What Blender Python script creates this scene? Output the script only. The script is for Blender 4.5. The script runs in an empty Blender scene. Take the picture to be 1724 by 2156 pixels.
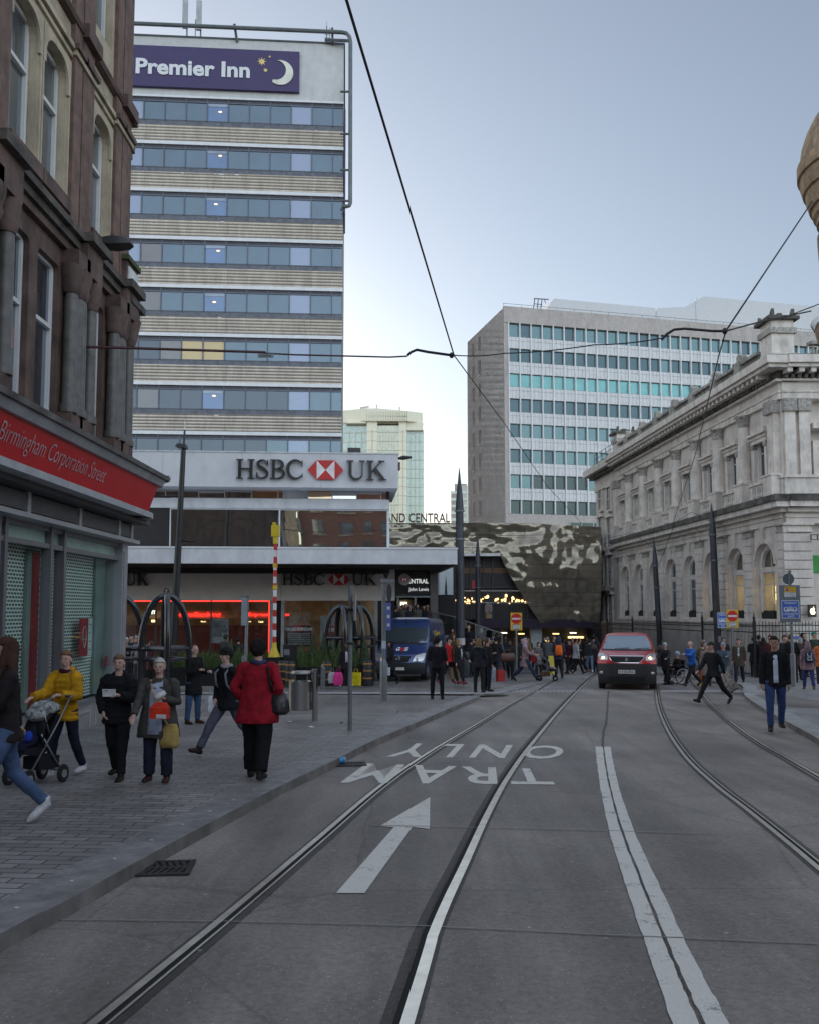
import bpy, bmesh, math, random
from mathutils import Vector, Matrix, noise as mnoise
R = math.radians
SC = bpy.context.scene
COL = SC.collection
random.seed(7)

# ------------------------------------------------------------------ camera
CAM_Z = 1.75; PITCH = R(4.5); FD = 1886.0; HOR = 1284.0
PPY = HOR - FD*math.tan(PITCH)
cd = bpy.data.cameras.new('camera'); cam = bpy.data.objects.new('camera', cd); COL.objects.link(cam)
cam.location = (0, 0, CAM_Z); cam.rotation_euler = (R(90)+PITCH, 0, 0)
cd.sensor_fit = 'VERTICAL'; cd.sensor_height = 24; cd.lens = FD/2156*24
cd.shift_y = (PPY-1078)/2156
cd.clip_start = .1; cd.clip_end = 5000
SC.camera = cam

# ------------------------------------------------------------------ sky, sun, exposure
SUN_EL = R(7); SUN_AZ = R(-30)          # azimuth from +Y, negative = to the left
w = bpy.data.worlds.new('World'); SC.world = w; w.use_nodes = True
nt = w.node_tree; nt.nodes.clear()
sky = nt.nodes.new('ShaderNodeTexSky'); sky.sky_type = 'NISHITA'; sky.sun_disc = False
sky.sun_elevation = SUN_EL; sky.sun_rotation = SUN_AZ
sky.altitude = 0; sky.air_density = 1.0; sky.dust_density = 2.0; sky.ozone_density = 3.0
bg = nt.nodes.new('ShaderNodeBackground'); bg.inputs[1].default_value = .15
hs = nt.nodes.new('ShaderNodeHueSaturation'); hs.inputs['Saturation'].default_value = .56
wo = nt.nodes.new('ShaderNodeOutputWorld')
nt.links.new(sky.outputs[0], hs.inputs['Color']); 
# sky overhead and behind the camera boosted and warmed to brighten the shaded street
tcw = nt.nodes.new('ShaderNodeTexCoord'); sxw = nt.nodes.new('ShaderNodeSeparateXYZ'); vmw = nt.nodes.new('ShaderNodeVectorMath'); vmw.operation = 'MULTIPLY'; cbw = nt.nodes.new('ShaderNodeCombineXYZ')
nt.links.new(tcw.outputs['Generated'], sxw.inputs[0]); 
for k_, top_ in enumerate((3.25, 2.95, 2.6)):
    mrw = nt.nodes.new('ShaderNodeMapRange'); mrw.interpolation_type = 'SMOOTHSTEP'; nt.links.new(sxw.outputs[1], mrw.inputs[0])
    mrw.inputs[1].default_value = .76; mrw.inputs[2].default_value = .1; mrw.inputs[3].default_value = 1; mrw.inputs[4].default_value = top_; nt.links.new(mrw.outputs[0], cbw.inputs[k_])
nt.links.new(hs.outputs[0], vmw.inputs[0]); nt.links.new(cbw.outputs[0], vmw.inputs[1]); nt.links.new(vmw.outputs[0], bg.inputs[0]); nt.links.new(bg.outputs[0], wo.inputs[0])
sd = bpy.data.lights.new('sun', 'SUN'); so = bpy.data.objects.new('sun', sd); COL.objects.link(so)
sd.energy = 2.0; sd.angle = R(.5); sd.color = (1, .78, .55)
sv = Vector((math.sin(SUN_AZ)*math.cos(SUN_EL), math.cos(SUN_AZ)*math.cos(SUN_EL), math.sin(SUN_EL)))
so.rotation_euler = sv.to_track_quat('Z', 'Y').to_euler(); so.location = (0, 0, 60)
SC.view_settings.view_transform = 'Standard'; SC.view_settings.look = 'None'
SC.view_settings.exposure = 0.9; SC.view_settings.gamma = 1

# ------------------------------------------------------------------ geometry helpers
def ray(px, py):
    u = (px-862)/FD; v = (PPY-py)/FD
    return Vector((u, math.cos(PITCH)-v*math.sin(PITCH), math.sin(PITCH)+v*math.cos(PITCH)))
def U(px, py, D):
    r = ray(px, py); return Vector((r.x/r.y*D, D, CAM_Z+r.z/r.y*D))
def gz(y): return -0.03*min(y, 60)
def G(px, py, h=0):
    r = ray(px, py); t = (CAM_Z-h)/(-(r.z+.03*r.y)); p = r*t
    return Vector((p.x, p.y, gz(p.y)+h))
def XD(px, D, h=0): return Vector(((px-862)/FD*D, D, gz(D)+h))

class Fr:
    """facade frame: u right along the face, w out of it, z up"""
    def __init__(s, x, y, deg):
        a = R(deg); s.o = Vector((x, y, 0)); s.d = Vector((math.cos(a), math.sin(a), 0)); s.n = Vector((math.sin(a), -math.cos(a), 0))
        s.M = Matrix(((s.d.x, s.n.x, 0, x), (s.d.y, s.n.y, 0, y), (0, 0, 1, 0), (0, 0, 0, 1)))
    def hit(s, px, py, w=0):
        r = ray(px, py); C = Vector((0, 0, CAM_Z)); o = s.o+s.n*w
        t = (o-C).dot(s.n)/r.dot(s.n); p = C+r*t
        return (p-s.o).dot(s.d), p.z
    def z(s, py, w=0, px=862): return s.hit(px, py, w)[1]
    def u(s, px, w=0): return s.hit(px, 1200, w)[0]

SEP = {'pier': .1, 'window_frame': .1, 'poster': .15, 'flood_lamp': .3, 'corner_bracket': .5, 'ceiling_light': .1, 'shop_sign': .25, 'capital': .1, 'antenna': .3, 'quoin': .6, 'penthouse': .2, 'lettering': .12, 'carving': .02, 'corner_post': .1, 'low_window': .5, 'label': .05, 'notice': .02, 'decal': .2, 'bands': .02, 'collar': .1, 'clamp': .05}
class MB:
    def __init__(s, M=None): s.v = []; s.f = []; s.mi = []; s.M = M; s.cur = 0
    def add(s, vs, fs, m=None):
        b = len(s.v)
        s.v += [tuple(s.M @ Vector(p)) if s.M is not None else tuple(p) for p in vs]
        s.f += [tuple(b+i for i in f) for f in fs]; s.mi += [s.cur if m is None else m]*len(fs)
    def box(s, x0, x1, y0, y1, z0, z1, m=None):
        s.add([(x0,y0,z0),(x1,y0,z0),(x1,y1,z0),(x0,y1,z0),(x0,y0,z1),(x1,y0,z1),(x1,y1,z1),(x0,y1,z1)],
              [(0,3,2,1),(4,5,6,7),(0,1,5,4),(1,2,6,5),(2,3,7,6),(3,0,4,7)], m)
    def prism(s, poly, w0, w1, m=None):      # polygon in (x,z), extruded along y
        n = len(poly)
        s.add([(a, w0, b) for a, b in poly]+[(a, w1, b) for a, b in poly],
              [tuple(range(n)), tuple(range(2*n-1, n-1, -1))]+[(i, (i+1) % n, n+(i+1) % n, n+i) for i in range(n)], m)
    def slab(s, poly, zf0, zf1, m=None):     # polygon in (x,y), zf = height or function of (x,y)
        f0 = zf0 if callable(zf0) else (lambda x, y: zf0); f1 = zf1 if callable(zf1) else (lambda x, y: zf1)
        n = len(poly)
        s.add([(a, b, f0(a, b)) for a, b in poly]+[(a, b, f1(a, b)) for a, b in poly],
              [tuple(range(n)), tuple(range(2*n-1, n-1, -1))]+[(i, (i+1) % n, n+(i+1) % n, n+i) for i in range(n)], m)
    def ring_loft(s, rings, m=None, cap=True, closed=True):
        n = len(rings[0]); vs = [p for r in rings for p in r]; fs = []
        for k in range(len(rings)-1):
            for i in range(n if closed else n-1):
                j = (i+1) % n; fs.append((k*n+i, k*n+j, (k+1)*n+j, (k+1)*n+i))
        if cap and closed: fs.append(tuple(range(n-1, -1, -1))); fs.append(tuple((len(rings)-1)*n+i for i in range(n)))
        s.add(vs, fs, m)
    def tube(s, pts, r, seg=8, m=None, cap=True, ry=1.0):
        pts = [Vector(p) for p in pts]; n = len(pts); rs = r if isinstance(r, (list, tuple)) else [r]*n
        rings = []; ref = None
        for i, p in enumerate(pts):
            t = (pts[min(i+1, n-1)]-pts[max(i-1, 0)]).normalized()
            if ref is None: ref = Vector((0, 0, 1)) if abs(t.z) < .9 else Vector((0, 1, 0))
            a = t.cross(ref).normalized(); b = a.cross(t).normalized(); ref = b
            rings.append([p+(a*math.cos(2*math.pi*k/seg)+b*math.sin(2*math.pi*k/seg)*ry)*rs[i] for k in range(seg)])
        s.ring_loft(rings, m, cap)
    def cyl(s, x, y, z0, z1, r, r1=None, seg=12, m=None):
        s.tube([(x, y, z0), (x, y, z1)], [r, r if r1 is None else r1], seg, m)
    def lathe(s, prof, x=0, y=0, z=0, seg=16, m=None, a0=0, a1=None, sx=1, sy=1):
        rings = []
        for r, h in prof: rings.append([(x+sx*r*math.cos(2*math.pi*k/seg), y+sy*r*math.sin(2*math.pi*k/seg), z+h) for k in range(seg)])
        s.ring_loft(rings, m)
    def ell(s, c, r, seg=12, rings=8, m=None, rot=None):
        vs = []; c = Vector(c)
        for i in range(rings+1):
            th = math.pi*i/rings
            for k in range(seg):
                p = Vector((r[0]*math.sin(th)*math.cos(2*math.pi*k/seg), r[1]*math.sin(th)*math.sin(2*math.pi*k/seg), r[2]*math.cos(th)))
                vs.append(c+(rot @ p if rot is not None else p))
        fs = [(i*seg+k, i*seg+(k+1) % seg, (i+1)*seg+(k+1) % seg, (i+1)*seg+k) for i in range(rings) for k in range(seg)]
        s.add(vs, fs, m)
    def mesh(s, name, mats, smooth=False, rec=True):
        me = bpy.data.meshes.new(name); me.from_pydata(s.v, [], s.f)
        for m in (mats if isinstance(mats, (list, tuple)) else [mats]): me.materials.append(m)
        me.polygons.foreach_set('material_index', s.mi)
        if rec or smooth:
            bm = bmesh.new(); bm.from_mesh(me)
            bmesh.ops.remove_doubles(bm, verts=bm.verts, dist=1e-6)
            if rec: bmesh.ops.recalc_face_normals(bm, faces=bm.faces)
            bm.to_mesh(me); bm.free()
        if smooth:
            me.polygons.foreach_set('use_smooth', [True]*len(me.polygons))
            if smooth != 'all': me.set_sharp_from_angle(angle=R(38))
        me.update(); return me
    def clusters(s, gap):
        par = list(range(len(s.f))); first = {}
        def find(i):
            while par[i] != i: par[i] = par[par[i]]; i = par[i]
            return i
        for i, f in enumerate(s.f):
            for v in f:
                if v in first: par[find(i)] = find(first[v])
                else: first[v] = i
        g = {}
        for i in range(len(s.f)): g.setdefault(find(i), []).append(i)
        G_ = []
        for fs in g.values():
            vs = [s.v[v] for i in fs for v in s.f[i]]; G_.append([[min(p[k] for p in vs)-gap/2 for k in range(3)], [max(p[k] for p in vs)+gap/2 for k in range(3)], fs])
        done = False
        while not done:
            done = True; out = []
            for a in G_:
                for b in out:
                    if all(a[0][k] <= b[1][k] and b[0][k] <= a[1][k] for k in range(3)):
                        for k in range(3): b[0][k] = min(a[0][k], b[0][k]); b[1][k] = max(a[1][k], b[1][k])
                        b[2] = b[2]+a[2]; done = False; break
                else: out.append(a)
            G_ = out
        res = []
        for a in G_:
            m = MB(); idx = {}
            for i in a[2]:
                for v in s.f[i]:
                    if v not in idx: idx[v] = len(m.v); m.v.append(s.v[v])
                m.f.append(tuple(idx[v] for v in s.f[i])); m.mi.append(s.mi[i])
            res.append(m)
        return res
    def build(s, name, mats, parent=None, smooth=False, label=None, cat=None, group=None, kind=None):
        if name in SEP and parent is not None and s.f:
            c = s.clusters(SEP[name])
            if 1 < len(c) <= 60:
                for m in c: o = link(name, m.mesh(name, mats, smooth), parent, label, cat, group, kind)
                return o
        return link(name, s.mesh(name, mats, smooth), parent, label, cat, group, kind)

def link(name, me, parent=None, label=None, cat=None, group=None, kind=None):
    o = bpy.data.objects.new(name, me); COL.objects.link(o)
    if parent is not None: o.parent = parent
    return tag(o, label, cat, group, kind)
def tag(o, label=None, cat=None, group=None, kind=None):
    if label: o['label'] = label
    if cat: o['category'] = cat
    if group: o['group'] = group
    if kind: o['kind'] = kind
    return o
def thing(name, label, cat, loc=(0, 0, 0), rz=0, group=None):
    o = link(name, None, None, label, cat, group); o.location = loc; o.rotation_euler = (0, 0, rz); o.empty_display_size = .2
    return o
def local(o):       # matrix turning world coordinates into the frame of a thing
    return (Matrix.Translation(o.location) @ o.rotation_euler.to_matrix().to_4x4()).inverted()
def copy_tree(o, parent=None):
    c = o.copy(); COL.objects.link(c); c.parent = parent
    for ch in list(o.children): copy_tree(ch, c)
    return c

# ------------------------------------------------------------------ materials
def nd(nt, t, **k):
    n = nt.nodes.new('ShaderNode'+t)
    for a, b in k.items(): setattr(n, a, b)
    return n
def base(name):
    m = bpy.data.materials.new(name); m.use_nodes = True; nt = m.node_tree
    return m, nt, nt.nodes['Principled BSDF'], nt.links.new
def rgb(h):
    if isinstance(h, str):
        h = h.lstrip('#'); return tuple(((int(h[i:i+2], 16)/255)**2.2) for i in (0, 2, 4))+(1,)
    return tuple(h)+(1,)
def ramp(nt, fac, stops, L):
    r = nd(nt, 'ValToRGB'); L(fac, r.inputs[0]); e = r.color_ramp.elements
    while len(e) < len(stops): e.new(.5)
    for i, (p, c) in enumerate(stops): e[i].position = p; e[i].color = c if len(c) == 4 else tuple(c)+(1,)
    return r.outputs[0]
def mixc(nt, L, f, a, b, mode='MIX'):
    n = nd(nt, 'Mix', data_type='RGBA', blend_type=mode)
    for s_, v in ((0, f), (6, a), (7, b)):
        if hasattr(v, 'links'): L(v, n.inputs[s_])
        else: n.inputs[s_].default_value = v
    return n.outputs[2]
def pos(nt, L, sc=(1, 1, 1), rot=(0, 0, 0), kind='Object'):
    tc = nd(nt, 'TexCoord'); mp = nd(nt, 'Mapping'); L(tc.outputs[kind], mp.inputs[0]); mp.inputs['Scale'].default_value = sc; mp.inputs['Rotation'].default_value = rot
    return mp.outputs[0]
def noi(nt, L, vec, sc, det=4, rough=.6):
    n = nd(nt, 'TexNoise'); L(vec, n.inputs['Vector']); n.inputs['Scale'].default_value = sc; n.inputs['Detail'].default_value = det; n.inputs['Roughness'].default_value = rough
    return n.outputs['Fac']
def bump(nt, L, b, h, st, dist=.02):
    n = nd(nt, 'Bump'); L(h, n.inputs['Height']); n.inputs['Strength'].default_value = st; n.inputs['Distance'].default_value = dist
    L(n.outputs[0], b.inputs['Normal']); return n
MC = {}
def mat(name, col, rough=.6, metal=0, var=.15, sc=2.5, bst=0, bsc=60, spec=.5, stain=0, stsc=(1, 1, .25), emit=0, ecol=None, coat=0):
    if name in MC: return MC[name]
    m, nt, b, L = base(name); c = rgb(col)
    b.inputs['Roughness'].default_value = rough; b.inputs['Metallic'].default_value = metal
    b.inputs['Specular IOR Level'].default_value = spec; b.inputs['Coat Weight'].default_value = coat
    v = pos(nt, L)
    if var:
        f = noi(nt, L, v, sc, 5)
        lo = tuple(x*(1-var*1.6) for x in c[:3])+(1,); hi = tuple(min(1, x*(1+var*1.2)) for x in c[:3])+(1,)
        out = ramp(nt, f, [(.3, lo), (.7, hi)], L)
    else:
        out = None
    if stain:
        v2 = pos(nt, L, stsc); f2 = noi(nt, L, v2, 1.7, 8, .7)
        fr = ramp(nt, f2, [(.45, (1, 1, 1)), (.72, (1-stain,)*3)], L)
        out = mixc(nt, L, 1.0, out if out else c, fr, 'MULTIPLY')
    if out: L(out, b.inputs['Base Color'])
    else: b.inputs['Base Color'].default_value = c
    if bst: bump(nt, L, b, noi(nt, L, v, bsc, 4), bst)
    if emit: b.inputs['Emission Color'].default_value = rgb(ecol or col); b.inputs['Emission Strength'].default_value = emit
    MC[name] = m; return m
def glass(name, dark, refl=.35, tint=(.9, .95, 1), rough=.02, wav=0, wsc=.6, curtain=None, ior=1.5):
    if name in MC: return MC[name]
    m, nt, b, L = base(name)
    v = pos(nt, L); f = noi(nt, L, v, .8, 3); c = rgb(dark)
    o = ramp(nt, f, [(.3, tuple(x*.6 for x in c[:3])), (.7, c[:3])], L)
    if curtain:
        wv = nd(nt, 'TexWave', wave_type='BANDS', bands_direction='X'); L(v, wv.inputs[0]); wv.inputs['Scale'].default_value = 6; wv.inputs['Distortion'].default_value = 2
        o = ramp(nt, wv.outputs['Fac'], [(0, tuple(x*.7 for x in rgb(curtain)[:3])), (1, rgb(curtain)[:3])], L)
    L(o, b.inputs['Base Color']); b.inputs['Roughness'].default_value = .5
    g = nd(nt, 'BsdfGlossy'); g.inputs['Color'].default_value = tuple(tint)+(1,); g.inputs['Roughness'].default_value = rough
    fr = nd(nt, 'LayerWeight'); fr.inputs['Blend'].default_value = .5; pw = nd(nt, 'Math', operation='POWER'); L(fr.outputs['Facing'], pw.inputs[0]); pw.inputs[1].default_value = 4.5 if ior > 1.25 else 9
    mr = nd(nt, 'MapRange'); L(pw.outputs[0], mr.inputs[0]); mr.inputs[3].default_value = refl; mr.inputs[4].default_value = .9
    mx = nd(nt, 'MixShader'); L(mr.outputs[0], mx.inputs[0]); L(b.outputs[0], mx.inputs[1]); L(g.outputs[0], mx.inputs[2])
    if wav:
        bn = nd(nt, 'Bump'); L(noi(nt, L, v, wsc, 1), bn.inputs['Height']); bn.inputs['Strength'].default_value = wav; bn.inputs['Distance'].default_value = .05
        L(bn.outputs[0], g.inputs['Normal'])
    L(mx.outputs[0], nt.nodes['Material Output'].inputs[0]); MC[name] = m; return m
def clear_glass(name, tint=(.85, .9, .9), a=.18, ior=1.35):
    if name in MC: return MC[name]
    m, nt, b, L = base(name); t = nd(nt, 'BsdfTransparent'); t.inputs[0].default_value = tuple(tint)+(1,)
    g = nd(nt, 'BsdfGlossy'); g.inputs['Roughness'].default_value = .02
    fr = nd(nt, 'LayerWeight'); fr.inputs['Blend'].default_value = .5; pw = nd(nt, 'Math', operation='POWER'); L(fr.outputs['Facing'], pw.inputs[0]); pw.inputs[1].default_value = 4.5 if ior > 1.25 else 9
    mr = nd(nt, 'MapRange'); L(pw.outputs[0], mr.inputs[0]); mr.inputs[3].default_value = a; mr.inputs[4].default_value = .9
    mx = nd(nt, 'MixShader'); L(mr.outputs[0], mx.inputs[0]); L(t.outputs[0], mx.inputs[1]); L(g.outputs[0], mx.inputs[2])
    L(mx.outputs[0], nt.nodes['Material Output'].inputs[0]); MC[name] = m; return m

# text as mesh data (built-in font), lower left at the origin, unit = cap height about 0.7*size
def text_geo(s, size=1.0, bold=0.0, ext=.0, sx=1.0, shear=0, spacing=1.0):
    c = bpy.data.curves.new('txt', 'FONT'); c.body = s; c.size = size; c.offset = bold; c.extrude = ext; c.resolution_u = 3; c.shear = shear; c.space_character = spacing
    o = bpy.data.objects.new('txt', c); COL.objects.link(o)
    me = bpy.data.meshes.new_from_object(o)
    vs = [(v.co.x*sx, v.co.y, v.co.z) for v in me.vertices]; fs = [tuple(p.vertices) for p in me.polygons]
    bpy.data.objects.remove(o); bpy.data.curves.remove(c); bpy.data.meshes.remove(me)
    return vs, fs
def put_text(mb, s, u0, u1, z0, z1, w, bold=0.0, ext=.01, m=None, mapf=None, spacing=1.0):
    """stretch the writing into the rectangle u0..u1, z0..z1 of a facade frame (or through mapf)"""
    vs, fs = text_geo(s, 1.0, bold, ext, spacing=spacing)
    xs = [v[0] for v in vs]; ys = [v[1] for v in vs]
    x0, x1, y0, y1 = min(xs), max(xs), min(ys), max(ys)
    out = []
    for x, y, z in vs:
        a = (x-x0)/(x1-x0); b = (y-y0)/(y1-y0)
        out.append(mapf(a, b, z) if mapf else (u0+(u1-u0)*a, w+z, z0+(z1-z0)*b))
    mb.add(out, fs, m)
# ================================================================== ground, road, pavements, rails
def catmull(pts, n=6):
    pts = [Vector(p) for p in pts]; P = [pts[0]*2-pts[1]]+pts+[pts[-1]*2-pts[-2]]; out = []
    for i in range(1, len(P)-2):
        a, b, c, d = P[i-1:i+3]
        for k in range(n):
            t = k/n; out.append(.5*((2*b)+(c-a)*t+(2*a-5*b+4*c-d)*t*t+(3*b-a-3*c+d)*t**3))
    out.append(pts[-1]); return out
def nd_col(nt, L, v):
    n = nd(nt, 'TexNoise'); L(v, n.inputs['Vector']); n.inputs['Scale'].default_value = 1.1; n.inputs['Detail'].default_value = 5; return n.outputs['Color']
def asphalt(name, col, patches=True, speck=.55):
    m, nt, b, L = base(name); v = pos(nt, L); c = rgb(col)[:3]
    big = noi(nt, L, v, .35, 4, .6); mid = noi(nt, L, pos(nt, L, (1, .35, 1)), 2.2, 5, .65)
    a = ramp(nt, big, [(.3, tuple(x*.62 for x in c)), (.7, tuple(x*1.2 for x in c))], L)
    a = mixc(nt, L, 1, a, ramp(nt, mid, [(.3, (.78,)*3), (.72, (1.14,)*3)], L), 'MULTIPLY')
    a = mixc(nt, L, 1, a, ramp(nt, noi(nt, L, v, 24, 3, .8), [(.3, (.72,)*3), (.7, (1.25,)*3)], L), 'MULTIPLY')
    a = mixc(nt, L, 1, a, ramp(nt, noi(nt, L, pos(nt, L, (1.1, .07, 1), (0, 0, R(-12))), 1.6, 4, .6), [(.35, (.74,)*3), (.65, (1.1,)*3)], L), 'MULTIPLY')
    ck = nd(nt, 'TexVoronoi', feature='DISTANCE_TO_EDGE'); wv_ = mixc(nt, L, .12, v, nd_col(nt, L, v)); L(wv_, ck.inputs['Vector']); ck.inputs['Scale'].default_value = .3
    a = mixc(nt, L, 1, a, ramp(nt, ck.outputs['Distance'], [(.0, (.74,)*3), (.005, (1, 1, 1))], L), 'MULTIPLY')
    vo = nd(nt, 'TexVoronoi'); L(v, vo.inputs['Vector']); vo.inputs['Scale'].default_value = 36
    sp = ramp(nt, vo.outputs['Distance'], [(.05, (1, 1, 1)), (.24, (0, 0, 0))], L)
    rnd = ramp(nt, nd_sep(nt, L, vo.outputs['Color']), [(.62, (0, 0, 0)), (.9, (1, 1, 1))], L)
    sp = mixc(nt, L, 1, sp, rnd, 'MULTIPLY')
    a = mixc(nt, L, 1, a, mixc(nt, L, 1, sp, (speck*.22, speck*.21, speck*.19, 1), 'MULTIPLY'), 'ADD')
    vo2 = nd(nt, 'TexVoronoi'); L(v, vo2.inputs['Vector']); vo2.inputs['Scale'].default_value = 3.3
    s2 = ramp(nt, vo2.outputs['Distance'], [(.03, (.24, .23, .21)), (.055, (0, 0, 0))], L)      # trodden gum and grit
    a = mixc(nt, L, 1, a, s2, 'ADD')
    L(a, b.inputs['Base Color']); b.inputs['Specular IOR Level'].default_value = .42
    L(ramp(nt, mid, [(.3, (.5,)*3), (.7, (.68,)*3)], L), b.inputs['Roughness'])
    bump(nt, L, b, noi(nt, L, v, 90, 3, .7), .55, .01); return m
def nd_sep(nt, L, c):
    s = nd(nt, 'SeparateColor'); L(c, s.inputs[0]); return s.outputs[0]
def pavers(name, col, bw, bh, ang, mort=.012, dark=.3, off=.5):
    m, nt, b, L = base(name); v = pos(nt, L, rot=(0, 0, ang)); c = rgb(col)[:3]
    br = nd(nt, 'TexBrick'); L(v, br.inputs['Vector']); br.offset = off; br.inputs['Scale'].default_value = 1
    br.inputs['Brick Width'].default_value = bw; br.inputs['Row Height'].default_value = bh; br.inputs['Mortar Size'].default_value = mort; br.inputs['Mortar Smooth'].default_value = .3
    br.inputs['Color1'].default_value = tuple(x*.8 for x in c)+(1,); br.inputs['Color2'].default_value = tuple(x*1.2 for x in c)+(1,); br.inputs['Mortar'].default_value = tuple(x*dark for x in c)+(1,)
    n1 = noi(nt, L, pos(nt, L), .6, 5, .65)
    a = mixc(nt, L, 1, br.outputs[0], ramp(nt, n1, [(.32, (.68,)*3), (.68, (1.18,)*3)], L), 'MULTIPLY')
    vo2 = nd(nt, 'TexVoronoi'); L(pos(nt, L), vo2.inputs['Vector']); vo2.inputs['Scale'].default_value = 2.1
    a = mixc(nt, L, 1, a, ramp(nt, vo2.outputs['Distance'], [(.03, (.5, .5, .5)), (.05, (1, 1, 1))], L), 'MULTIPLY')
    L(a, b.inputs['Base Color']); b.inputs['Roughness'].default_value = .5
    n2 = mixc(nt, L, .5, br.outputs[1], noi(nt, L, pos(nt, L), 50, 3)); bump(nt, L, b, n2, .35, .01).invert = True
    return m
A_ROAD = asphalt('asphalt', (.275, .248, .228), speck=1.6); A_PLAZA = asphalt('tarmac', (.2, .185, .175), speck=.35); A_DARK = asphalt('joint_fill', (.09, .083, .078), speck=.12)
PAV = pavers('pavers', (.245, .232, .228), .30, .125, R(4), mort=.009); PAV_L = pavers('light_pavers', (.26, .26, .27), .6, .4, R(20))
KERB = mat('kerb_stone', (.24, .235, .235), .55, var=.2, sc=6, bst=.2, stain=.35, stsc=(1, 1, 1)); STUD = mat('stud_white', (.55, .55, .55), .5)
KFACE = mat('kerb_face', (.2, .185, .175), .7, var=.25, stain=.3)

def strip_grid(mb, L_, Rr, zo, m=None):
    b = [(p.x, p.y, gz(p.y)+zo) for p in L_]; c = [(p.x, p.y, gz(p.y)+zo) for p in Rr]; n = len(b)
    mb.add(b+c, [(i, n+i, n+i+1, i+1) for i in range(n-1)], m)
def offs(pts, d):
    out = []
    for i, p in enumerate(pts):
        t = (pts[min(i+1, len(pts)-1)]-pts[max(i-1, 0)]); t.z = 0; t.normalize(); out.append(Vector((p.x+t.y*d, p.y-t.x*d, p.z)))
    return out
mb = MB()
ys = [-120, 60, 1500]
for i in range(2): mb.add([(-900, ys[i], gz(ys[i])-.25), (900, ys[i], gz(ys[i])-.25), (900, ys[i+1], gz(ys[i+1])-.25), (-900, ys[i+1], gz(ys[i+1])-.25)], [(0, 1, 2, 3)])
mb.build('ground', mat('earth', (.09, .09, .09)), kind='structure')
mb = MB()
for a, b_ in ((-60, 60), (60, 160)): mb.add([(-60, a, gz(a)), (60, a, gz(a)), (60, b_, gz(b_)), (-60, b_, gz(b_))], [(0, 1, 2, 3)])
mb.build('road', A_ROAD, kind='structure')

# pavement outlines (kerb line read from the photograph, on the ground)
KL = [Vector((-5.2, -14, 0)), Vector((-3.75, -4, 0)), Vector((-2.73, 2.2, 0))]+[G(*p, .1) for p in ((0, 1966), (130, 1902), (260, 1830), (380, 1765), (500, 1702), (600, 1650), (700, 1603), (780, 1562), (860, 1528), (940, 1494), (1010, 1465))]
KLs = catmull(KL, 5)
end = KLs[-1]; PH = .1
far = [Vector((end.x+.6, end.y+3.2, 0)), Vector((end.x+2.2, end.y+7.5, 0)), Vector((end.x+4.4, end.y+14, 0)), Vector((end.x+6.2, end.y+24, 0))]
def drop(p): return PH if p.y < end.y else max(.012, PH-(p.y-end.y)*.03)
kl2 = KLs+far
def pave_surface(name, poly, top, m, bot=-.2):
    q = MB(); q.slab([(p[0], p[1]) for p in poly], lambda x, y: gz(y)+bot, top); return q.build(name, m, kind='structure')
inner = offs(KLs, -.42)
yP = G(700, 1506, .1).y
# stone paving near the camera, then the tarmac forecourt in front of the bank
near_in = [p for p in inner if p.y < yP+1.4]
poly = [(p.x, p.y) for p in near_in]+[(-9, yP-1.4), (-30, yP-1.4), (-30, -14)]
pave_surface('pavement', poly, lambda x, y: gz(y)+PH, PAV)
far_in = [near_in[-1]]+[p for p in inner if p.y >= yP+1.4]
poly = [(p.x, p.y) for p in far_in]+[(p.x-.42, p.y) for p in far]+[(-40, end.y+24), (-40, yP-1.4), (-30, yP-1.4), (-9, yP-1.4)]
pave_surface('forecourt', poly, lambda x, y: gz(y)+max(.012, PH-max(0, y-end.y)*.03), A_PLAZA)
q = MB()
strip_grid(q, inner, KLs, PH); 
bq = [(p.x, p.y, gz(p.y)+PH) for p in KLs]; cq = [(p.x+.012, p.y, gz(p.y)-.05) for p in KLs]; n = len(bq)
q.add(bq+cq, [(i, n+i, n+i+1, i+1) for i in range(n-1)], 1)
mid = offs(KLs, -.2); acc = 0; last = mid[0]
for i in range(1, len(mid)):
    seg = (mid[i]-mid[i-1]).length
    while acc+seg >= .62:
        t = (.62-acc)/seg; p = mid[i-1].lerp(mid[i], t); q.cyl(p.x, p.y, gz(p.y)+PH+.001, gz(p.y)+PH+.006, .015, seg=8, m=2)
        mid[i-1] = p; seg = (mid[i]-p).length; acc = 0
    acc += seg
q.build('kerb', [KERB, KFACE, STUD], kind='structure')
# light crossing bands on the forecourt and the tactile edge across the road
q = MB()
def gband(pts_a, pts_b, h, m=None):
    a = [G(*p, h) for p in pts_a]; b = [G(*p, h) for p in pts_b]
    for i, P in enumerate(a): P.z = gz(P.y)+h
    for P in b: P.z = gz(P.y)+h
    n = len(a); q.add([tuple(p) for p in a+b], [(i, n+i, n+i+1, i+1) for i in range(n-1)], m)
gband([(300, 1461), (650, 1461), (1000, 1461), (1060, 1459)], [(300, 1457), (650, 1457), (1010, 1457), (1075, 1455)], PH+.006)
q.build('paving_band', mat('pale_stone', (.3, .3, .31), .6), kind='structure')
q = MB()
gband([(1010, 1462), (1050, 1453), (1110, 1440), (1180, 1425)], [(1045, 1462), (1085, 1453), (1135, 1440), (1195, 1425)], .016)
q.build('flush_kerb', KERB, kind='structure')
q = MB()
for i in range(34):     # row of pale setts across the road
    x = 1068+i*8.7
    if 1244 < x < 1392: continue
    q2 = [G(x, 1457, .006), G(x+5.8, 1457, .006), G(x+4.3, 1452.5, .006), G(x-1.5, 1452.5, .006)]; q.add([tuple(p) for p in q2], [(0, 1, 2, 3)])
gband([(1390, 1457), (1500, 1457), (1590, 1458)], [(1390, 1453), (1500, 1453), (1585, 1454)], .006)
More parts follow.
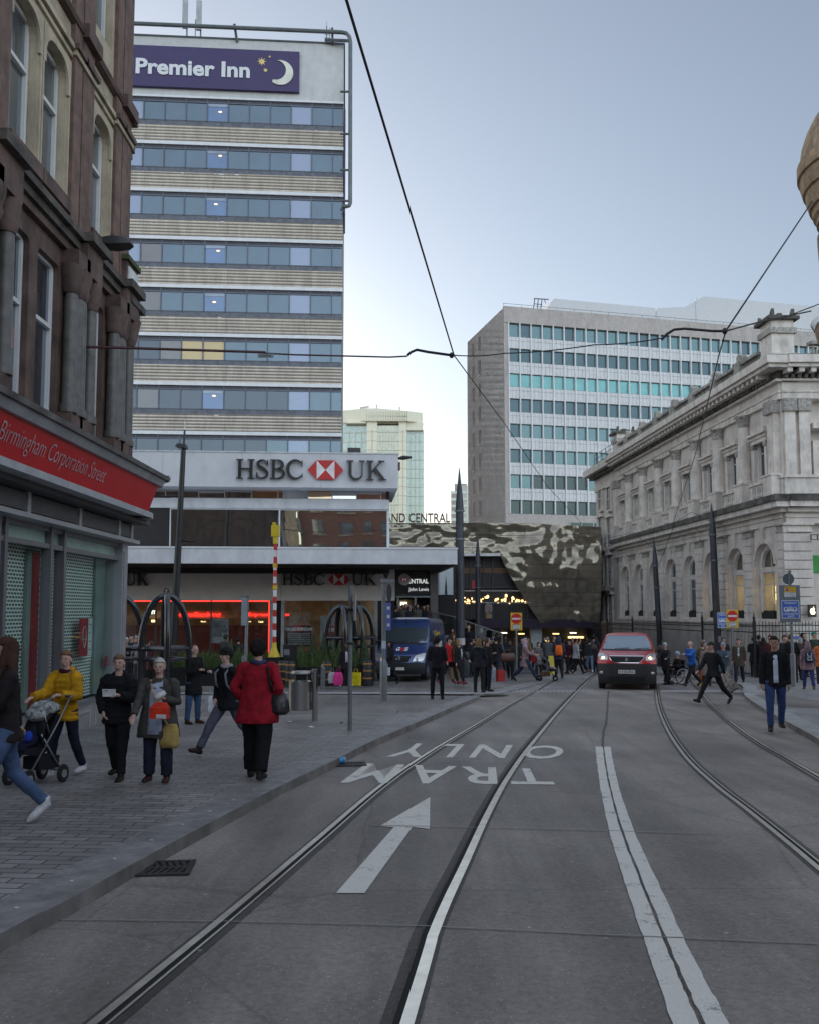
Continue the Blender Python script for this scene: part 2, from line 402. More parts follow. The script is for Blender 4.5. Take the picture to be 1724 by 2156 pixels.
q.build('crossing_edge', mat('pale_stone', (.3, .3, .31)), kind='structure')
# paler paved crossing beyond it
q = MB()
gband([(1085, 1452), (1244, 1452), (1400, 1452), (1560, 1452)], [(1190, 1400), (1280, 1400), (1400, 1400), (1500, 1400)], .004)
q.build('crossing', asphalt('crossing_tarmac', (.27, .255, .25), speck=.3), kind='structure')

# right pavement
KR = [G(*p, .1) for p in ((1556, 1440), (1566, 1462), (1600, 1487), (1650, 1516), (1724, 1556), (1830, 1618))]
KR = [Vector((KR[0].x-.3, KR[0].y+2.5, 0))]+KR+[Vector((9.6, 9, 0)), Vector((9.2, 4, 0)), Vector((9.0, -14, 0))]
KRs = catmull(KR, 5); KRi = offs(KRs, -.42)
poly = [(p.x, p.y) for p in KRi]+[(40, -14), (40, 64), (KRi[0].x-1.5, 64)]
pave_surface('pavement', poly, lambda x, y: gz(y)+PH, pavers('pavers_right', (.27, .265, .27), .45, .3, R(-12)))
q = MB(); strip_grid(q, KRs, KRi, PH)
bq = [(p.x, p.y, gz(p.y)+PH) for p in KRs]; cq = [(p.x, p.y, gz(p.y)-.05) for p in KRs]; n = len(bq)
q.add(bq+cq, [(i, n+i, n+i+1, i+1) for i in range(n-1)], 1)
q.build('kerb', [mat('kerb_pale', (.33, .33, .335), .55, stain=.3), KFACE], kind='structure')
q = MB()
gband([(1586, 1462), (1640, 1462), (1724, 1462), (1850, 1462)], [(1640, 1487), (1700, 1490), (1800, 1490), (1950, 1490)], PH+.005)
q.build('tarmac_patch', A_PLAZA, kind='structure')
q = MB(); gband([(1560, 1452), (1724, 1452), (1900, 1452)], [(1572, 1458), (1724, 1458), (1900, 1458)], PH+.005)
q.build('paving_band', mat('pale_stone', (.3, .3, .31)), kind='structure')

# ------------------------------------------------------------------ tram rails
STEEL = mat('rail_steel', (.8, .77, .7), .32, 1.0, var=.1, sc=8); RUST = mat('rail_web', (.07, .05, .04), .7, 0, var=.3, sc=20); GROOVE = mat('groove', (.01, .01, .01), .9)
RL = [[(200, 2156), (480, 1927), (660, 1775), (800, 1657), (900, 1587), (1000, 1527), (1075, 1482), (1150, 1440), (1190, 1418)],
      [(858, 2156), (919, 1952), (982, 1812), (1028, 1712), (1070, 1636), (1122, 1563), (1190, 1482), (1237, 1434), (1262, 1414)],
      [(1378, 1440), (1383, 1482), (1401, 1532), (1440, 1592), (1500, 1650), (1570, 1705), (1650, 1770), (1724, 1832)],
      [(1440, 1415), (1466, 1445), (1495, 1482), (1540, 1522), (1600, 1565), (1665, 1602), (1724, 1636)]]
names = ['left rail of the near tram track curving from the bottom left', 'bright right rail of the near tram track at the bottom centre', 'left rail of the far tram track passing beside the red van', 'rightmost rail of the far tram track by the right kerb']
for k, pl in enumerate(RL):
    g = [G(*p) for p in pl]
    if k < 2: g = [g[0]+(g[0]-g[1]).normalized()*9]+g
    else: g = g+[g[-1]+(g[-1]-g[-2]).normalized()*3, g[-1]+(g[-1]-g[-2]).normalized()*7, g[-1]+(g[-1]-g[-2]).normalized()*12]
    for p in g: p.z = 0
    c = catmull(g, 8)
    if k >= 2: c = list(reversed(c))
    # c runs away from the camera; + offset = right
    sgn = 1 if k in (0, 2) else -1      # groove on the inner side of the pair
    q = MB()
    strip_grid(q, offs(c, min(-.055*sgn, .125*sgn)), offs(c, max(-.055*sgn, .125*sgn)), .004, 3)
    hh = .032 if k == 1 else .024; h0, h1 = sorted((-hh*sgn, hh*sgn)); strip_grid(q, offs(c, h0), offs(c, h1), .012, 0)
    a, b_ = sorted((hh*sgn, (hh+.034)*sgn)); strip_grid(q, offs(c, a), offs(c, b_), .006, 2)
    a, b_ = sorted(((hh+.034)*sgn, (hh+.05)*sgn)); strip_grid(q, offs(c, a), offs(c, b_), .010, 1 if k == 1 else 0)
    q.build('tram_rail', [STEEL, RUST, GROOVE, A_DARK], label=names[k], cat='tram rail', group='steel tram rails set in the road')

# ------------------------------------------------------------------ painted markings
def worn(name, col, lim=.44):
    m, nt, b, L = base(name); v = pos(nt, L); f = noi(nt, L, v, 5, 9, .75); f2 = noi(nt, L, v, 70, 3, .7)
    k = ramp(nt, mixc(nt, L, .35, f, f2), [(lim-.06, (0, 0, 0)), (lim, (1, 1, 1))], L)
    c = mixc(nt, L, k, (.22, .2, .19, 1), ramp(nt, f2, [(.3, tuple(x*.82 for x in col)), (.7, col)], L)); L(c, b.inputs['Base Color']); b.inputs['Roughness'].default_value = .6
    bump(nt, L, b, noi(nt, L, v, 80, 3), .3, .01)
    return m
WP = worn('road_paint', (.76, .73, .67), .445)
q = MB()
Lf = [G(*p) for p in ((1252, 1573), (1257, 1620), (1264, 1670), (1282, 1755), (1313, 1860), (1352, 1975), (1380, 2060), (1412, 2156))]
Rg = [G(*p) for p in ((1285, 1573), (1293, 1620), (1306, 1670), (1336, 1755), (1385, 1860), (1438, 1975), (1482, 2060), (1534, 2156))]
Lf.append(Lf[-1]+(Lf[-1]-Lf[-2])*3); Rg.append(Rg[-1]+(Rg[-1]-Rg[-2])*3)
Lf = catmull(Lf, 8); Rg = catmull(Rg, 8)
rng = random.Random(3)
def edge(t, j): return [a.lerp(b, t+rng.uniform(-j, j)) for a, b in zip(Lf, Rg)]
strip_grid(q, edge(.01, .018), edge(.47, .02), .008, 0); strip_grid(q, edge(.565, .02), edge(.99, .018), .008, 0)
strip_grid(q, edge(.5, .03), edge(.54, .03), .007, 1)
q.build('road_marking', [WP, A_DARK], kind='structure')
q = MB(); pl = [G(*p, .006) for p in ((905, 1678), (904, 1745), (868, 1741), (768, 1880), (708, 1880), (830, 1741), (800, 1739))]
q.add([tuple(p) for p in pl], [(0, 1, 2, 6), (2, 5, 6), (2, 3, 4, 5)]); q.build('road_marking', WP, kind='structure')
def quadmap(nl, nr, fl, fr, h=.006):     # writing upside down as seen by the camera
    nl, nr, fl, fr = [G(*p) for p in (nl, nr, fl, fr)]
    def f(a, b, z):
        p = nr.lerp(nl, a).lerp(fr.lerp(fl, a), 1-b); return (p.x, p.y, gz(p.y)+h)
    return f
q = MB()
put_text(q, 'TRAM', 0, 0, 0, 0, 0, bold=.015, ext=0, mapf=quadmap((716, 1649), (1168, 1653), (772, 1608), (1145, 1620)), spacing=1.25)
put_text(q, 'ONLY', 0, 0, 0, 0, 0, bold=.015, ext=0, mapf=quadmap((812, 1594), (1180, 1599), (848, 1565), (1190, 1571)), spacing=1.35)
q.build('road_marking', WP, kind='structure')
# saw-cut joints and a wandering sealed crack
q = MB()
def gl(pts, wd, m=0, jit=.0):
    g = [G(*p) for p in pts]
    for p in g: p.z = 0
    g = catmull(g, 10)
    g = [Vector((p.x+rng.uniform(-jit, jit), p.y+rng.uniform(-jit, jit), 0)) for p in g]
    strip_grid(q, offs(g, -wd), offs(g, wd), .0105, m)
gl([(780, 1739), (1000, 1744), (1250, 1750), (1500, 1758)], .008, 0, .004); gl([(60, 1938), (500, 1943), (900, 1953), (1350, 1974), (1724, 1990)], .007, 0, .004)
gl([(905, 1511), (1150, 1512), (1372, 1516), (1600, 1520)], .018, 0, .01)
gl([(1268, 1573), (1270, 1540), (1276, 1515), (1278, 1480), (1280, 1455)], .02, 1, .008)
q.build('road_joint', [worn('joint_pale', (.26, .26, .25), .47), A_DARK], kind='structure')

# ------------------------------------------------------------------ drains, cup, litter
IRON = mat('cast_iron', (.035, .032, .03), .55, .3, var=.3, bst=.3)
def drain(x, y, sx, sy, rz, lab):
    p = Vector((x, y, gz(y))); t = thing('drain_grate', lab, 'drain cover', (p.x, p.y, p.z+.009), rz, 'drain covers in the gutter')
    q = MB(); q.box(-sx, sx, -sy, -sy+.04, 0, .012); q.box(-sx, sx, sy-.04, sy, 0, .012); q.box(-sx, -sx+.04, -sy+.04, sy-.04, 0, .012); q.box(sx-.04, sx, -sy+.04, sy-.04, 0, .012)
    for i in range(9):
        a = -sx+.06+i*(2*sx-.12)/9; q.add([(a, -sy+.04, .01), (a+.03, -sy+.04, .01), (a+.075, 0, .01), (a+.045, 0, .01)], [(0, 1, 2, 3)]); q.add([(a+.045, 0, .01), (a+.075, 0, .01), (a+.03, sy-.04, .01), (a, sy-.04, .01)], [(0, 1, 2, 3)])
    q.box(-sx+.04, sx-.04, -.02, .02, 0, .011)
    q.build('grate', IRON, t); q = MB(); q.box(-sx+.02, sx-.02, -sy+.02, sy-.02, -.003, .002); q.build('pit', GROOVE, t)
g = G(330, 1832); drain(g.x-.02, g.y, .29, .19, R(6), 'iron drain cover in the gutter nearest the camera')
g = G(725, 1611); drain(g.x+.06, g.y, .24, .15, R(8), 'iron drain cover under the blue cup by the kerb')
g = G(717, 1610); t = thing('paper_cup', 'blue paper cup lying on its side on the gutter drain', 'cup', (g.x, g.y, gz(g.y)+.06), R(25))
q = MB(); q.tube([(-.06, 0, -.008), (.06, 0, 0)], [.034, .046], 16, cap=False); q.ell((-.06, 0, -.008), (.003, .033, .033)); q.build('cup', mat('cup_blue', (.06, .3, .62), .5), t, True)
q = MB(); q.tube([(.058, 0, 0), (.064, 0, 0)], [.048, .048], 16, cap=False); q.build('rim', mat('white_plastic', (.75, .75, .75), .4), t)
ms = [mat('white_paper', (.6, .6, .58), .7), mat('brown_card', (.2, .13, .08), .8)]
for i, (px, py, s, lab) in enumerate([(610, 1521, .05, 'crumpled white wrapper left of the steel bin'), (720, 1523, .045, 'small scrap of paper right of the steel bin'), (655, 1532, .06, 'flat white lid lying on the paving below the bin'), (838, 1500, .03, 'tiny scrap on the paving before the grey sign post'), (1065, 1462, .07, 'pale litter scrap on the road beyond the kerb end')]):
    g = G(px, py, .1 if i < 4 else 0); q = MB(); rr = random.Random(i)
    pts = [(g.x+s*math.cos(a*.9)*rr.uniform(.7, 1.3), g.y+s*math.sin(a*.9)*rr.uniform(.7, 1.3), g.z+.008+rr.uniform(0, .015)) for a in range(7)]
    q.add(pts+[(g.x, g.y, g.z+.03), (g.x, g.y, g.z+.002)], [(a, (a+1) % 7, 7) for a in range(7)]+[((a+1) % 7, a, 8) for a in range(7)]); q.build('litter', ms[i % 2], label=lab, cat='litter', group='scraps of litter')
# ================================================================== lettering with serifs, bank emblem
def ribbon(pts, wd):
    pts = [Vector((p[0], p[1], 0)) for p in pts]; n = len(pts); l, r = [], []
    for i, p in enumerate(pts):
        t = (pts[min(i+1, n-1)]-pts[max(i-1, 0)]).normalized(); nn = Vector((-t.y, t.x, 0)); h = wd[i]/2 if isinstance(wd, list) else wd/2
        l.append(p+nn*h); r.append(p-nn*h)
    return [[(l[i].x, l[i].y), (l[i+1].x, l[i+1].y), (r[i+1].x, r[i+1].y), (r[i].x, r[i].y)] for i in range(n-1)]
def rect(x0, x1, y0, y1): return [(x0, y0), (x1, y0), (x1, y1), (x0, y1)]
def arc(cx, cy, rx, ry, a0, a1, n=14): return [(cx+rx*math.cos(R(a0+(a1-a0)*i/n)), cy+ry*math.sin(R(a0+(a1-a0)*i/n))) for i in range(n+1)]
def wlerp(n, f): return [f(i/(n-1)) for i in range(n)]
def serif(ch):
    T, t, s = .15, .055, .045
    if ch == 'H': return .98, [rect(.12, .12+T, s, 1-s), rect(.71, .71+T, s, 1-s), rect(.12+T, .71, .49, .49+t), rect(.02, .37, 0, s), rect(.02, .37, 1-s, 1), rect(.61, .96, 0, s), rect(.61, .96, 1-s, 1)]
    if ch == 'U':
        a = arc(.47, .32, .30, .29, 180, 360, 16)
        return .94, [rect(.10, .10+T, .32, 1-s), rect(.74, .74+t, .32, 1-s), rect(.0, .35, 1-s, 1), rect(.62, .9, 1-s, 1)]+ribbon(a, wlerp(17, lambda k: T*(1-k)+t*k))
    if ch == 'K': return .96, [rect(.11, .11+T, s, 1-s), rect(.01, .36, 0, s), rect(.01, .36, 1-s, 1), rect(.58, .9, 1-s, 1), rect(.6, .99, 0, s)]+ribbon([(.24, .40), (.74, .97)], .06)+ribbon([(.42, .58), (.84, .03)], .16)
    if ch == 'B':
        u = arc(.38, .745, .27, .225, 90, -90, 12); l = arc(.38, .275, .34, .25, 90, -90, 12)
        f = lambda k: t+(T-t)*math.sin(math.pi*k)
        return .82, [rect(.11, .11+T, s, 1-s), rect(.01, .38, 0, s), rect(.01, .38, 1-s, 1), rect(.11+T, .39, .5, .5+s)]+ribbon(u, wlerp(13, f))+ribbon(l, wlerp(13, f))
    if ch == 'C':
        a = arc(.49, .5, .41, .475, 40, 320, 26); f = lambda k: .05+(.12)*math.sin(math.pi*k)**1.5
        return .92, ribbon(a, wlerp(27, f))+[rect(.80, .85, .66, .98), rect(.82, .86, .12, .3)]
    if ch == 'S':
        pts = catmull([(.62, .74, 0), (.54, .9, 0), (.36, .965, 0), (.16, .88, 0), (.14, .7, 0), (.36, .54, 0), (.58, .36, 0), (.58, .14, 0), (.36, .035, 0), (.17, .09, 0), (.07, .28, 0)], 4)
        n = len(pts); return .72, ribbon([(p.x, p.y) for p in pts], wlerp(n, lambda k: .05+.13*math.exp(-((k-.5)/.22)**2)))+[rect(.61, .655, .68, .98), rect(.05, .095, .02, .33)]
def serif_word(mb, word, u0, u1, z0, z1, w0, w1, m=None, only=None):
    adv = []; x = 0
    for ch in word:
        a, pl = serif(ch); adv.append((x, pl)); x += a+.03
    k = (u1-u0)/(x-.03); h = z1-z0
    for x, pl in adv:
        for p in pl: mb.prism([(u0+(x+a)*k, z0+b*h) for a, b in p], w0, w1, m)
def emblem(mb, u0, u1, z0, z1, w, red, white):
    cu = (u0+u1)/2; cz = (z0+z1)/2; q = (u1-u0)/4; a, b = u0+q, u1-q
    mb.prism([(a, z0), (b, z0), (b, z1), (a, z1)], w, w+.05, white)
    for tri in ([(a, z1), (b, z1), (cu, cz)], [(a, z0), (cu, cz), (b, z0)]): mb.prism(tri, w+.002, w+.058, red)
    for tri in ([(u0, cz), (a, z1), (a, z0)], [(u1, cz), (b, z0), (b, z1)]): mb.prism(tri, w, w+.055, red)

# ================================================================== hotel tower
WHITEP = mat('white_panel', (.6, .6, .61), .5, var=.06, stain=.12); WHITE2 = mat('white_band', (.75, .76, .8), .45, var=.05, stain=.1)
T = Fr((718-862)/FD*56, 56, 4)
TW = thing('hotel_tower', 'tall hotel tower of blue window bands and ribbed beige strips under a purple sign', 'building', (T.o.x, T.o.y, gz(56)))
TM = local(TW) @ T.M
GC = (.12, .17, .23)
m, nt, b, L = base('ribbed_tile')
v = pos(nt, L, (1, 1, 1)); wv = nd(nt, 'TexWave', wave_type='BANDS', bands_direction='Z'); L(v, wv.inputs[0]); wv.inputs['Scale'].default_value = 1.55; wv.inputs['Distortion'].default_value = .0
br = nd(nt, 'TexBrick'); L(pos(nt, L, rot=(R(90), 0, 0)), br.inputs['Vector']); br.inputs['Scale'].default_value = 1; br.inputs['Brick Width'].default_value = .12; br.inputs['Row Height'].default_value = .2; br.inputs['Mortar Size'].default_value = .008; br.offset = 0
for i_, c_ in (('Color1', (.66, .58, .49, 1)), ('Color2', (.60, .53, .46, 1)), ('Mortar', (.45, .4, .35, 1))): br.inputs[i_].default_value = c_
c1 = mixc(nt, L, 1, br.outputs[0], ramp(nt, wv.outputs['Fac'], [(.15, (.36,)*3), (.45, (1.1,)*3)], L), 'MULTIPLY')
st = ramp(nt, noi(nt, L, pos(nt, L, (1.5, 1.5, .3)), 1.2, 7, .7), [(.4, (1, 1, 1)), (.75, (.6, .58, .56))], L)
L(mixc(nt, L, 1, c1, st, 'MULTIPLY'), b.inputs['Base Color']); b.inputs['Roughness'].default_value = .5; bump(nt, L, b, wv.outputs['Fac'], .8, .05); RIB = m
FRM = mat('blue_grey_frame', (.11, .125, .17), .45, var=.1); SILLP = mat('blue_grey_sill', (.13, .14, .18), .5, var=.2, stain=.4, stsc=(2, 2, .5), sc=4)
GL_T = glass('tower_glass', (.045, .085, .115), .13, (.6, .75, .9)); GL_C = glass('tower_curtain', (.3, .34, .42), .1, (.7, .82, 1), curtain=(.30, .35, .50)); GL_B = glass('tower_blind', (.06, .11, .24), .16, (.52, .68, .95)); GL_G = glass('tower_gold_reflection', (.5, .36, .18), .08, (1, .9, .7), curtain=(.62, .46, .22)); GL_D = glass('tower_dark', (.03, .035, .045), .10, (.6, .7, .85)); GL_N = glass('tower_brown_reflection', (.13, .10, .075), .12, (.7, .75, .85))  # gold, brown and dark panes: reflected buildings put into the glass colour
BLIND = glass('blind_top', (.22, .28, .4), .1)
zt = T.z(95.2, 0, 718); zr = [T.z(a, 0, 718) for a in (220.5, 318.7, 416, 515.5, 616, 717.3, 820, 920.3)]
stp = (zr[0]-zr[7])/7; zr = [zr[0]-stp*k for k in range(8)]
q = MB(TM)
q.box(-45, 0, -18, -.12, gz(56), zt-.1, 0)
q.box(-45, .0, -.1, .06, zr[0]+.16, zt, 1); q.box(-45, .02, -.12, .1, zr[0]+.02, zr[0]+.155, 2); q.box(-45.1, .08, -18.1, .1, zt+.002, zt+.12, 3)
q.build('wall', [mat('side_concrete', (.3, .29, .28), stain=.3), WHITEP, WHITE2, mat('roof_edge', (.07, .09, .1), .5)], TW)
for k in range(8):
    z1 = zr[k]; zb = z1-stp*(46.5/98); zc = z1-stp*(56/98); zd = z1-stp*(90.5/98); z2 = z1-stp
    if k < 7:
        q = MB(TM)
        q.box(-45, -.005, -.1, .0, zc, zb, 0)
        for i in range(9): q.box(-.4-i*4, -.38-i*4, 0, .012, zc, zb, 0)
        q.build('sill_panel', SILLP, TW)
        q = MB(TM); q.box(-45, 0, -.1, .03, zd, zc-.003, 0)
        for i in range(8): q.box(-5.3*i-2.0, -5.3*i-1.985, .03, .034, zd, zc, 1)
        for i in range(random.randint(1, 5)): a = random.uniform(-17, -1); q.box(a, a+random.uniform(.08, .35), .03, .04, zc-.09, zc-.035, 2)
        q.build('ribbed_strip', [RIB, FRM, WHITE2], TW)
        q = MB(TM); q.box(-45, .02, -.1, .1, z2+.02, zd-.003, 0); q.build('white_band', WHITE2, TW)
u0 = T.hit(699.1, 400)[0]; bay = (u0-T.hit(295.2, 400)[0])/9.07
rr = random.Random(5); cache = {}
def tower_window(kind, ua, ub, z0, z1, tilt):
    f = MB(TM); f.box(ua, ub, -.08, .0, z1-.16, z1, 1); f.box(ua, ua+.07, -.06, .05, z0, z1, 0); f.box(ua+.05, ub, -.06, .02, z1-.23, z1-.15, 0); f.box(ua+.05, ub, -.06, .02, z0, z0+.05, 0)
    o = f.build('window', [FRM, mat('vent_dark', (.05, .05, .07), .5)], TW)
    g = MB(TM); a, b_ = ua+.05, ub; c, d = z0+.05, z1-.23
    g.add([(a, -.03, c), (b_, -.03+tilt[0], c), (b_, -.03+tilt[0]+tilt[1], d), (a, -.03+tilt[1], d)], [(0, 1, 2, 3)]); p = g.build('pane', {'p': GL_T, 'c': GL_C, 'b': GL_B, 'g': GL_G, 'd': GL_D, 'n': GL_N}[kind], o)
    if kind == 'b':
        g = MB(TM); g.box(a+.02, b_-.02, -.015, -.005, d-.22, d-.02); g.build('blind', BLIND, o)
        if True: g = MB(TM); g.ell((a+rr.uniform(.62, .95), .0, c+rr.uniform(.35, .85)), (.12, .02, .06)); g.build('lamp', mat('room_lamp', (1, .8, .6), emit=.75, ecol=(1, .62, .42)), o, True)
    return o
for k in range(8):
    z1 = zr[k]-.02; z0 = zr[k]-stp*(46.5/98)
    for i in range(-1, 10):
        ua, ub = (u0, -.05) if i < 0 else (u0-(i+1)*bay, u0-i*bay)
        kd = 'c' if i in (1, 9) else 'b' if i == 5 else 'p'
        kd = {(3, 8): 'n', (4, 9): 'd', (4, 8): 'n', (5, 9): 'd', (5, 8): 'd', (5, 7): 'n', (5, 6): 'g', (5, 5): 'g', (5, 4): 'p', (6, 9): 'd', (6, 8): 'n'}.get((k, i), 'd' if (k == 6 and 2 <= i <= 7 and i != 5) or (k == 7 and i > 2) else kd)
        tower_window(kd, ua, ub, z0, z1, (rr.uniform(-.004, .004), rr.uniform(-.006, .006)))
q = MB(TM)
a0, a1 = T.hit(232, 150, .3)[0], T.hit(631, 150, .3)[0]; s0, s1 = T.hit(631, 193.4, .3)[1], T.hit(631, 108.8, .3)[1]
q.box(a0-6, a1, .07, .3, s0, s1, 0)
SG = q.build('sign_panel', mat('sign_purple', (.042, .024, .115), .4, var=.08), TW)
LET = mat('letter_white', (.72, .74, .78), .4, var=.03)
q = MB(TM); x0, x1 = T.hit(286.7, 140, .33)[0], T.hit(527, 145, .33)[0]; c0 = T.hit(290, 155.8, .3)[1]; c1 = T.hit(290, 122.6, .3)[1]
put_text(q, 'Premier Inn', x0, x1, c0, c1, .33, bold=.03, ext=.03); q.build('lettering', LET, SG)
q = MB(TM); r_ = 28/FD*56; cu, cz = T.hit(591, 153.5, .3)
out = arc(cu, cz, r_, r_, -128, 96, 26); inn = arc(cu-.30, cz+.16, r_*.80, r_*.80, 84, -104, 20)
face = [(cu+.10, cz-.02), (cu-.02, cz-.14), (cu+.0, cz-.2), (cu-.1, cz-.24), (cu-.04, cz-.3), (cu-.08, cz-.36)]
q.prism(out+inn, .3, .36); q.build('moon', mat('moon_cream', (.74, .74, .66), .4, var=.12, sc=1.5), SG)
q = MB(TM)
for (sx, sy, sr) in ((552, 130, .30), (568.6, 120, .1), (560, 148.6, .16)):
    cu, cz = T.hit(sx, sy, .3); q.prism([(cu+(sr if i % 2 == 0 else sr*.42)*math.cos(R(90+i*22.5)), cz+(sr if i % 2 == 0 else sr*.42)*math.sin(R(90+i*22.5))) for i in range(16)], .3, .34)
q.build('stars', mat('star_gold', (.75, .6, .25), .4), SG)
PIPE = mat('painted_pipe', (.13, .15, .16), .45, .2)
q = MB(TM)
def tp(x, y, w=.6): u_, z_ = T.hit(x, y, w); return (u_, w, z_)
q.tube([tp(-60, 38), tp(300, 50), tp(720, 68), tp(730, 70), tp(736, 77), tp(738.5, 88), tp(738, 428), tp(736, 433), tp(728, 435), tp(720, 435)], .13, 8)
for y in (193, 282, 358, 423): q.tube([tp(717, y), tp(738, y)], .07, 6)
q.tube([tp(685, 84, .3), tp(738, 86, .6)], .1, 6); q.tube([tp(494, 50), tp(500, 88, .1)], .09, 6); q.tube([tp(700, 58), tp(701, 95, .1)], .08, 6)
q.build('cleaning_rail', PIPE, TW, True)
q = MB(TM); a, b_ = T.hit(722, 224, .1), T.hit(718, 443, .1); q.box(.02, .14, -3.5, -.2, b_[1], a[1]); q.build('side_sign', mat('sign_purple', (.042, .024, .115)), TW)
q = MB(TM)
for x, y0, y1 in ((391, -2, 58), (420, 1, 62)):
    u_, z1 = T.hit(x, y0, -1); z0 = T.hit(x, y1, -1)[1]; q.box(u_-.17, u_+.17, -1.15, -.98, z0, z1, 0); q.tube([(u_+.1, -1.25, zt), (u_+.1, -1.25, z1-.2)], .05, 6, 1)
q.tube([(T.u(388, -1), -1.3, zt), (T.u(388, -1), -1.3, zt+2.2)], .03, 5, 1); q.tube([(T.u(428, -1), -1.3, zt), (T.u(413, -1), -1.3, zt+.9)], .06, 5, 1)
q.build('antenna', [mat('antenna_grey', (.42, .45, .48), .5), PIPE], TW)
q = MB(TM); u_ = T.u(680, -1)
q.tube([(u_, -1, zt), (u_, -1, zt+1.95)], .04, 5); q.tube([(u_, -1, zt+1.9), (u_, -1, zt+2.3)], .012, 4); q.tube([(u_+.2, -1, zt), (u_+.2, -1, zt+1.8)], .025, 5)
for i in range(7): q.tube([(u_-.14, -1, zt+.25+i*.22), (u_+.24, -1, zt+.25+i*.22)], .02, 4)
q.build('antenna', PIPE, TW)

# ================================================================== bank podium
B = Fr((838-862)/FD*38, 38, 4)
BK = thing('bank_building', 'white low bank building with canopy and black serif lettering below the hotel tower', 'building', (B.o.x, B.o.y, gz(38)))
BM = local(BK) @ B.M
def bz(y, w=0, x=838): return B.hit(x, y, w)[1]
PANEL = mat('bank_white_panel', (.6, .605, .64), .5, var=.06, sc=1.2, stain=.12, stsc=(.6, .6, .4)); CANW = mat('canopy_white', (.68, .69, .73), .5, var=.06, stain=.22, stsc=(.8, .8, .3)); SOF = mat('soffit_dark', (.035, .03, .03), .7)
q = MB(BM); zA, zB = bz(957), bz(1028)
q.box(-34, 0, -5, 0, zB, zA, 0)
for i in range(9): q.box(-3.3-i*3.3, -3.29-i*3.3, 0, .003, zB, zA, 1)
q.box(-34, .03, -5.2, .03, zA+.002, zA+.06, 2)
SB = q.build('sign_box', [PANEL, mat('joint_grey', (.25, .25, .27)), mat('trim_light', (.55, .57, .6), .4)], BK)
BLK = mat('letter_black', (.012, .011, .010), .35, var=.1); RED = mat('emblem_red', (.50, .018, .022), .4, var=.05); EWH = mat('emblem_white', (.75, .75, .77), .4)
def bank_sign(parent, fr_w, xs, y0, y1):
    q = MB(BM); z0, z1 = B.hit(xs[2], y1, fr_w)[1], B.hit(xs[2], y0, fr_w)[1]
    if xs[1] > xs[0]: serif_word(q, 'HSBC', B.u(xs[0], fr_w), B.u(xs[1], fr_w), z0, z1, fr_w+.06, fr_w+.2)
    serif_word(q, 'UK', B.u(xs[4], fr_w), B.u(xs[5], fr_w), z0, z1, fr_w+.06, fr_w+.2); q.build('lettering', BLK, parent)
    if xs[3] > xs[2]: q = MB(BM); emblem(q, B.u(xs[2], fr_w), B.u(xs[3], fr_w), z0, z1, fr_w+.06, 0, 1); q.build('emblem', [RED, EWH], parent)
bank_sign(SB, 0, (495, 639, 647, 722.5, 729, 812), 969.5, 1010)
# clerestory and big windows, plane w=-1.1
W1 = -1.1
ALU = mat('pale_aluminium', (.42, .43, .47), .4, .2, var=.05)
GL_H = glass('bank_mirror_glass', (.02, .018, .016), .55, (.9, .88, .84), .015, wav=.5, wsc=.35)
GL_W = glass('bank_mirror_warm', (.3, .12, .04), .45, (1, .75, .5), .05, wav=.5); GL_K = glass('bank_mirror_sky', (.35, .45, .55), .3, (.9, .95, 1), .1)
zc0, zc1 = bz(1053, W1, 815), bz(1030, W1, 815)
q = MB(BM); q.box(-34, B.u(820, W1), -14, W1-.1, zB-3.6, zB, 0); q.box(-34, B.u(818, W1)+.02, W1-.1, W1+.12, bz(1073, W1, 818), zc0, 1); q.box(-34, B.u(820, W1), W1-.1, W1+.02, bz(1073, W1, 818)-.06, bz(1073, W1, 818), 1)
q.box(B.u(814.6, W1), B.u(820, W1), W1-.1, W1+.05, bz(1152, W1), bz(1073, W1, 818)-.06, 1); q.box(B.u(586.5, W1), B.u(589.5, W1), W1-.1, W1+.06, bz(1152, W1), bz(1073, W1, 818)-.06, 1); q.box(B.u(356.5, W1), B.u(358.5, W1), W1-.1, W1+.06, bz(1152, W1), bz(1073, W1, 818)-.06, 1)
q.box(B.u(240, W1), B.u(356, W1), W1-.1, W1+.03, bz(1152, W1), bz(1051, W1), 2)
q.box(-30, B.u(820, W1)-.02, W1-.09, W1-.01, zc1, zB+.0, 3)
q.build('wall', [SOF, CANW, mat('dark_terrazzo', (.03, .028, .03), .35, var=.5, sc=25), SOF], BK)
xs = [231, 257, 345, 415, 469, 527, 580, 583.5, 596, 648.5, 699, 749.5, 801, 812.5]
xs = [233, 300, 345, 415, 470.5, 527.5, 583, 594.5, 646.5, 698, 749.5, 801, 813]
for i in range(len(xs)-1):
    ua, ub = B.u(xs[i], W1), B.u(xs[i+1], W1); f = MB(BM)
    f.box(ua, ua+.04, W1-.08, W1+.02, zc0, zc1); f.box(ua+.04, ub, W1-.08, W1+.02, zc0, zc0+.04); f.box(ua+.04, ub, W1-.08, W1+.02, zc1-.04, zc1)
    o = f.build('window', ALU, BK); f = MB(BM); t_ = rr.uniform(-.02, .03)
    f.add([(ua+.04, W1-.03, zc0+.04), (ub, W1-.03, zc0+.04), (ub, W1-.03+t_, zc1-.04), (ua+.04, W1-.03+t_, zc1-.04)], [(0, 1, 2, 3)]); f.build('pane', GL_W if i in (5, 6, 8) else GL_K if i == 7 else GL_H, o)
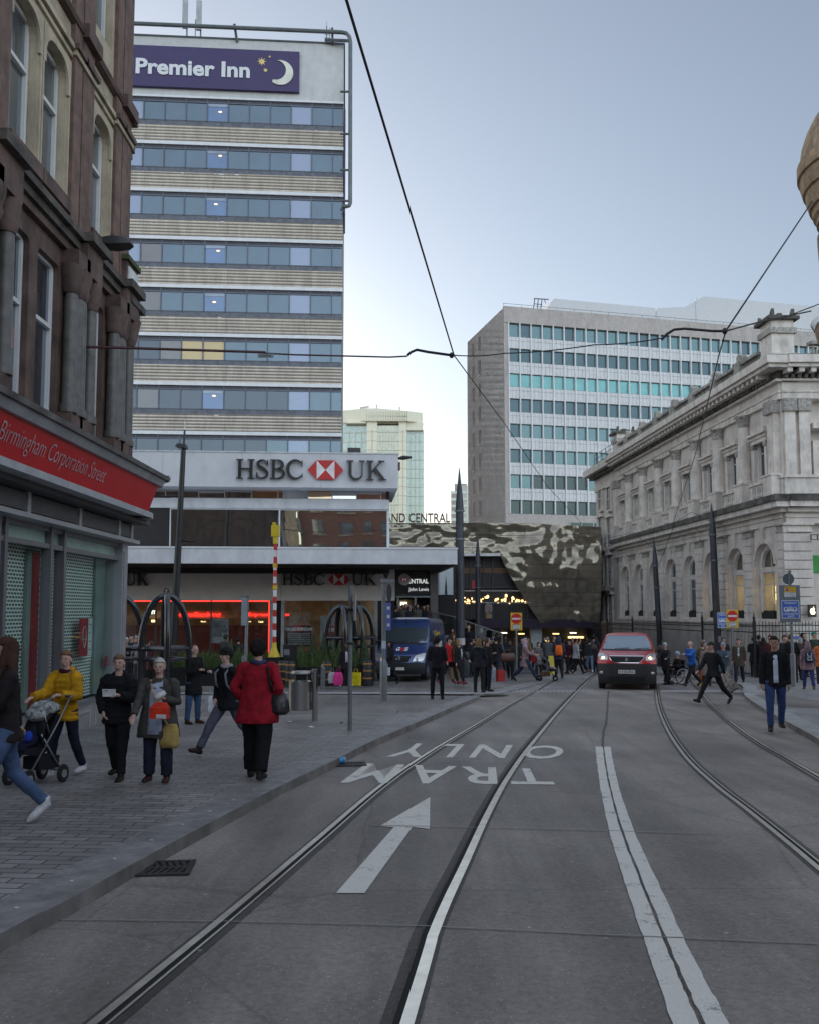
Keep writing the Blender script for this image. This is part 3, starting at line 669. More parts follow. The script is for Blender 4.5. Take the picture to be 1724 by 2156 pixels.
for xa, xb, tl in ((358.5, 586.5, .04), (589.5, 814.6, .02)):
    ua, ub = B.u(xa, W1), B.u(xb, W1); z0, z1 = bz(1151, W1), bz(1073, W1, 818)-.06; f = MB(BM)
    f.add([(ua, W1-.02, z0), (ub, W1-.02, z0), (ub, W1-.02+tl, z1), (ua, W1-.02+tl, z1)], [(0, 1, 2, 3)]); f.build('window', GL_H, BK)
# canopy
WC = 2.4; zk0, zk1 = B.hit(900, 1188, WC)[1], B.hit(900, 1156.5, WC)[1]; uc = B.u(962, WC)
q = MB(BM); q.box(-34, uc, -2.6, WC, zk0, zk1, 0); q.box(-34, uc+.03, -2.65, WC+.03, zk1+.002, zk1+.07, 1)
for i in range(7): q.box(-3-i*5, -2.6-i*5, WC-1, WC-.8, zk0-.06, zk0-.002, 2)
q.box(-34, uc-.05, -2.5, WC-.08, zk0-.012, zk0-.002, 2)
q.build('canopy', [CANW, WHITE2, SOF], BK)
# fascia under the canopy, shop windows
W2 = -1.6
zf0, zf1 = B.hit(700, 1264.5, W2)[1], zk0-.02
FAS = mat('fascia_beige', (.68, .62, .60), .6, var=.05, bst=.1, bsc=30)
q = MB(BM); q.box(-30, B.u(593, W2)-.01, W2-.15, W2, zf0, zf1); q.box(B.u(593, W2)+.01, B.u(831.6, W2), W2-.15, W2+.003, zf0, zf1)
FP = q.build('fascia', FAS, BK)
bank_sign(FP, W2, (595, 685, 691, 737, 741, 793), 1209, 1232)
q = MB(BM); z0, z1 = B.hit(300, 1233, W2)[1], B.hit(300, 1208, W2)[1]; serif_word(q, 'HSBC', B.u(118, W2), B.u(208, W2), z0, z1, W2+.06, W2+.2); serif_word(q, 'UK', B.u(266, W2), B.u(315, W2), z0, z1, W2+.06, W2+.2); q.build('lettering', BLK, FP)
g0 = gz(38)-.3
INT = mat('warm_interior', (.5, .34, .18), .8, var=.2, sc=1.5); CEIL = mat('lit_ceiling', (.8, .7, .5), emit=.8, ecol=(1, .68, .34))
zs = B.hit(700, 1385, W2)[1]
q = MB(BM); PIER = mat('pier_pale', (.36, .36, .38), .5, stain=.15)
for a, b_ in ((570, 577), (593.5, 600), (789, 796)): q.box(B.u(a, W2), B.u(b_, W2), W2-.5, W2-.02, g0, zf0)
q.build('pier', PIER, BK)
q = MB(BM); q.box(B.u(796.5, W2), B.u(831, W2), W2-1.5, W2-.05, g0, zf0, 0); q.box(B.u(577.5, W2), B.u(593, W2), W2-.5, W2-.2, g0, zf0, 0); q.box(-30, B.u(569.5, W2), W2-.3, W2-.04, g0, zs, 0); q.box(B.u(600.5, W2), B.u(788.5, W2), W2-.3, W2-.04, g0, zs, 0)
q.build('plinth', mat('black_granite', (.015, .015, .017), .25), BK)
q = MB(BM); D0 = W2-5
q.box(-30, B.u(831, W2)-.5, D0-.2, D0, g0, zf1, 0); q.box(-30, B.u(796, W2), D0, W2-.3, zf0+.3, zf0+.4, 0)
q.box(-30, B.u(569.5, W2), D0+.02, D0+.6, zs, zf0-1.15, 2); q.box(-30, B.u(796, W2), D0, W2-.3, g0, g0+.3, 3); q.box(B.u(600, W2)+1.6, B.u(700, W2), D0+.4, D0+.9, g0, zf0-.8, 4)
q.build('interior', [INT, INT, mat('kiosk_red', (.09, .02, .015), .5, emit=.006, ecol=(1, .12, .05)), mat('dark_floor', (.05, .045, .04), .3), mat('grey_screen', (.05, .055, .06))], BK)
q = MB(BM)
for i in range(9): ux = -19+i*2.1; q.box(ux, ux+.9, D0+1, D0+1.25, zf0+.27, zf0+.299)
q.build('ceiling_light', CEIL, BK)
NEON = mat('neon_red', (1, .05, .03), emit=1.6, ecol=(1, .03, .02)); YEL = mat('sign_glow', (1, .85, .45), emit=1.5, ecol=(1, .7, .3)); NWH = mat('neon_white', (1, 1, .9), emit=1.2, ecol=(.9, 1, .8))
q = MB(BM); wN = W2-2.2
def bt(s, xa, xb, y0, y1, w, m=None, bold=.02):
    a, z1 = B.hit(xa, y0, w); b_, z0 = B.hit(xb, y1, w); put_text(q, s, a, b_, z0, z1, w, bold=bold, ext=.01, m=m)
q.box(B.u(250, wN), B.u(566, wN), wN-.2, wN-.1, B.hit(400, 1302, wN)[1], B.hit(400, 1286, wN)[1], 1)
bt('ExpressBanking', 352, 466, 1289, 1301, wN, 0); bt('Express', 524, 566, 1290, 1299.5, wN, 0); bt('Expressc', 600, 610, 1290, 1299, wN, 0, .01)
q.box(B.u(250, W2), B.u(568.8, W2), W2-.1, W2-.07, zf0-.05, zf0-.01, 0); q.box(B.u(567.2, W2), B.u(568.8, W2), W2-.1, W2-.07, zs, zf0-.05, 0)
for x in (425, 468, 520, 546): bt('Pay in' if x != 546 else 'Cash', x-1, x+9, 1307, 1311, wN, 2, .01)
for x in (300, 322): q.box(B.u(x, wN), B.u(x+9, wN), wN-.05, wN, B.hit(x, 1310, wN)[1], B.hit(x, 1305, wN)[1], 2)
bt('sim', 310, 331, 1282, 1293, wN+.3, 3, .01)
q.build('shop_sign', [NEON, INT, YEL, NWH], BK)
q = MB(BM); wP = W2-.14      # posters in the windows
PD = mat('poster_dark', (.03, .03, .035), .4); PG = mat('poster_grey', (.34, .34, .36), .5); INK = mat('ink', (.05, .05, .055)); PW = mat('poster_white', (.6, .6, .6)); PR = mat('poster_red', (.4, .03, .03), .5)
def bx(xa, xb, y0, y1, w, m): q.box(B.u(xa, w), B.u(xb, w), w-.02, w, B.hit(xa, y1, w)[1], B.hit(xa, y0, w)[1], m)
bx(446, 484, 1303, 1354, wP, 1)
for i, s in enumerate(('1 IN 25 PEOPLE', 'LIVING IN', 'BIRMINGHAM', 'IS NAMED ALI, SO', 'IT SHOULD BE EASY', 'A SAVVY ACCOUNT', 'GET IN THE', 'BE HAPPIER.')): bt(s, 450, 450+[24, 16, 25, 27, 30, 28, 18, 19][i], 1308+i*4.2, 1310.6+i*4.2, wP+.01, 2, .01)
bx(604, 657, 1318, 1361, wP, 0)
lines = 'MORE THAN THE LIBRARY OF BIRMINGHAM|BLACK COUNTRY, MOTOR CITY AND MORE|PASSION, THEY ARE ALL AROUND US|THE WORKSHOP OF THE WORLD, CAPITAL|OF CULTURE THAT IS PART OF EVERYTHING,|SMALL BUSINESS AND YOU HOLD ON'.split('|')
for i in range(6): bt(lines[i], 607, 654, 1333+i*4.3, 1335.4+i*4.3, wP+.01, 3, .012)
for i in range(7): bt(lines[(i*2+1) % 6][:24+i], 610, 654, 1290+i*4, 1292+i*4, wP+.01, 3, .01)
bx(618, 645, 1315, 1331, wP, 4)
bt('YOU ARE BIRMINGHAM.', 601, 659, 1321, 1328, wP+.012, 3, .03)
bx(676, 712, 1297, 1361, wP-.3, 1); bx(692, 709, 1318, 1350, wP-.28, 4); bx(694, 707, 1322, 1330, wP-.275, 3)
q.build('poster', [PD, PG, INK, PW, PR], BK)
q = MB(BM)
for a, b_ in ((233, 330), (331, 446), (447, 569.5), (600.5, 697), (698, 788.5)):
    q.add([(B.u(a, W2), W2-.12, zs), (B.u(b_, W2), W2-.12, zs), (B.u(b_, W2), W2-.12, zf0), (B.u(a, W2), W2-.12, zf0)], [(0, 1, 2, 3)])
q.build('shop_glass', clear_glass('shop_glass', a=.10), BK)
q = MB(BM)
for a in (330.5, 446.5, 697.5): q.box(B.u(a, W2)-.03, B.u(a, W2)+.03, W2-.14, W2-.04, zs, zf0)
q.build('window_frame', mat('dark_frame', (.06, .06, .065), .4), BK)
q = MB(BM)      # flood lamps, camera and the lamp arm on the corner
u_, z_ = B.hit(746, 957, -.3); q.box(u_-.28, u_+.28, -.5, -.2, z_+.06, z_+.28)
q.tube([(0.02, -.3, bz(963)), (.25, -.3, bz(961)), (.6, -.3, bz(960))], [.05, .1, .05], 8); q.box(.0, .1, -.4, -.1, bz(988), bz(972))
u_, z_ = B.hit(813, 1192, 1); q.tube([(u_, 1, z_), (u_, 1, z_-.45)], .03, 6); q.ell((u_, 1, z_-.35), (.1, .1, .16))
q.build('flood_lamp', mat('lamp_black', (.03, .03, .032), .4), BK)
# round sign hanging at the corner
q = MB(BM); u_, z_ = B.hit(851.6, 1220, .6); q.prism(arc(u_, z_, .25, .25, 0, 345, 23), .56, .62, 0); emblem(q, u_-.16, u_+.16, z_-.085, z_+.085, .62, 1, 2); q.build('round_sign', [mat('disc_pale', (.26, .22, .23)), RED, EWH], BK)
# ================================================================== grey office block
O = Fr((1064-862)/FD*110, 110, 13.8); O2 = Fr(O.o.x, O.o.y, 13.8-90)
OB = thing('office_block', 'grey concrete office block with a grid of teal windows beyond the pale stone building', 'building', (O.o.x, O.o.y, gz(110)))
OM = local(OB) @ O.M; OM2 = local(OB) @ O2.M
CONC = mat('grey_concrete', (.5, .45, .43), .7, var=.08, stain=.25, stsc=(.5, .5, .15)); SPAN = mat('spandrel_white', (.72, .72, .74), .5, var=.06, stain=.15, stsc=(1.5, 1.5, .2)); FIN = mat('white_fin', (.78, .79, .8), .5, var=.03)
m, nt, b, L = base('stone_panels'); br = nd(nt, 'TexBrick'); L(pos(nt, L, rot=(R(90), 0, R(0)), kind='UV'), br.inputs['Vector'])
CONC2 = mat('panel_concrete', (.80, .755, .73), .7, var=.1, stain=.15, sc=.5); JNT = mat('joint_dark', (.42, .39, .38))
zo = lambda y: O.hit(1070, y)[1]
ztop = zo(645); r0 = zo(680); pitch8 = (zo(680)-zo(1052))/7; wh = zo(680)-zo(708)
Lf_ = -15.1; q = MB(OM); q.box(-.0, 48, -15.1, -.35, gz(110), ztop-.2, 0); q.box(.0, 48, -.35, .1, r0+.05, ztop, 0); q.box(0, 48, -.35, .05, zo(1180)-9, r0-7*pitch8-wh-.02, 0)
q.box(0, .62, -.35, .02, r0-7*pitch8-wh, r0+.04, 0)
for k in range(7): q.box(.62, 48, -.35, -.05, r0-(k+1)*pitch8+.02, r0-k*pitch8-wh, 1); q.box(.62, 48, -.05, -.03, r0-(k+.5)*pitch8-.6, r0-(k+.5)*pitch8-.57, 2)
for i in range(32):
    q.box(.55+i*1.5, .67+i*1.5, -.34, .12, r0-7*pitch8-wh, r0+.04, 3)
    for k in range(7):
        q.box(1.05+i*1.5, 1.07+i*1.5, -.06, -.035, r0-(k+1)*pitch8+.03, r0-k*pitch8-wh-.01, 2); q.box(1.6+i*1.5, 1.62+i*1.5, -.06, -.035, r0-(k+1)*pitch8+.03, r0-k*pitch8-wh-.01, 2)
q.build('wall', [CONC, SPAN, mat('spandrel_joint', (.3, .3, .32)), FIN], OB)
q = MB(OM2); q.box(-15.1, -.4, -14, .0, gz(110), ztop-.21, 0); q.box(-.4, -.02, -.4, .0, gz(110), ztop-.21, 0)
for k in range(26): q.box(-15.1, -.02, .0, .012, ztop-1.5-k*1.55, ztop-1.46-k*1.55, 1)
for i in range(8): q.box(-13.5+i*1.9, -13.47+i*1.9, 0, .012, gz(110), ztop-.3, 1)
q.box(-14.9, -9, -8, -.5, ztop-.2, ztop+.2, 0); q.box(-18.5, -15.12, -9, -1.0, gz(110), ztop-1.2, 0)
q.build('side_wall', [CONC2, JNT], OB)
GT = [glass('office_teal', (.03, .10, .12), .10, (.6, .88, .95), .03), glass('office_dark', (.015, .05, .07), .07, (.5, .75, .85), .03), glass('office_cyan', (.10, .36, .38), .10, (.6, 1, 1), .05), glass('office_black', (.008, .02, .025), .05, (.6, .8, .85), .02)]
cnt = [21, 20, 16, 13, 9, 7, 7, 7]; stuffq = MB(OM); DFR = mat('office_frame', (.05, .06, .07), .4)
for k in range(8):
    mi = [0, 1, 2, 1, 0, 0, 0, 3][k]; z1 = r0-k*pitch8; z0 = z1-wh
    for i in range(31):
        ua, ub = .68+i*1.5, 2.04+i*1.5; g = MB(OM) if i < cnt[k] else stuffq; t_ = rr.uniform(-.01, .012)
        gi = mi if not (k == 6 and i > 1) else 3
        if rr.random() < .12 and k not in (2,): gi = (gi+1) % 4 if gi != 1 else 0
        g.add([(ua, -.25, z0), (ub, -.25, z0), (ub, -.25+t_, z1), (ua, -.25+t_, z1)], [(0, 1, 2, 3)], gi); g.box(ua, ub, -.25, -.12, z1-.07, z1, 4); g.box(ua, ub, -.25, -.1, z0, z0+.04, 4)
        if i < cnt[k]: g.build('window', GT+[DFR], OB)
stuffq.build('windows', GT+[DFR], OB, kind='stuff')
for k in range(9):
    for px, py in ((995.3, 720), (1008.3, 708)):
        u_, z_ = O2.hit(px, py+17, .0); z_ -= k*pitch8*1.0; g = MB(OM2); g.box(u_-.45, u_+.45, -.02, .03, z_-1.0, z_+1.0, 0); g.box(u_-.5, u_+.5, .03, .1, z_-1.12, z_-1.01, 1); g.build('window', [mat('slot_window', (.05, .05, .055), .6), CONC], OB)
q = MB(OM); PH_ = mat('plant_screen', (.6, .61, .64), .5, var=.03)
def op(w, *pts): return [O.hit(x, y, w) for x, y in pts]
q.prism(op(-5, (1146, 668), (1149, 651), (1164.5, 628.4), (1379.5, 648.5), (1379.5, 690)), -14, -5); q.prism(op(-5.5, (1379.5, 690), (1381, 648.7), (1442, 646.3), (1480, 624), (1724, 646), (1780, 700)), -14, -5.5)
u_ = O.u(1480, -5.4); q.box(u_-.1, u_+.1, -5.5, -5.4, ztop, O.hit(1480, 628, -5.4)[1])
q.build('penthouse', PH_, OB)
q = MB(OM)
for i in range(20): q.tube([(.1+i*2.4, -.3, ztop-.1), (.1+i*2.4, -.3, ztop+.45)], .02, 4)
q.tube([(0, -.3, ztop+.45), (48, -.3, ztop+.45)], .025, 4)
u_, z_ = O.hit(1128, 648, -1.5)
for dx in (-.5, .0, .5): q.tube([(u_+dx, -1.5, ztop-.3), (u_+dx+.3, -1.5, z_+1.2)], .06, 5)
q.tube([(u_-.3, -1.5, z_+1.2), (u_+1.7, -1.5, z_+1.25)], .07, 5); q.tube([(u_+1.1, -1.5, z_+1.25), (u_+1.3, -1.5, z_+.7)], .05, 5); q.tube([(u_-.3, -1.5, z_+.5), (u_+.8, -1.5, z_+.5)], .05, 5)
q.build('roof_rail', mat('rail_dark', (.06, .065, .07)), OB)
q = MB(OM); a, z_ = O.hit(1198, 1100, .06); q.box(a, a+8, .06, .1, z_-1.7, z_, 0)
for i in range(6): q.box(a+i*1.6, a+i*1.6+.06, .1, .13, z_-1.7, z_, 1)
q.build('low_window', [GT[3], SPAN], OB)

# ================================================================== distant towers
HT = thing('glass_tower', 'tall pale cream glass tower far off behind the end of the white bank sign', 'building', ((806-862)/FD*300, 300, gz(300)))
F3 = Fr(0, 300, 0); HM = local(HT) @ F3.M
CRM = mat('hazy_cream_clad', (.8, .78, .64), .5, var=.04, emit=0); GLB = glass('far_glass', (.36, .42, .38), .15, (.8, .95, .95), .05); GLC = glass('far_glass_pale', (.62, .62, .50), .12, (.95, 1, .9), .05); LN = mat('far_line', (.52, .52, .43))  # distance haze and backlight put into these pale colours
q = MB(HM); fx = lambda x: F3.u(x); fz = lambda y: F3.hit(862, y)[1]
def blk(xa, xb, ya, w0, w1, m): q.box(fx(xa), fx(xb), w0, w1, -2, fz(ya), m)
blk(690, 720.5, 868, -18, -2, 0); blk(720.5, 772, 888, -18, -1, 1); blk(772, 794, 883, -18, 1.5, 0); blk(794, 840, 896, -18, 0, 2); blk(840, 856, 886, -18, 1.2, 0); blk(856, 892, 903, -18, -1.2, 1)
q.slab([(fx(700), -2), (fx(772), 2.4), (fx(794), 2.4), (fx(857), 2.2), (fx(889.7), -1), (fx(889.7), -18), (fx(700), -18)], fz(889), lambda x, y: fz(863) if x < fx(800) else fz(868), 0)
q.box(fx(728), fx(771), -1, 1.6, fz(893), fz(889), 0); q.box(fx(856.2), fx(890.3), -1.2, .2, fz(906), fz(889), 0)
q.build('wall', [CRM, GLB, GLC], HT)
q = MB(HM)
for i in range(60): z_ = fz(892)-i*3.1; q.box(fx(720.5), fx(772), -1, -.9, z_, z_+.22); q.box(fx(794), fx(840), 0, .1, z_, z_+.22); q.box(fx(856), fx(892), -1.2, -1.1, z_, z_+.22); q.box(fx(772), fx(794), 1.5, 1.6, z_, z_+.12); q.box(fx(840), fx(856), 1.2, 1.3, z_, z_+.12)
for x in (734, 747, 760, 783, 800, 806, 812, 818, 824, 830, 848, 864, 873, 882): 
    w_ = 1.5 if 772 < x < 794 else 0 if 794 < x < 840 else 1.2 if 840 < x < 856 else -1; q.box(fx(x), fx(x)+.2, w_, w_+.15, -2, fz(906))
for i in range(18): x = 772+i*5; q.box(fx(x), fx(x)+.12, 2.2, 2.5, fz(888), fz(869))
q.box(fx(772), fx(857), 2.2, 2.48, fz(879.2), fz(878.6))
for x, y0, y1 in ((793, 862, 852), (841, 866, 857)): q.tube([(fx(x), 0, fz(y0)), (fx(x), 0, fz(y1))], .25, 5)
q.tube([(fx(758), 0, fz(864)), (fx(758), 0, fz(859)), (fx(776), 0, fz(856.5))], .35, 5)
q.build('mullions', LN, HT)
F4 = Fr(0, 380, 0); HT2 = thing('apartment_tower', 'small banded tower block far off between the thick tapered pole and the office block', 'building', ((967-862)/FD*380, 380, gz(380))); HM = local(HT2) @ F4.M
q = MB(HM); g_ = lambda x: F4.u(x); h_ = lambda y: F4.hit(862, y)[1]
q.box(g_(949), g_(969), -14, 0, -2, h_(1034), 0); q.box(g_(969), g_(984), -14, 1, -2, h_(1023), 1); q.box(g_(957), g_(983), -10, -1, h_(1034), h_(1018), 0); q.build('wall', [mat('far_brick', (.33, .33, .32)), mat('far_pale', (.5, .52, .5))], HT2)
q = MB(HM)
for i in range(20): z_ = h_(1040)-i*2.9; q.box(g_(950), g_(968), 0, .15, z_, z_+1.2); q.box(g_(970), g_(982), 1, 1.15, z_, z_+1.1)
q.build('window', GLB, HT2)

# ================================================================== mirrored station building
S = Fr(0, 62, 0); ST = thing('station_building', 'station building with a rippled mirror skin over a dark glazed front', 'building', ((1030-862)/FD*62, 62, gz(62))); SM = local(ST) @ S.M
m, nt, b, L = base('mirror_skin'); b.inputs['Metallic'].default_value = .62; b.inputs['Roughness'].default_value = .13; b.inputs['Base Color'].default_value = (.36, .32, .26, 1)
n1 = noi(nt, L, pos(nt, L, (1, 1, 1.2)), .5, 1, .4); bump(nt, L, b, n1, .45, .5); tcm = nd(nt, 'TexCoord'); spm = nd(nt, 'SeparateXYZ'); cbm = nd(nt, 'CombineXYZ'); L(tcm.outputs['Object'], spm.inputs[0]); L(spm.outputs[0], cbm.inputs[0]); L(spm.outputs[2], cbm.inputs[1]); brm = nd(nt, 'TexBrick'); L(cbm.outputs[0], brm.inputs[0]); brm.inputs['Scale'].default_value = 1; brm.inputs['Brick Width'].default_value = 2.4; brm.inputs['Row Height'].default_value = .95; brm.inputs['Mortar Size'].default_value = .018
for a_, c_ in (('Color1', (.30, .262, .205, 1)), ('Color2', (.26, .228, .18, 1)), ('Mortar', (.14, .12, .1, 1))): brm.inputs[a_].default_value = c_
L(brm.outputs[0], b.inputs['Base Color']); MIR = m
def skin_bottom(x):
    if x < 1052: return 1166
    k = min(1, (x-1052)/90); return 1166+(1318-1166)*(k**.8 if k < 1 else 1)
def skin_top(x): return 1101+max(0, x-1085)*.055
q = MB(SM); nx, ny = 150, 50; vs = []
for i in range(nx+1):
    x = 816+(1262-816)*i/nx; yb, yt = skin_bottom(x), skin_top(x)
    for j in range(ny+1):
        y = yt+(yb-yt)*j/ny; u_, z_ = S.hit(x, y)
        bl = max(0, min(1, (x-1040)/80)); zz = (1-(y-1101)/217)
        w_ = .26*mnoise.noise(Vector((u_*.5, z_*.7, 1.7)))+.10*mnoise.noise(Vector((u_*1.6, z_*2.3, 5)))+bl*(1.1*math.sin(max(0, min(1, zz*1.1))*math.pi*.75)-.5)
        vs.append((u_, w_, z_))
q.add(vs, [(i*(ny+1)+j, (i+1)*(ny+1)+j, (i+1)*(ny+1)+j+1, i*(ny+1)+j+1) for i in range(nx) for j in range(ny)])
q.build('mirror_skin', MIR, ST, smooth='all')
q = MB(SM)      # seams
for yy in (1119, 1136, 1151):
    a, b_ = S.hit(820, yy, .35), S.hit(1060, yy+3, .35); q.tube([(a[0], .36, a[1]), (b_[0], .36, b_[1])], .018, 4)
a, b_ = S.hit(816, 1167, .4), S.hit(1052, 1167, .4); q.box(a[0], b_[0], -.2, .5, a[1]-.12, a[1]+.06, 1)
q.build('trim', [mat('seam', (.2, .18, .15), .4, .5), mat('pale_metal', (.6, .6, .62), .4, .3)], ST)
GLN = glass('station_glazing', (.02, .017, .022), .03, (.7, .75, .85), .03, wav=.2)
sx = lambda x, w=0: S.u(x, w); sz = lambda y, w=0: S.hit(1000, y, w)[1]
q = MB(SM)
q.box(sx(900), sx(1290), -14, -4, gz(62), sz(1106), 0)
q.box(sx(955), sx(1260), -1.0, -.8, sz(1304, -1), sz(1166, -1), 1)
q.box(sx(1000), sx(1262), -3.5, -.3, sz(1322, -.3), sz(1304, -.3), 2)
q.box(sx(1119), sx(1142.5), -1.6, -.9, gz(62), sz(1322, -.3), 3); q.box(sx(1000), sx(1300), -4, -3.9, gz(62), sz(1322), 0)
q.box(sx(922.5), sx(951), -6, 1.5, gz(60), sz(1190, 1.5), 4)
q.build('wall', [mat('black_wall', (.012, .011, .014), .5), GLN, mat('purple_fascia', (.022, .012, .035), .35), mat('grey_pier', (.42, .46, .47), .5), mat('glass_pier', (.50, .56, .58), .4, var=.04)], ST)
q = MB(SM)
for y in (1244, 1269): a = sz(y, 0); q.tube([(sx(958), .1, a), (sx(1145 if y < 1250 else 1115), .1, a)], .035, 5, 0)
for x in (990, 1018, 1037, 1075, 1110): q.box(sx(x), sx(x)+.08, -.8, -.6, sz(1304), sz(1170), 1)
q.box(sx(965), sx(1110), -.8, -.65, sz(1237), sz(1234), 1)
q.build('mullions', [mat('rail_pale', (.35, .36, .38), .4, .5), mat('mullion_dark', (.04, .04, .045), .4)], ST)
q = MB(SM); rr = random.Random(21)
for i in range(46): x = rr.uniform(960, 1112); y = 1264+rr.gauss(0, 3); q.ell((sx(x), -.7, sz(y)), (.05+rr.random()*.05,)*3, 6, 4, 0)
for x, y in ((1027, 1256), (1066, 1254), (1080, 1259), (1008, 1262)): q.ell((sx(x), -.6, sz(y)), (.09, .05, .12), 6, 4, 1)
for i in range(5): x = 1063+i*38; q.box(sx(x), sx(x+12), -3.4, -2.9, sz(1336+i % 2*2), sz(1334+i % 2*2), 1 if i % 2 else 2)
q.box(sx(1212), sx(1246), -3.6, -3.3, sz(1347), sz(1343), 1); q.box(sx(1160), sx(1168), -3.5, -3.2, sz(1354), sz(1351), 1)
q.build('light_string', [mat('bulb', (1, .7, .35), emit=1.2, ecol=(1, .62, .25)), mat('bulb_gold', (1, .8, .35), emit=1.6, ecol=(1, .7, .25)), mat('bulb_white', (1, .9, .7), emit=1.5)], ST)
q = MB(SM)
def spx(x0, x1, y0, y1, w, m): q.box(sx(x0, w), sx(x1, w), w-.03, w, sz(y1, w), sz(y0, w), m)
spx(1018, 1037, 1260, 1303, -.55, 0); u_, z_ = S.hit(1028, 1281, -.5); q.ell((u_, -.53, z_), (.27, .02, .42), 16, 10, 1); spx(1022, 1034, 1293, 1302, -.53, 2); spx(992, 999, 1222, 1240, -.5, 3); spx(970, 1075, 1196, 1207, -.75, 4)
q.build('poster', [mat('poster_dark', (.03, .03, .035)), mat('oval_poster', (.25, .2, .18), var=.5, sc=4), mat('tan_card', (.3, .2, .1)), mat('poster_red', (.4, .03, .03)), mat('timber_strip', (.16, .085, .04), .6)], ST)
# roof lettering
q = MB(SM); a = sx(826); b_ = sx(947)
put_text(q, 'GRAND CENTRAL', a-(b_-a)*.345, b_, sz(1100.8), sz(1081.4), .2, bold=.012, ext=.08)
q.build('roof_lettering', mat('letter_rust', (.10, .035, .035), .5, var=.2), ST)
# entrance bay between the bank and the pier
E = Fr(0, 52, 0); EN = thing('station_entrance', 'dark station entrance with white lettering above a glazed doorway', 'building entrance', ((880-862)/FD*52, 52, gz(52))); EM = local(EN) @ E.M
ex = lambda x, w=0: E.u(x, w); ez = lambda y, w=0: E.hit(870, y, w)[1]
q = MB(EM); q.box(ex(826), ex(908), -3, -.02, ez(1252), ez(1180), 0); q.box(ex(826), ex(960), -4, -3.5, gz(52), ez(1250), 0); q.box(ex(905), ex(921), -3, .1, gz(52), ez(1190), 1); q.box(ex(820), ex(962), -3, 4.0, ez(1186), ez(1175), 0)
q.prism([E.hit(908, 1189, .4), E.hit(960, 1189, .4), E.hit(917, 1207, .4), E.hit(908, 1207, .4)], -2, .4, 0)
q.build('wall', [mat('black_wall', (.012, .011, .014)), mat('grey_beige', (.16, .15, .15))], EN)
q = MB(EM); DFm = mat('door_frame', (.30, .34, .36), .4, .2)
q.box(ex(833), ex(911), -.1, .06, ez(1258), ez(1254.5)); 
for x in (836, 872, 906): q.box(ex(x), ex(x+4), -.1, .05, gz(52), ez(1258))
q.build('door_frame', DFm, EN)
q = MB(EM); q.box(ex(840), ex(872), -1.5, -1.4, gz(52), ez(1262), 0); q.box(ex(876), ex(906), -1.9, -1.8, gz(52), ez(1262), 1)
for i in range(5): q.box(ex(843+i*3), ex(844.6+i*3), -1.3, -1.25, ez(1278), ez(1267), 2)
q.build('doorway', [mat('door_tan', (.16, .11, .07)), mat('door_dark', (.05, .04, .04)), mat('bulb_white', (1, .9, .7), emit=1.5)], EN)
q = MB(EM)
def et(s, xa, xb, ya, yb, bold=.02): a, z1 = E.hit(xa, ya, .05); b_, z0 = E.hit(xb, yb, .05); put_text(q, s, a, b_, z0, z1, .04, bold=bold, ext=.01)
et('CENTRAL', 852, 901.5, 1219, 1228.5); et('John Lewis', 860.5, 901.6, 1237, 1246.5, .005)
q.build('lettering', mat('letter_lit', (.85, .85, .85), emit=.35), EN)
# steps and glass balustrade
SP = thing('entrance_steps', 'crowded stone steps rising to the station entrance behind the blue van', 'steps', ((900-862)/FD*46, 46, gz(46))); q = MB(local(SP))
g0_ = gz(43)
for i in range(11): xr = 6.6-i*.1; q.box(-1.5+i*.02, xr-i*.32, 42.5+i*.36, 51.9, g0_+i*.145-.002, g0_+(i+1)*.145-.003)
q.build('tread', mat('step_stone', (.16, .16, .165), .6), SP)
q = MB(local(SP)); pts = [U(899, 1286, 47), U(960, 1300, 45), U(1000, 1315, 44), U(1056, 1334, 43)]; low = [Vector((p.x, p.y, p.z-1.0)) for p in pts]
q.add([tuple(p) for p in pts+low], [(i, i+1, i+5, i+4) for i in range(3)]); q.build('balustrade', clear_glass('balustrade_glass', (.6, .68, .68), .15), SP)
q = MB(local(SP)); q.tube(pts, .03, 6); [q.tube([a, b_], .025, 5) for a, b_ in zip(pts, low)]; q.build('handrail', mat('rail_pale', (.35, .36, .38)), SP)

# ================================================================== pale stone bank building (right)
NX, ND = (1656-862)/FD*38, 38.0
N = Fr(NX, ND, -87); N2 = Fr(NX, ND, 0)
SB_ = thing('stone_building', 'pale classical stone building with columns above arched windows on the right', 'building', (NX, ND, gz(38))); NM = local(SB_) @ N.M; NM2 = local(SB_) @ N2.M
STONE = mat('pale_stone_wall', (.70, .635, .585), .65, var=.08, sc=1.2, bst=.12, bsc=12, stain=.36, stsc=(.8, .8, .3))
STON2 = mat('trim_stone', (.72, .655, .605), .6, var=.1, sc=3, stain=.42, stsc=(1.5, 1.5, .6)); BLKS = mat('soot_stone', (.12, .115, .10), .8, var=.5, sc=2.2, stain=.6); CARV = mat('carved_stone', (.42, .39, .36), .7, var=.3, sc=9, bst=.8, bsc=9, stain=.5)
SASH = mat('sash_white', (.5, .5, .5), .5, var=.05); GSN = glass('sash_glass', (.02, .022, .025), .14, (.8, .85, .9), .03); GSL = clear_glass('lit_window_glass', a=.06)
def zz(y): return N.hit(1656, y)[1]
Zp, Zsill, Zspr, Zcap0, Zcap1 = 1.2, 1.35, 3.75, 5.05, 5.42
Zb0, Zb1, Zped, Zcc0, Zcc1 = 6.1, 6.62, 7.5, 10.25, 10.8
Zcor, Zctop, Zbal = 11.75, 12.5, 13.35
BW = 3.03; ARC_R = .98
def bays(): return [-(2.05+BW*k) for k in range(8)]
ub0 = -(2.05+BW*7)-BW/2; Lend = -31.0
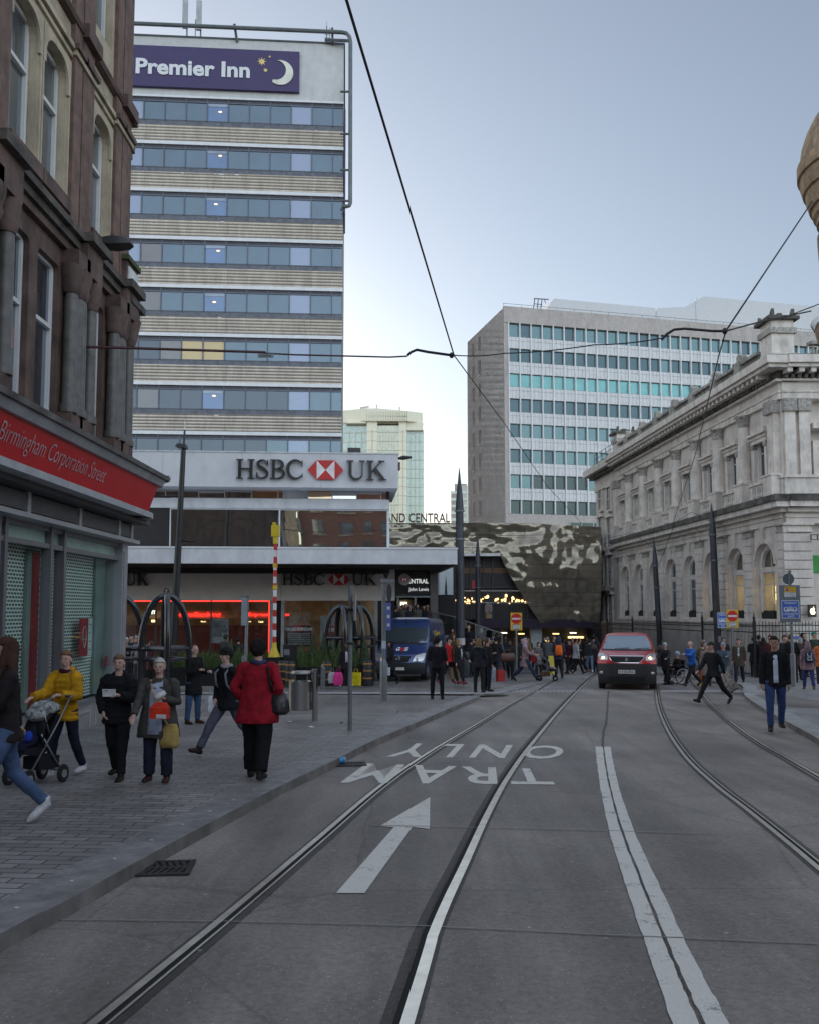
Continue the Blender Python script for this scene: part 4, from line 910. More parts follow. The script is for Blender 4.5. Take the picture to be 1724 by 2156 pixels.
def arch_poly(c, hw, rad, z0, zs, z1, n=14):
    pts = [(c-hw, z0), (c-rad, z0), (c-rad, zs)]+[(c-rad*math.cos(math.pi*i/n), zs+rad*math.sin(math.pi*i/n)) for i in range(1, n)]+[(c+rad, zs), (c+rad, z0), (c+hw, z0), (c+hw, z1), (c-hw, z1)]
    return pts
q = MB(NM)      # ---- masses
q.box(Lend, -.78, -12, -.75, gz(60)-.5, Zctop-.3, 0)
q.box(ub0, 0, -.75, .12, gz(60)-.5, Zp, 0); q.box(ub0, -.55, .12, .2, Zp-.12, Zp+.02, 0)
for c in bays():
    q.prism(arch_poly(c, BW/2-.001, ARC_R, Zp+.02, Zspr, Zcap1), -.748, 0, 0)
    q.prism([(c-ARC_R-.16, Zspr)]+[(c-(ARC_R+.16)*math.cos(math.pi*i/14), Zspr+(ARC_R+.16)*math.sin(math.pi*i/14)) for i in range(1, 14)]+[(c+ARC_R+.16, Zspr)]+[(c+ARC_R*math.cos(math.pi*i/14), Zspr+ARC_R*math.sin(math.pi*i/14)) for i in range(0, 15)], 0, .07, 0)
    q.prism([(c-.12, Zspr+ARC_R-.05), (c+.12, Zspr+ARC_R-.05), (c+.17, Zcap1), (c-.17, Zcap1)], .0, .15, 0)
    q.box(c-ARC_R, c+ARC_R, -.75, -.02, Zp+.02, Zsill-.003, 0)
    q.prism(arch_poly(c, ARC_R, .78, Zsill, Zspr-.05, Zspr+ARC_R+.02, 12), -.74, -.2, 1)
    q.box(c-.78, c+.78, -.6, -.22, Zspr-.32, Zspr-.08, 1)
for k in range(9):      # rusticated piers between the arches
    c = -(.53+BW*k) if k else -.27; hw = .47 if k else .27
    for i in range(10): z_ = Zp+.03+i*.385; q.box(c-hw, c+hw, 0, .16, z_, z_+.35, 0)
    q.box(c-hw+.02, c+hw-.02, 0, .11, Zp+.02, Zcap0-.01, 0)
q.build('wall', [STONE, STON2], SB_)
q = MB(NM)
for k in range(9): c = -(.53+BW*k) if k else -.27; hw = .5 if k else .28; q.box(c-hw, c+hw, 0, .2, Zcap0, Zcap0+.06); q.box(c-hw+.03, c+hw-.03, 0, .16, Zcap0+.06, Zcap1-.08); q.box(c-hw-.05, c+hw+.03, 0, .26, Zcap1-.08, Zcap1)
q.build('capital', CARV, SB_)
def entab(q, fm, u0, u1, ends=0):
    q.box(u0, u1, -.74, .1, Zcap1+.002, Zb0-.2, 0); q.box(u0, u1+.1, .1, .16, Zcap1+.25, Zcap1+.3, 0); q.box(u0, u1+.3, -.74, .3, Zb0-.2, Zb0, 0); q.box(u0, u1+.6, -.74, .6, Zb0, Zb0+.25, 1); q.box(u0, u1+.7, -.74, .7, Zb0+.25, Zb1, 2)
    q.box(u0, u1+.1, -.74, .1, Zb1, Zped-.12, 1); q.box(u0, u1+.18, -.74, .18, Zped-.12, Zped, 1)
    q.box(u0, u1+.12, -.74, .12, Zcc1, Zcc1+.28, 1); q.box(u0, u1+.17, -.74, .17, Zcc1+.28, Zcc1+.36, 1); q.box(u0, u1+.1, -.74, .1, Zcc1+.36, Zcor-.2, 0); q.box(u0, u1+.3, -.74, .3, Zcor-.2, Zcor-.1, 1)
    n = int((u1-u0)/.28)
    for i in range(n): q.box(u0+i*.28, u0+i*.28+.15, .2, .45, Zcor-.1, Zcor+.06, 2)
    n = int((u1-u0)/.5)
    for i in range(n): q.box(u0+i*.5, u0+i*.5+.22, .2, .75, Zcor+.07, Zcor+.26, 1)
    q.box(u0, u1+.3, -.74, .22, Zcor-.1, Zcor+.26, 2); q.box(u0, u1+.85, -.74, .85, Zcor+.26, Zcor+.42, 1); q.box(u0, u1+.98, -.74, .98, Zcor+.42, Zctop, 1); q.box(u0, u1+.9, -.6, .9, Zctop, Zctop+.05, 2)
q = MB(NM); entab(q, 0, ub0, -.1); q.box(Lend, ub0, -.74, .0, Zcap1, Zb0, 0); q.box(Lend, ub0, -.74, .25, Zb0, Zb0+.2, 1); q.box(Lend, ub0, -.74, .1, Zcc1, Zcc1+.3, 1); q.box(Lend, ub0, -.74, .05, Zcc1+.3, Zcor, 0); q.box(Lend-.3, ub0, -.74, .4, Zcor, Zcor+.25, 2); q.box(Lend-.7, ub0, -.74, .8, Zcor+.25, Zctop, 1)
q.build('entablature', [STONE, STON2, BLKS], SB_)
q = MB(NM)      # ---- upper storey wall, columns, hoods
for c in bays():
    hw, z0, z1 = .45, Zped+.12, 9.35
    q.box(c-BW/2+.001, c-hw, -.74, -.05, Zped, Zcc1-.002, 0); q.box(c+hw, c+BW/2-.001, -.74, -.05, Zped, Zcc1-.002, 0); q.box(c-hw, c+hw, -.74, -.05, z1, Zcc1-.002, 0); q.box(c-hw, c+hw, -.74, -.02, Zped, z0, 0)
    for s in (-1, 1): q.box(c+s*.62-.11, c+s*.62+.11, -.05, .12, Zped, z1-.1, 1); q.box(c+s*.62-.14, c+s*.62+.14, -.05, .17, z1-.3, z1-.08, 2)
    q.box(c-.8, c+.8, -.05, .16, z1-.08, z1+.1, 1); q.box(c-.92, c+.92, -.05, .34, z1+.26, z1+.36, 1); q.box(c-.85, c+.85, -.05, .22, z1+.1, z1+.26, 0)
    q.prism([(c-.9, z1+.36), (c-.62, z1+.4), (c-.5, z1+.62), (c-.42, z1+.44), (c+.42, z1+.44), (c+.5, z1+.62), (c+.62, z1+.4), (c+.9, z1+.36)], -.05, .16, 1)
    q.box(c-.75, c+.75, .1, .14, Zb1+.1, Zped-.2, 2)
    for i in range(5): q.lathe([(.03, 0), (.07, .12), (.03, .3), (.05, .5)], c-.5+i*.25, .17, Zb1+.12, 6, 1)
q.box(ub0-.001, Lend, -.74, -.05, gz(60)-.5, Zcor, 0)
q.box(-.53-.05, 0, -.74, -.02, Zped, Zcc1-.002, 0)
q.build('wall', [STONE, STON2, CARV], SB_)
for k in range(9):
    c = -(.53+BW*k); last = k in (0, 8); q = MB(NM)
    q.box(c-.42, c+.42, -.05, .5, Zb1, Zped+.02, 0); q.box(c-.46, c+.46, -.05, .54, Zped+.02, Zped+.1, 0)
    if last: q.box(c-.3, c+.3, -.05, .3, Zped+.1, Zcc0, 0); q.box(c-.38, c+.38, -.05, .42, Zcc0, Zcc1, 1); 
    else:
        q.lathe([(.34, 0), (.36, .05), (.30, .14), (.31, .3), (.295, 1.4), (.255, Zcc0-Zped-.1)], c, .14, Zped+.1, 16, 0)
        q.lathe([(.26, 0), (.29, .08), (.27, .16), (.33, .3), (.29, .34), (.42, .55)], c, .14, Zcc0, 10, 1); q.box(c-.36, c+.36, -.05, .48, Zcc1-.06, Zcc1-.003, 0)
    q.build('column' if not last else 'pilaster', [STON2, CARV], SB_, smooth=True)
def sash(c, hw, z0, z1, w, arched=0, lit=None, par=SB_, MX=NM):
    f = MB(MX); b2 = .06
    f.box(c-hw, c-hw+b2, w-.03, w+.04, z0, z1); f.box(c+hw-b2, c+hw, w-.03, w+.04, z0, z1); f.box(c-hw+b2, c+hw-b2, w-.03, w+.04, z0, z0+b2); f.box(c-hw+b2, c+hw-b2, w-.03, w+.04, z1-b2, z1); f.box(c-.025, c+.025, w-.02, w+.03, z0+b2, z1-b2); f.box(c-hw+b2, c-.025, w-.02, w+.02, z1-.55, z1-.5); f.box(c+.025, c+hw-b2, w-.02, w+.02, z1-.55, z1-.5)
    o = f.build('window', SASH, par); g = MB(MX); g.box(c-hw+b2, c+hw-b2, w-.02, w-.01, z0+b2, z1-b2); g.build('pane', GSN if not lit else GSL, o); return o
LIT = mat('warm_room', (.45, .30, .13), .8, emit=.22, ecol=(1, .62, .25)); SHADE = mat('lamp_shade_lit', (1, .8, .45), emit=2.2, ecol=(1, .72, .32))
for k, c in enumerate(bays()):
    sash(c, .45, Zped+.12, 9.35, -.17)
    lit = k < 3; o = sash(c, .78, Zsill, Zspr-.32, -.3, lit=lit)
    f = MB(NM); n = 12; pts = [(c-.78*math.cos(math.pi*i/n), Zspr-.05+.78*math.sin(math.pi*i/n)) for i in range(n+1)]
    f.prism(pts, -.34, -.33, 1); [f.tube([(pts[i][0], -.3, pts[i][1]), (pts[i+1][0], -.3, pts[i+1][1])], .06, 5, 0) for i in range(n)]; f.box(c-.02, c+.02, -.33, -.28, Zspr-.05, Zspr+.72, 0)
    f.build('fanlight', [SASH, glass('fan_glass', (.10, .075, .04), .15, (.8, .8, .8)) if k < 3 else GSN], SB_)
    f = MB(NM); f.box(c-.62, c+.62, -.35, -.05, Zsill, Zsill+.3); 
    for i in range(26): x = c-.58+rr.random()*1.16; f.ell((x, -.2+rr.uniform(-.1, .1), Zsill+.32), (.07, .07, .06), 5, 3)
    f.build('window_box', mat('box_black', (.018, .02, .015), .7, var=.5, sc=12), SB_)
    if lit:
        f = MB(NM); f.box(c-.72, c+.72, -.745, -.735, Zsill, Zspr-.33); f.build('room', LIT, SB_)
        f = MB(NM); f.lathe([(.02, 0), (.05, -.25), (.17, -.4), (.17, -.62), (.14, -.64)], c+.12, -.5, Zspr-.55, 10, sy=.5); f.lathe([(.16, -.70), (.18, -.74), (.18, -1.0), (.14, -1.02)], c+.12, -.5, Zspr-.55, 10, sy=.5); f.build('lamp_shade', SHADE, SB_)
# ---- parapet balustrade with small finials, big corner pedestals
q = MB(NM); q.box(ub0+1.0, -1.6, -.1, .35, Zctop+.05, Zctop+.2); q.box(ub0+1.0, -1.6, -.06, .31, Zbal-.13, Zbal)
n = int((-1.6-ub0-1)/.27)
for i in range(n): q.lathe([(.05, 0), (.10, .2), (.05, .4), (.07, .52)], ub0+1.15+i*.27, .12, Zctop+.2, 6)
for k in range(1, 8): c = -(.53+BW*k); q.box(c-.28, c+.28, -.14, .4, Zctop+.05, Zbal+.05); q.prism([(c-.2, Zbal+.05), (c+.2, Zbal+.05), (c+.22, Zbal+.3), (c, Zbal+.45), (c-.22, Zbal+.3)], -.05, .3)
q.build('balustrade', mat('balustrade_stone', (.38, .36, .33), .75, var=.3, sc=4, stain=.55), SB_)
def pedestal(q, c, hw, zt_, w0, w1):
    q.box(c-hw-.12, c+hw+.12, w0-.1, w1+.12, Zctop+.05, Zctop+.4, 0); q.box(c-hw, c+hw, w0, w1, Zctop+.4, zt_-.75, 0); q.box(c-hw-.1, c+hw+.1, w0-.1, w1+.1, zt_-.75, zt_-.5, 1); q.box(c-hw, c+hw, w0, w1, zt_-.5, zt_-.15, 0); q.box(c-hw-.2, c+hw+.2, w0-.2, w1+.2, zt_-.15, zt_, 2)
    for a, s in ((c-hw-.15, 1), (c+hw+.15, -1)):
        for w_ in (w0, w1-.1): q.prism([(a, zt_), (a+s*.32, zt_), (a+s*.04, zt_+.32)], w_, w_+.14, 2)
    q.box(c-.35, c+.35, (w0+w1)/2-.1, (w0+w1)/2+.1, zt_, zt_+.22, 2)
q = MB(NM); pedestal(q, -.85, .55, 14.55, -.8, .2); q.build('corner_pedestal', [STON2, CARV, BLKS], SB_)
q = MB(NM); pedestal(q, ub0+.4, .55, 14.2, -.9, .3); q.box(ub0-1.2, ub0-.5, -3, -2, Zctop, 14.9, 2); q.build('far_pedestal', [STON2, CARV, BLKS], SB_)
q = MB(NM)
for i in range(6): q.tube([(Lend+.6+i*1.1, .2, Zctop), (Lend+.6+i*1.1, .2, Zctop+1.1)], .025, 4)
for h in (.4, .75, 1.1): q.tube([(Lend+.6, .2, Zctop+h), (ub0-.5, .2, Zctop+h)], .022, 4)
q.build('roof_rail', mat('rail_green', (.03, .06, .06)), SB_)
# ---- far end section with small windows
for j, px in enumerate((1266, 1284)):
    u_ = N.u(px)
    for (y0, y1, arc_) in ((1026, 1072, 0), (1092, 1155, 1), (1172, 1232, 1), (1255, 1325, 2)):
        z1 = N.hit(px, y0, 0)[1]; z0 = N.hit(px, y1, 0)[1]; f = MB(NM); hw = .5
        f.box(u_-hw-.12, u_-hw, -.05, .1, z0-.05, z1+.05, 0); f.box(u_+hw, u_+hw+.12, -.05, .1, z0-.05, z1+.05, 0); f.box(u_-hw-.2, u_+hw+.2, -.05, .2, z0-.2, z0-.05, 0)
        if arc_: f.prism([(u_-hw-.3, z1+.1), (u_+hw+.3, z1+.1), (u_, z1+.65)], -.05, .22, 0)
        else: f.box(u_-hw-.12, u_+hw+.12, -.05, .12, z1+.05, z1+.18, 0)
        f.box(u_-hw, u_+hw, -.05, .01, z0-.05, z1+.08, 1)
        f.box(u_-.04, u_+.04, .01, .05, z0, z1, 2); f.box(u_-hw, u_+hw, .01, .05, (z0+z1)/2-.04, (z0+z1)/2+.04, 2); f.build('window', [STON2, GSN, SASH], SB_)
q = MB(NM)
for i in range(14): z_ = -1+i*.45; q.box(Lend-.1, Lend+.55, -.05, .06, z_, z_+.4, 0); q.box(ub0-.9, ub0-.02, -.05, .06, z_, z_+.4, 0)
q.box(Lend-.4, Lend+6, -.05, .5, gz(60), .9, 0); u_ = N.u(1275); q.box(u_-1.6, u_+1.6, -.05, .5, N.hit(1275, 1242)[1]-.1, N.hit(1275, 1234)[1], 1); q.build('quoin', [STONE, CARV], SB_)
# ---- front face to the right of the corner
q = MB(NM2)
q.box(0.0, 1.1, -.74, 0.0, gz(38)-.5, Zcap1, 0); q.box(1.1, 8, -.74, -.4, gz(38)-.5, Zcap1, 0); q.box(.9, 8, -11, -.8, 0, Zctop-.3, 0)
for i in range(17): z_ = gz(38)+i*.385; q.box(-.15, 1.05, 0, .14, z_, z_+.35, 0)
q.box(0.0, 1.08, 0, .2, Zcap0, Zcap0+.06, 1); q.box(0.03, 1.05, 0, .15, Zcap0+.06, Zcap1-.08, 1); q.box(-.2, 1.12, 0, .26, Zcap1-.08, Zcap1, 1)
q.box(0.0, 1.15, -.74, -.02, Zped, Zcc1-.002, 0); q.box(1.15, 8, -.74, -.5, Zped, Zcc1-.002, 0)
for a in (.06, .68): q.box(a, a+.46, -.02, .14, Zped, Zcc0, 1); q.box(a-.06, a+.52, -.02, .24, Zcc0, Zcc1, 2)
q.box(1.3, 1.7, -.5, .0, Zped, 9.0, 1); q.box(1.25, 3.6, -.5, .2, 9.5, 9.75, 1)
q.build('wall', [STONE, STON2, CARV], SB_)
q = MB(NM2); entab(q, 0, 0.0, 8); q.build('entablature', [STONE, STON2, BLKS], SB_)
q = MB(NM2)
for i in range(22): q.lathe([(.05, 0), (.10, .2), (.05, .4), (.07, .52)], 1.5+i*.28, -.12, Zctop+.2, 6)
q.box(1.3, 8, -.35, .1, Zctop+.05, Zctop+.2); q.box(1.3, 8, -.3, .06, Zbal-.13, Zbal); q.build('balustrade', mat('balustrade_stone', (.38, .36, .33)), SB_)
q = MB(NM2); q.prism([(1.75, Zped), (3.2, Zped), (3.2, 8.7)]+[(2.475+.725*math.cos(R(a)), 8.7+.725*math.sin(R(a))) for a in range(15, 180, 15)]+[(1.75, 8.7)], -.5, -.45); q.build('window', GSN, SB_)
q = MB(NM2)     # projecting sign bracket with the letter E, and the lit fruit sign
x0, x1 = (1701-1656)/FD*38, (1760-1656)/FD*38; z1, z0 = zz(1126), zz(1138)
for a, b_, c, d in ((x0, x1, z1-.03, z1), (x0, x1, z0, z0+.03), (x0, x0+.03, z0+.03, z1-.03), (x0+.27, x0+.3, z0+.03, z1-.03)): q.box(a, b_, .3, .36, c, d)
q.box(x0+.38, x0+.41, .31, .35, z0+.06, z1-.06); 
for k_ in (0, .5, 1): zc_ = z0+.06+(z1-z0-.15)*k_; q.box(x0+.41, x0+.5, .31, .35, zc_, zc_+.03)
q.build('bracket_sign', mat('lamp_black', (.03, .03, .032)), SB_)
AS = MB(NM2); xa, xb = (1690-1656)/FD*38, (1705-1656)/FD*38; AS.box(xa, xb, .3, .45, zz(1299), zz(1273)); AS.box(xa+.1, xa+.14, .14, .3, zz(1290), zz(1282)); o = AS.build('lit_sign', mat('sign_black', (.012, .01, .01), .3), SB_)
AS = MB(NM2); cx_, cz_ = (xa+xb)/2+.0, (zz(1299)+zz(1273))/2-.02; body = [(.0, .10), (.05, .125), (.09, .105), (.068, .06), (.07, .0), (.105, -.035), (.07, -.12), (.035, -.14), (0, -.125), (-.035, -.14), (-.075, -.12), (-.115, -.03), (-.11, .06), (-.07, .12), (-.03, .12)]
AS.prism([(cx_+a*1.0, cz_+c) for a, c in body], .45, .456); AS.prism([(cx_+.005, cz_+.135), (cx_+.05, cz_+.15), (cx_+.06, cz_+.2), (cx_+.015, cz_+.175)], .45, .456); AS.build('emblem', mat('glow_cream', (1, .85, .6), emit=1.3, ecol=(1, .8, .5)), o)
q = MB(NM2); q.box((1719-1656)/FD*38, 3, -.4, -.34, zz(1205), zz(1168)); q.build('green_banner', mat('banner_green', (.05, .3, .05)), SB_)
# ================================================================== red sandstone corner building on the left
V = Fr(-6, 0, 90)
VB = thing('sandstone_building', 'red and tan sandstone building on the left above a shuttered shop with a red fascia', 'building', (-6, 12, gz(12))); VM = local(VB) @ V.M
RS = mat('red_sandstone', (.125, .078, .065), .75, var=.28, sc=2, bst=.25, bsc=18, stain=.6, stsc=(1.3, 1.3, .5)); RP = mat('red_pilaster', (.165, .10, .082), .75, var=.25, sc=4, bst=.35, bsc=14, stain=.45)
TS = mat('tan_sandstone', (.44, .375, .28), .7, var=.14, sc=1.5, bst=.15, bsc=14, stain=.4, stsc=(1.2, 1.2, .5)); SOOT = mat('soot_stone_brown', (.10, .085, .075), .8, var=.4, sc=3, stain=.5); COLG = mat('granite_column', (.105, .097, .088), .45, var=.25, sc=6)
WFR = mat('sash_grey_white', (.62, .62, .62), .5, var=.05); GV = glass('victorian_glass', (.05, .06, .075), .2, (.85, .92, 1), .03); GVD = glass('victorian_glass_dark', (.02, .022, .03), .3, (.8, .88, 1), .03)
def vic_window(MX, par, u0, u1, z0, z1, w, gl, arch_=0, frames=WFR):
    f = MB(MX); b2 = .07; zm = z0+(z1-z0)*.62
    f.box(u0, u0+b2, w-.03, w+.05, z0, z1); f.box(u1-b2, u1, w-.03, w+.05, z0, z1); f.box(u0+b2, u1-b2, w-.03, w+.05, z0, z0+b2); f.box(u0+b2, u1-b2, w-.03, w+.05, z1-b2, z1); f.box(u0+b2, u1-b2, w-.03, w+.06, zm-.035, zm+.035)
    o = f.build('window', frames, par); g = MB(MX); g.box(u0+b2, u1-b2, w-.02, w-.01, z0+b2, zm-.035); g.box(u0+b2, u1-b2, w+.0, w+.01, zm+.035, z1-b2); g.build('pane', gl, o)
def soft_poly(u0, u1, z0, z1, r=.35, n=5):
    top = [(u1-r+r*math.cos(R(90*i/n)), z1-r+r*math.sin(R(90*i/n))) for i in range(n+1)]+[(u0+r-r*math.sin(R(90*i/n)), z1-r+r*math.cos(R(90*i/n))) for i in range(n+1)]
    return top
def holed(q, a, b, z0, z1, ha, hb, hz0, hz1, w0, w1, m, r=.35):
    # wall piece a..b, z0..z1 with one softly rounded opening
    top = soft_poly(ha, hb, hz0, hz1, r)
    q.prism([(a, hz0), (ha, hz0)]+list(reversed(top))+[(hb, hz0), (b, hz0), (b, z1), (a, z1)], w0, w1, m)
    if hz0 > z0: q.box(a, b, w0, w1, z0, hz0-.001, m)
mods = []       # (left, right, kind) along u
def victorian(MX, par, U0, cells, zf, ztop_, top_floors=True):
    """cells: list of widths kinds from U0 upward: 'w' window cell 1.2 m, 'p' pilaster .75 m"""
    u = U0; wall, pil, mould = MB(MX), MB(MX), MB(MX); total = U0
    seq = []
    for c in cells: wd = {'w': 1.2, 'p': .62, 'g': .42}[c]; seq.append((u, u+wd, c)); u += wd
    U1 = u
    z1b, z1t = zf, zf+3.35          # first floor
    zc, zc1 = z1t, z1t+.55          # cornice
    z2b, z2t = zc1+.0, zc1+3.6      # second floor (tan)
    wall.box(U0, U1, -9, -.62, gz(20)-1, ztop_, 0)
    for a, b_, c in seq:
        if c == 'w':
            holed(wall, a, b_, z1b, z1t, a+.16, b_-.16, z1b+.12, z1t-.35, -.6, .0, 0, .12)
            vic_window(MX, par, a+.16, b_-.16, z1b+.12, z1t-.33, -.15, GVD)
            holed(wall, a, b_, z2b, z2t, a+.1, b_-.1, z2b+.35, z2b+2.75, -.6, .0, 1, .36)
            holed(mould, a+.02, b_-.02, z2b+2.2, z2b+2.86, a+.12, b_-.12, z2b+2.2, z2b+2.73, .001, .05, 1, .34)
            vic_window(MX, par, a+.12, b_-.12, z2b+.35, z2b+2.72, -.19, GV)
            for s_ in (a+.02, b_-.07): mould.box(s_, s_+.05, 0.001, .045, z2b+.35, z2b+2.2, 1)
            wall.box(a+.02, b_-.02, 0, .12, z2b+.1, z2b+.34, 0)
            z3 = z2b+4.35
            holed(wall, a, b_, z2t, ztop_, a+.1, b_-.1, z3+.1, min(z3+2.7, ztop_-.3), -.6, 0, 1, .2)
            vic_window(MX, par, a+.12, b_-.12, z3+.1, min(z3+2.7, ztop_-.3), -.19, GV)
        else:
            wall.box(a, b_, -.6, .0, z1b, z1t, 0); wall.box(a, b_, -.6, .0, z2b, ztop_, 1)
            pil.box(a+.03, b_-.03, .0, .09, z2b+.02, z2b+3.0, 0); pil.box(a+.03, b_-.03, .0, .08, z2b+3.25, ztop_, 0)
            pil.box(a+.0, b_-.0, .0, .13, z2b+3.02, z2b+3.12, 2); pil.box(a-.03, b_+.03, .0, .18, z2b+3.12, z2b+3.22, 1)
            pil.box(a-.06, b_+.06, 0, .24, z1b, z1b+.5, 1)
            for cx_ in (a+.06, b_-.06): pil.lathe([(.15, 0), (.155, .1), (.12, .18), (.115, 1.95), (.105, 2.1)], cx_, .14, z1b+.5, 28, 3); pil.lathe([(.13, 0), (.17, .12), (.15, .2), (.2, .38), (.2, .5)], cx_, .13, z1b+2.6, 20, 1)
            pil.box(a-.08, b_+.08, 0, .3, z1b+3.1, z1t, 1)
    # running cornices
    mould.box(U0, U1+.02, -.1, .1, zc, zc+.15, 0); mould.box(U0, U1+.02, -.1, .17, zc+.15, zc+.3, 2); mould.box(U0, U1+.06, -.1, .26, zc+.3, zc+.42, 2); mould.box(U0, U1+.02, -.1, .12, zc+.42, zc1, 0)
    mould.box(U0, U1+.02, -.1, .05, z2b+2.98, z2b+3.06, 1); mould.box(U0, U1+.02, -.1, .1, z2b+3.1, z2b+3.2, 1)
    mould.tube([(U0, .03, z2b+3.72), (U1, .03, z2b+3.72)], .11, 8, 0)
    for a, b_, c in seq:
        if c == 'p': mould.box(a-.05, b_+.05, 0, .2, z2b+3.6, z2b+3.86, 0); mould.box(a-.14, b_+.14, 0, .42, zc+.3, zc+.46, 2); mould.box(a-.08, b_+.08, 0, .3, zc, zc+.3, 0)
    wall.build('wall', [RS, TS], par); pil.build('pilaster', [RP, RS, TS, COLG], par, smooth=True); mould.build('moulding', [RS, TS, SOOT], par, smooth=True)
    return U1
U1 = victorian(VM, VB, 18.40-.62-.42-1.2-(.62+.42+2.4+.0)*5-.62, ['p', 'w', 'w', 'g', 'p', 'w', 'w', 'g', 'p', 'w', 'w', 'g', 'p', 'w', 'w', 'g', 'p', 'w', 'w', 'g', 'p', 'w', 'g', 'p'], 4.62, 17.5)
q = MB(VM)      # corner capital block and end cornices that stick out past the corner
q.box(17.95, 18.75, -.2, .24, 7.85, 8.05, 1); q.box(17.9, 18.85, -.3, .33, 8.05, 8.2, 1); q.box(17.95, 18.7, -.2, .18, 8.25, 8.95, 0); q.box(17.9, 18.75, -.3, .24, 8.95, 9.05, 2); q.box(18.05, 18.65, .18, .21, 8.4, 8.85, 3)
q.lathe([(.05, 0), (.26, .12), (.33, .5), (.34, .56)], 18.4, .02, 7.25, 10, 0)
for z_, w_ in ((12.1, .16), (11.5, .12), (11.35, .08), (15.35, .34), (15.2, .26), (15.05, .16)): q.box(18.3, 18.42+w_*.8, -3, w_, z_, z_+.14, 0)
q.build('corner_bracket', [RS, SOOT, mat('moss_stone', (.06, .08, .03), .9), mat('box_white', (.6, .62, .62), .5)], VB)
# shop front
ALG = mat('shop_frame', (.24, .24, .26), .35, .5, var=.06); LGR = mat('shop_frame_light', (.42, .42, .45), .4, .3, var=.05); REDF = mat('fascia_red', (.56, .02, .025), .4, var=.05, spec=.4)
q = MB(VM); q.box(5, 18.65, -8, -1.8, gz(10)-.6, 4.5, 0); q.box(5, 18.45, -1.8, -.62, 3.52, 4.5, 0); q.box(18.3, 18.7, -3, -.62, gz(19)-.3, 4.5, 0); q.box(18.3, 18.7, -3, .0, 3.5, 4.62, 0); q.build('backing_wall', mat('shop_inside', (.10, .11, .11), .8), VB)
q = MB(VM)
prof = [(.70, 3.60), (.74, 3.72), (.92, 4.24), (.95, 4.33)]
ring = lambda u_, k=0: [(u_, w_+k, z_) for w_, z_ in prof]
q.ring_loft([[(u_, .2, 3.72), (u_, .74, 3.72), (u_, .92, 4.24), (u_, .2, 4.24)] for u_ in (5, 17.8, 17.95)], 0)
q.ring_loft([[(u_, .2, 3.60), (u_, .80, 3.60), (u_, .80, 3.71), (u_, .2, 3.71)] for u_ in (5, 18.0)], 1)
q.ring_loft([[(u_, .2, 4.245), (u_, .98, 4.245), (u_, 1.05, 4.36), (u_, .2, 4.36)] for u_ in (5, 18.1)], 1)
q.ring_loft([[(u_, -.1, 4.365), (u_, 1.1, 4.365), (u_, 1.12, 4.44), (u_, .5, 4.56), (u_, -.1, 4.60)] for u_ in (5, 18.2)], 2)
q.lathe([(.80, 0), (.80, .11)], 18.0, 0, 3.6, 24, 1); 
rings = []
for r_, z_ in ((.74, 3.72), (.92, 4.24)): rings.append([(17.95+r_*.5*math.sin(R(a)), r_*math.cos(R(a)), z_) for a in range(0, 91, 9)]+[(17.95, 0, z_)])
q.ring_loft(rings, 0)
for r_, z0, z1, m_ in ((.98, 4.245, 4.36, 1), (1.12, 4.365, 4.47, 2)): q.ring_loft([[(18.05+r_*.6*math.sin(R(a)), r_*math.cos(R(a)), z) for a in range(0, 91, 9)]+[(18.05, 0, z)] for z in (z0, z1)], m_)
FA = q.build('fascia', [REDF, mat('fascia_trim', (.42, .43, .46), .4, .2), mat('ledge_lead', (.16, .15, .145), .7, var=.3, stain=.4)], VB)
q = MB(VM)
def slope_map(ua, ub, za, zb):
    def f(a, b_, z): zz_ = za+(zb-za)*b_; return (ua+(ub-ua)*a, .74+(zz_-3.72)/.52*.18+.012, zz_)
    return f
ua = V.hit(2, 900, .85)[0]; ub = V.hit(223, 1000, .85)[0]
put_text(q, 'Birmingham Corporation Street', 0, 0, 0, 0, 0, bold=-.012, ext=0, mapf=slope_map(ua, ub, 3.82, 4.14)); q.build('lettering', mat('letter_grey', (.50, .40, .42), .5), FA)
q = MB(VM)
q.box(5, 18.75, -.6, .55, 3.52, 3.595, 0)
u = 5
while u < 18.3:
    for i in range(12): q.box(u, min(u+2.0, 18.4), .2+.0, .26, 3.26+i*.022-.02, 3.272+i*.022-.02, 1)
    q.box(min(u+2.0, 18.4), min(u+2.0, 18.4)+.12, .1, .28, 3.2, 3.52, 2); u += 2.12
q.box(5, 18.68, -.1, .18, 3.2, 3.52, 0); q.box(5, 18.8, -.1, .34, 3.12, 3.195, 2)
q.build('louvre', [mat('louvre_dark', (.07, .07, .075), .5), ALG, LGR], VB)
q = MB(VM)
mull = [V.u(3), V.u(101), V.u(129), V.u(248.5)]
muls = [m_-5.5*k for k in (0, 1) for m_ in mull if m_-5.5*k > 5.2]
for m_ in muls: q.box(m_-.05, m_+.05, -.1, .07, .0, 3.12)
q.box(5, 18.36, -.08, .05, 2.76, 2.84); q.box(5, 18.36, -.08, .1, 0, .09); q.box(5, 18.36, -.08, .04, 3.04, 3.12)
q.build('shop_window_frame', ALG, VB)
q = MB(VM); q.box(18.36, 18.7, -.4, .12, gz(19)-.2, 3.12, 0); q.box(18.42, 18.64, .12, .14, .2, 2.95, 1); q.box(18.7, 18.74, -3, .1, gz(19)-.3, 3.1, 1); q.build('corner_post', [LGR, mat('shop_frame_mid', (.34, .34, .36), .4, .2)], VB)
q = MB(VM); q.box(5, 18.5, -.12, .1, -1, -.0, 0)
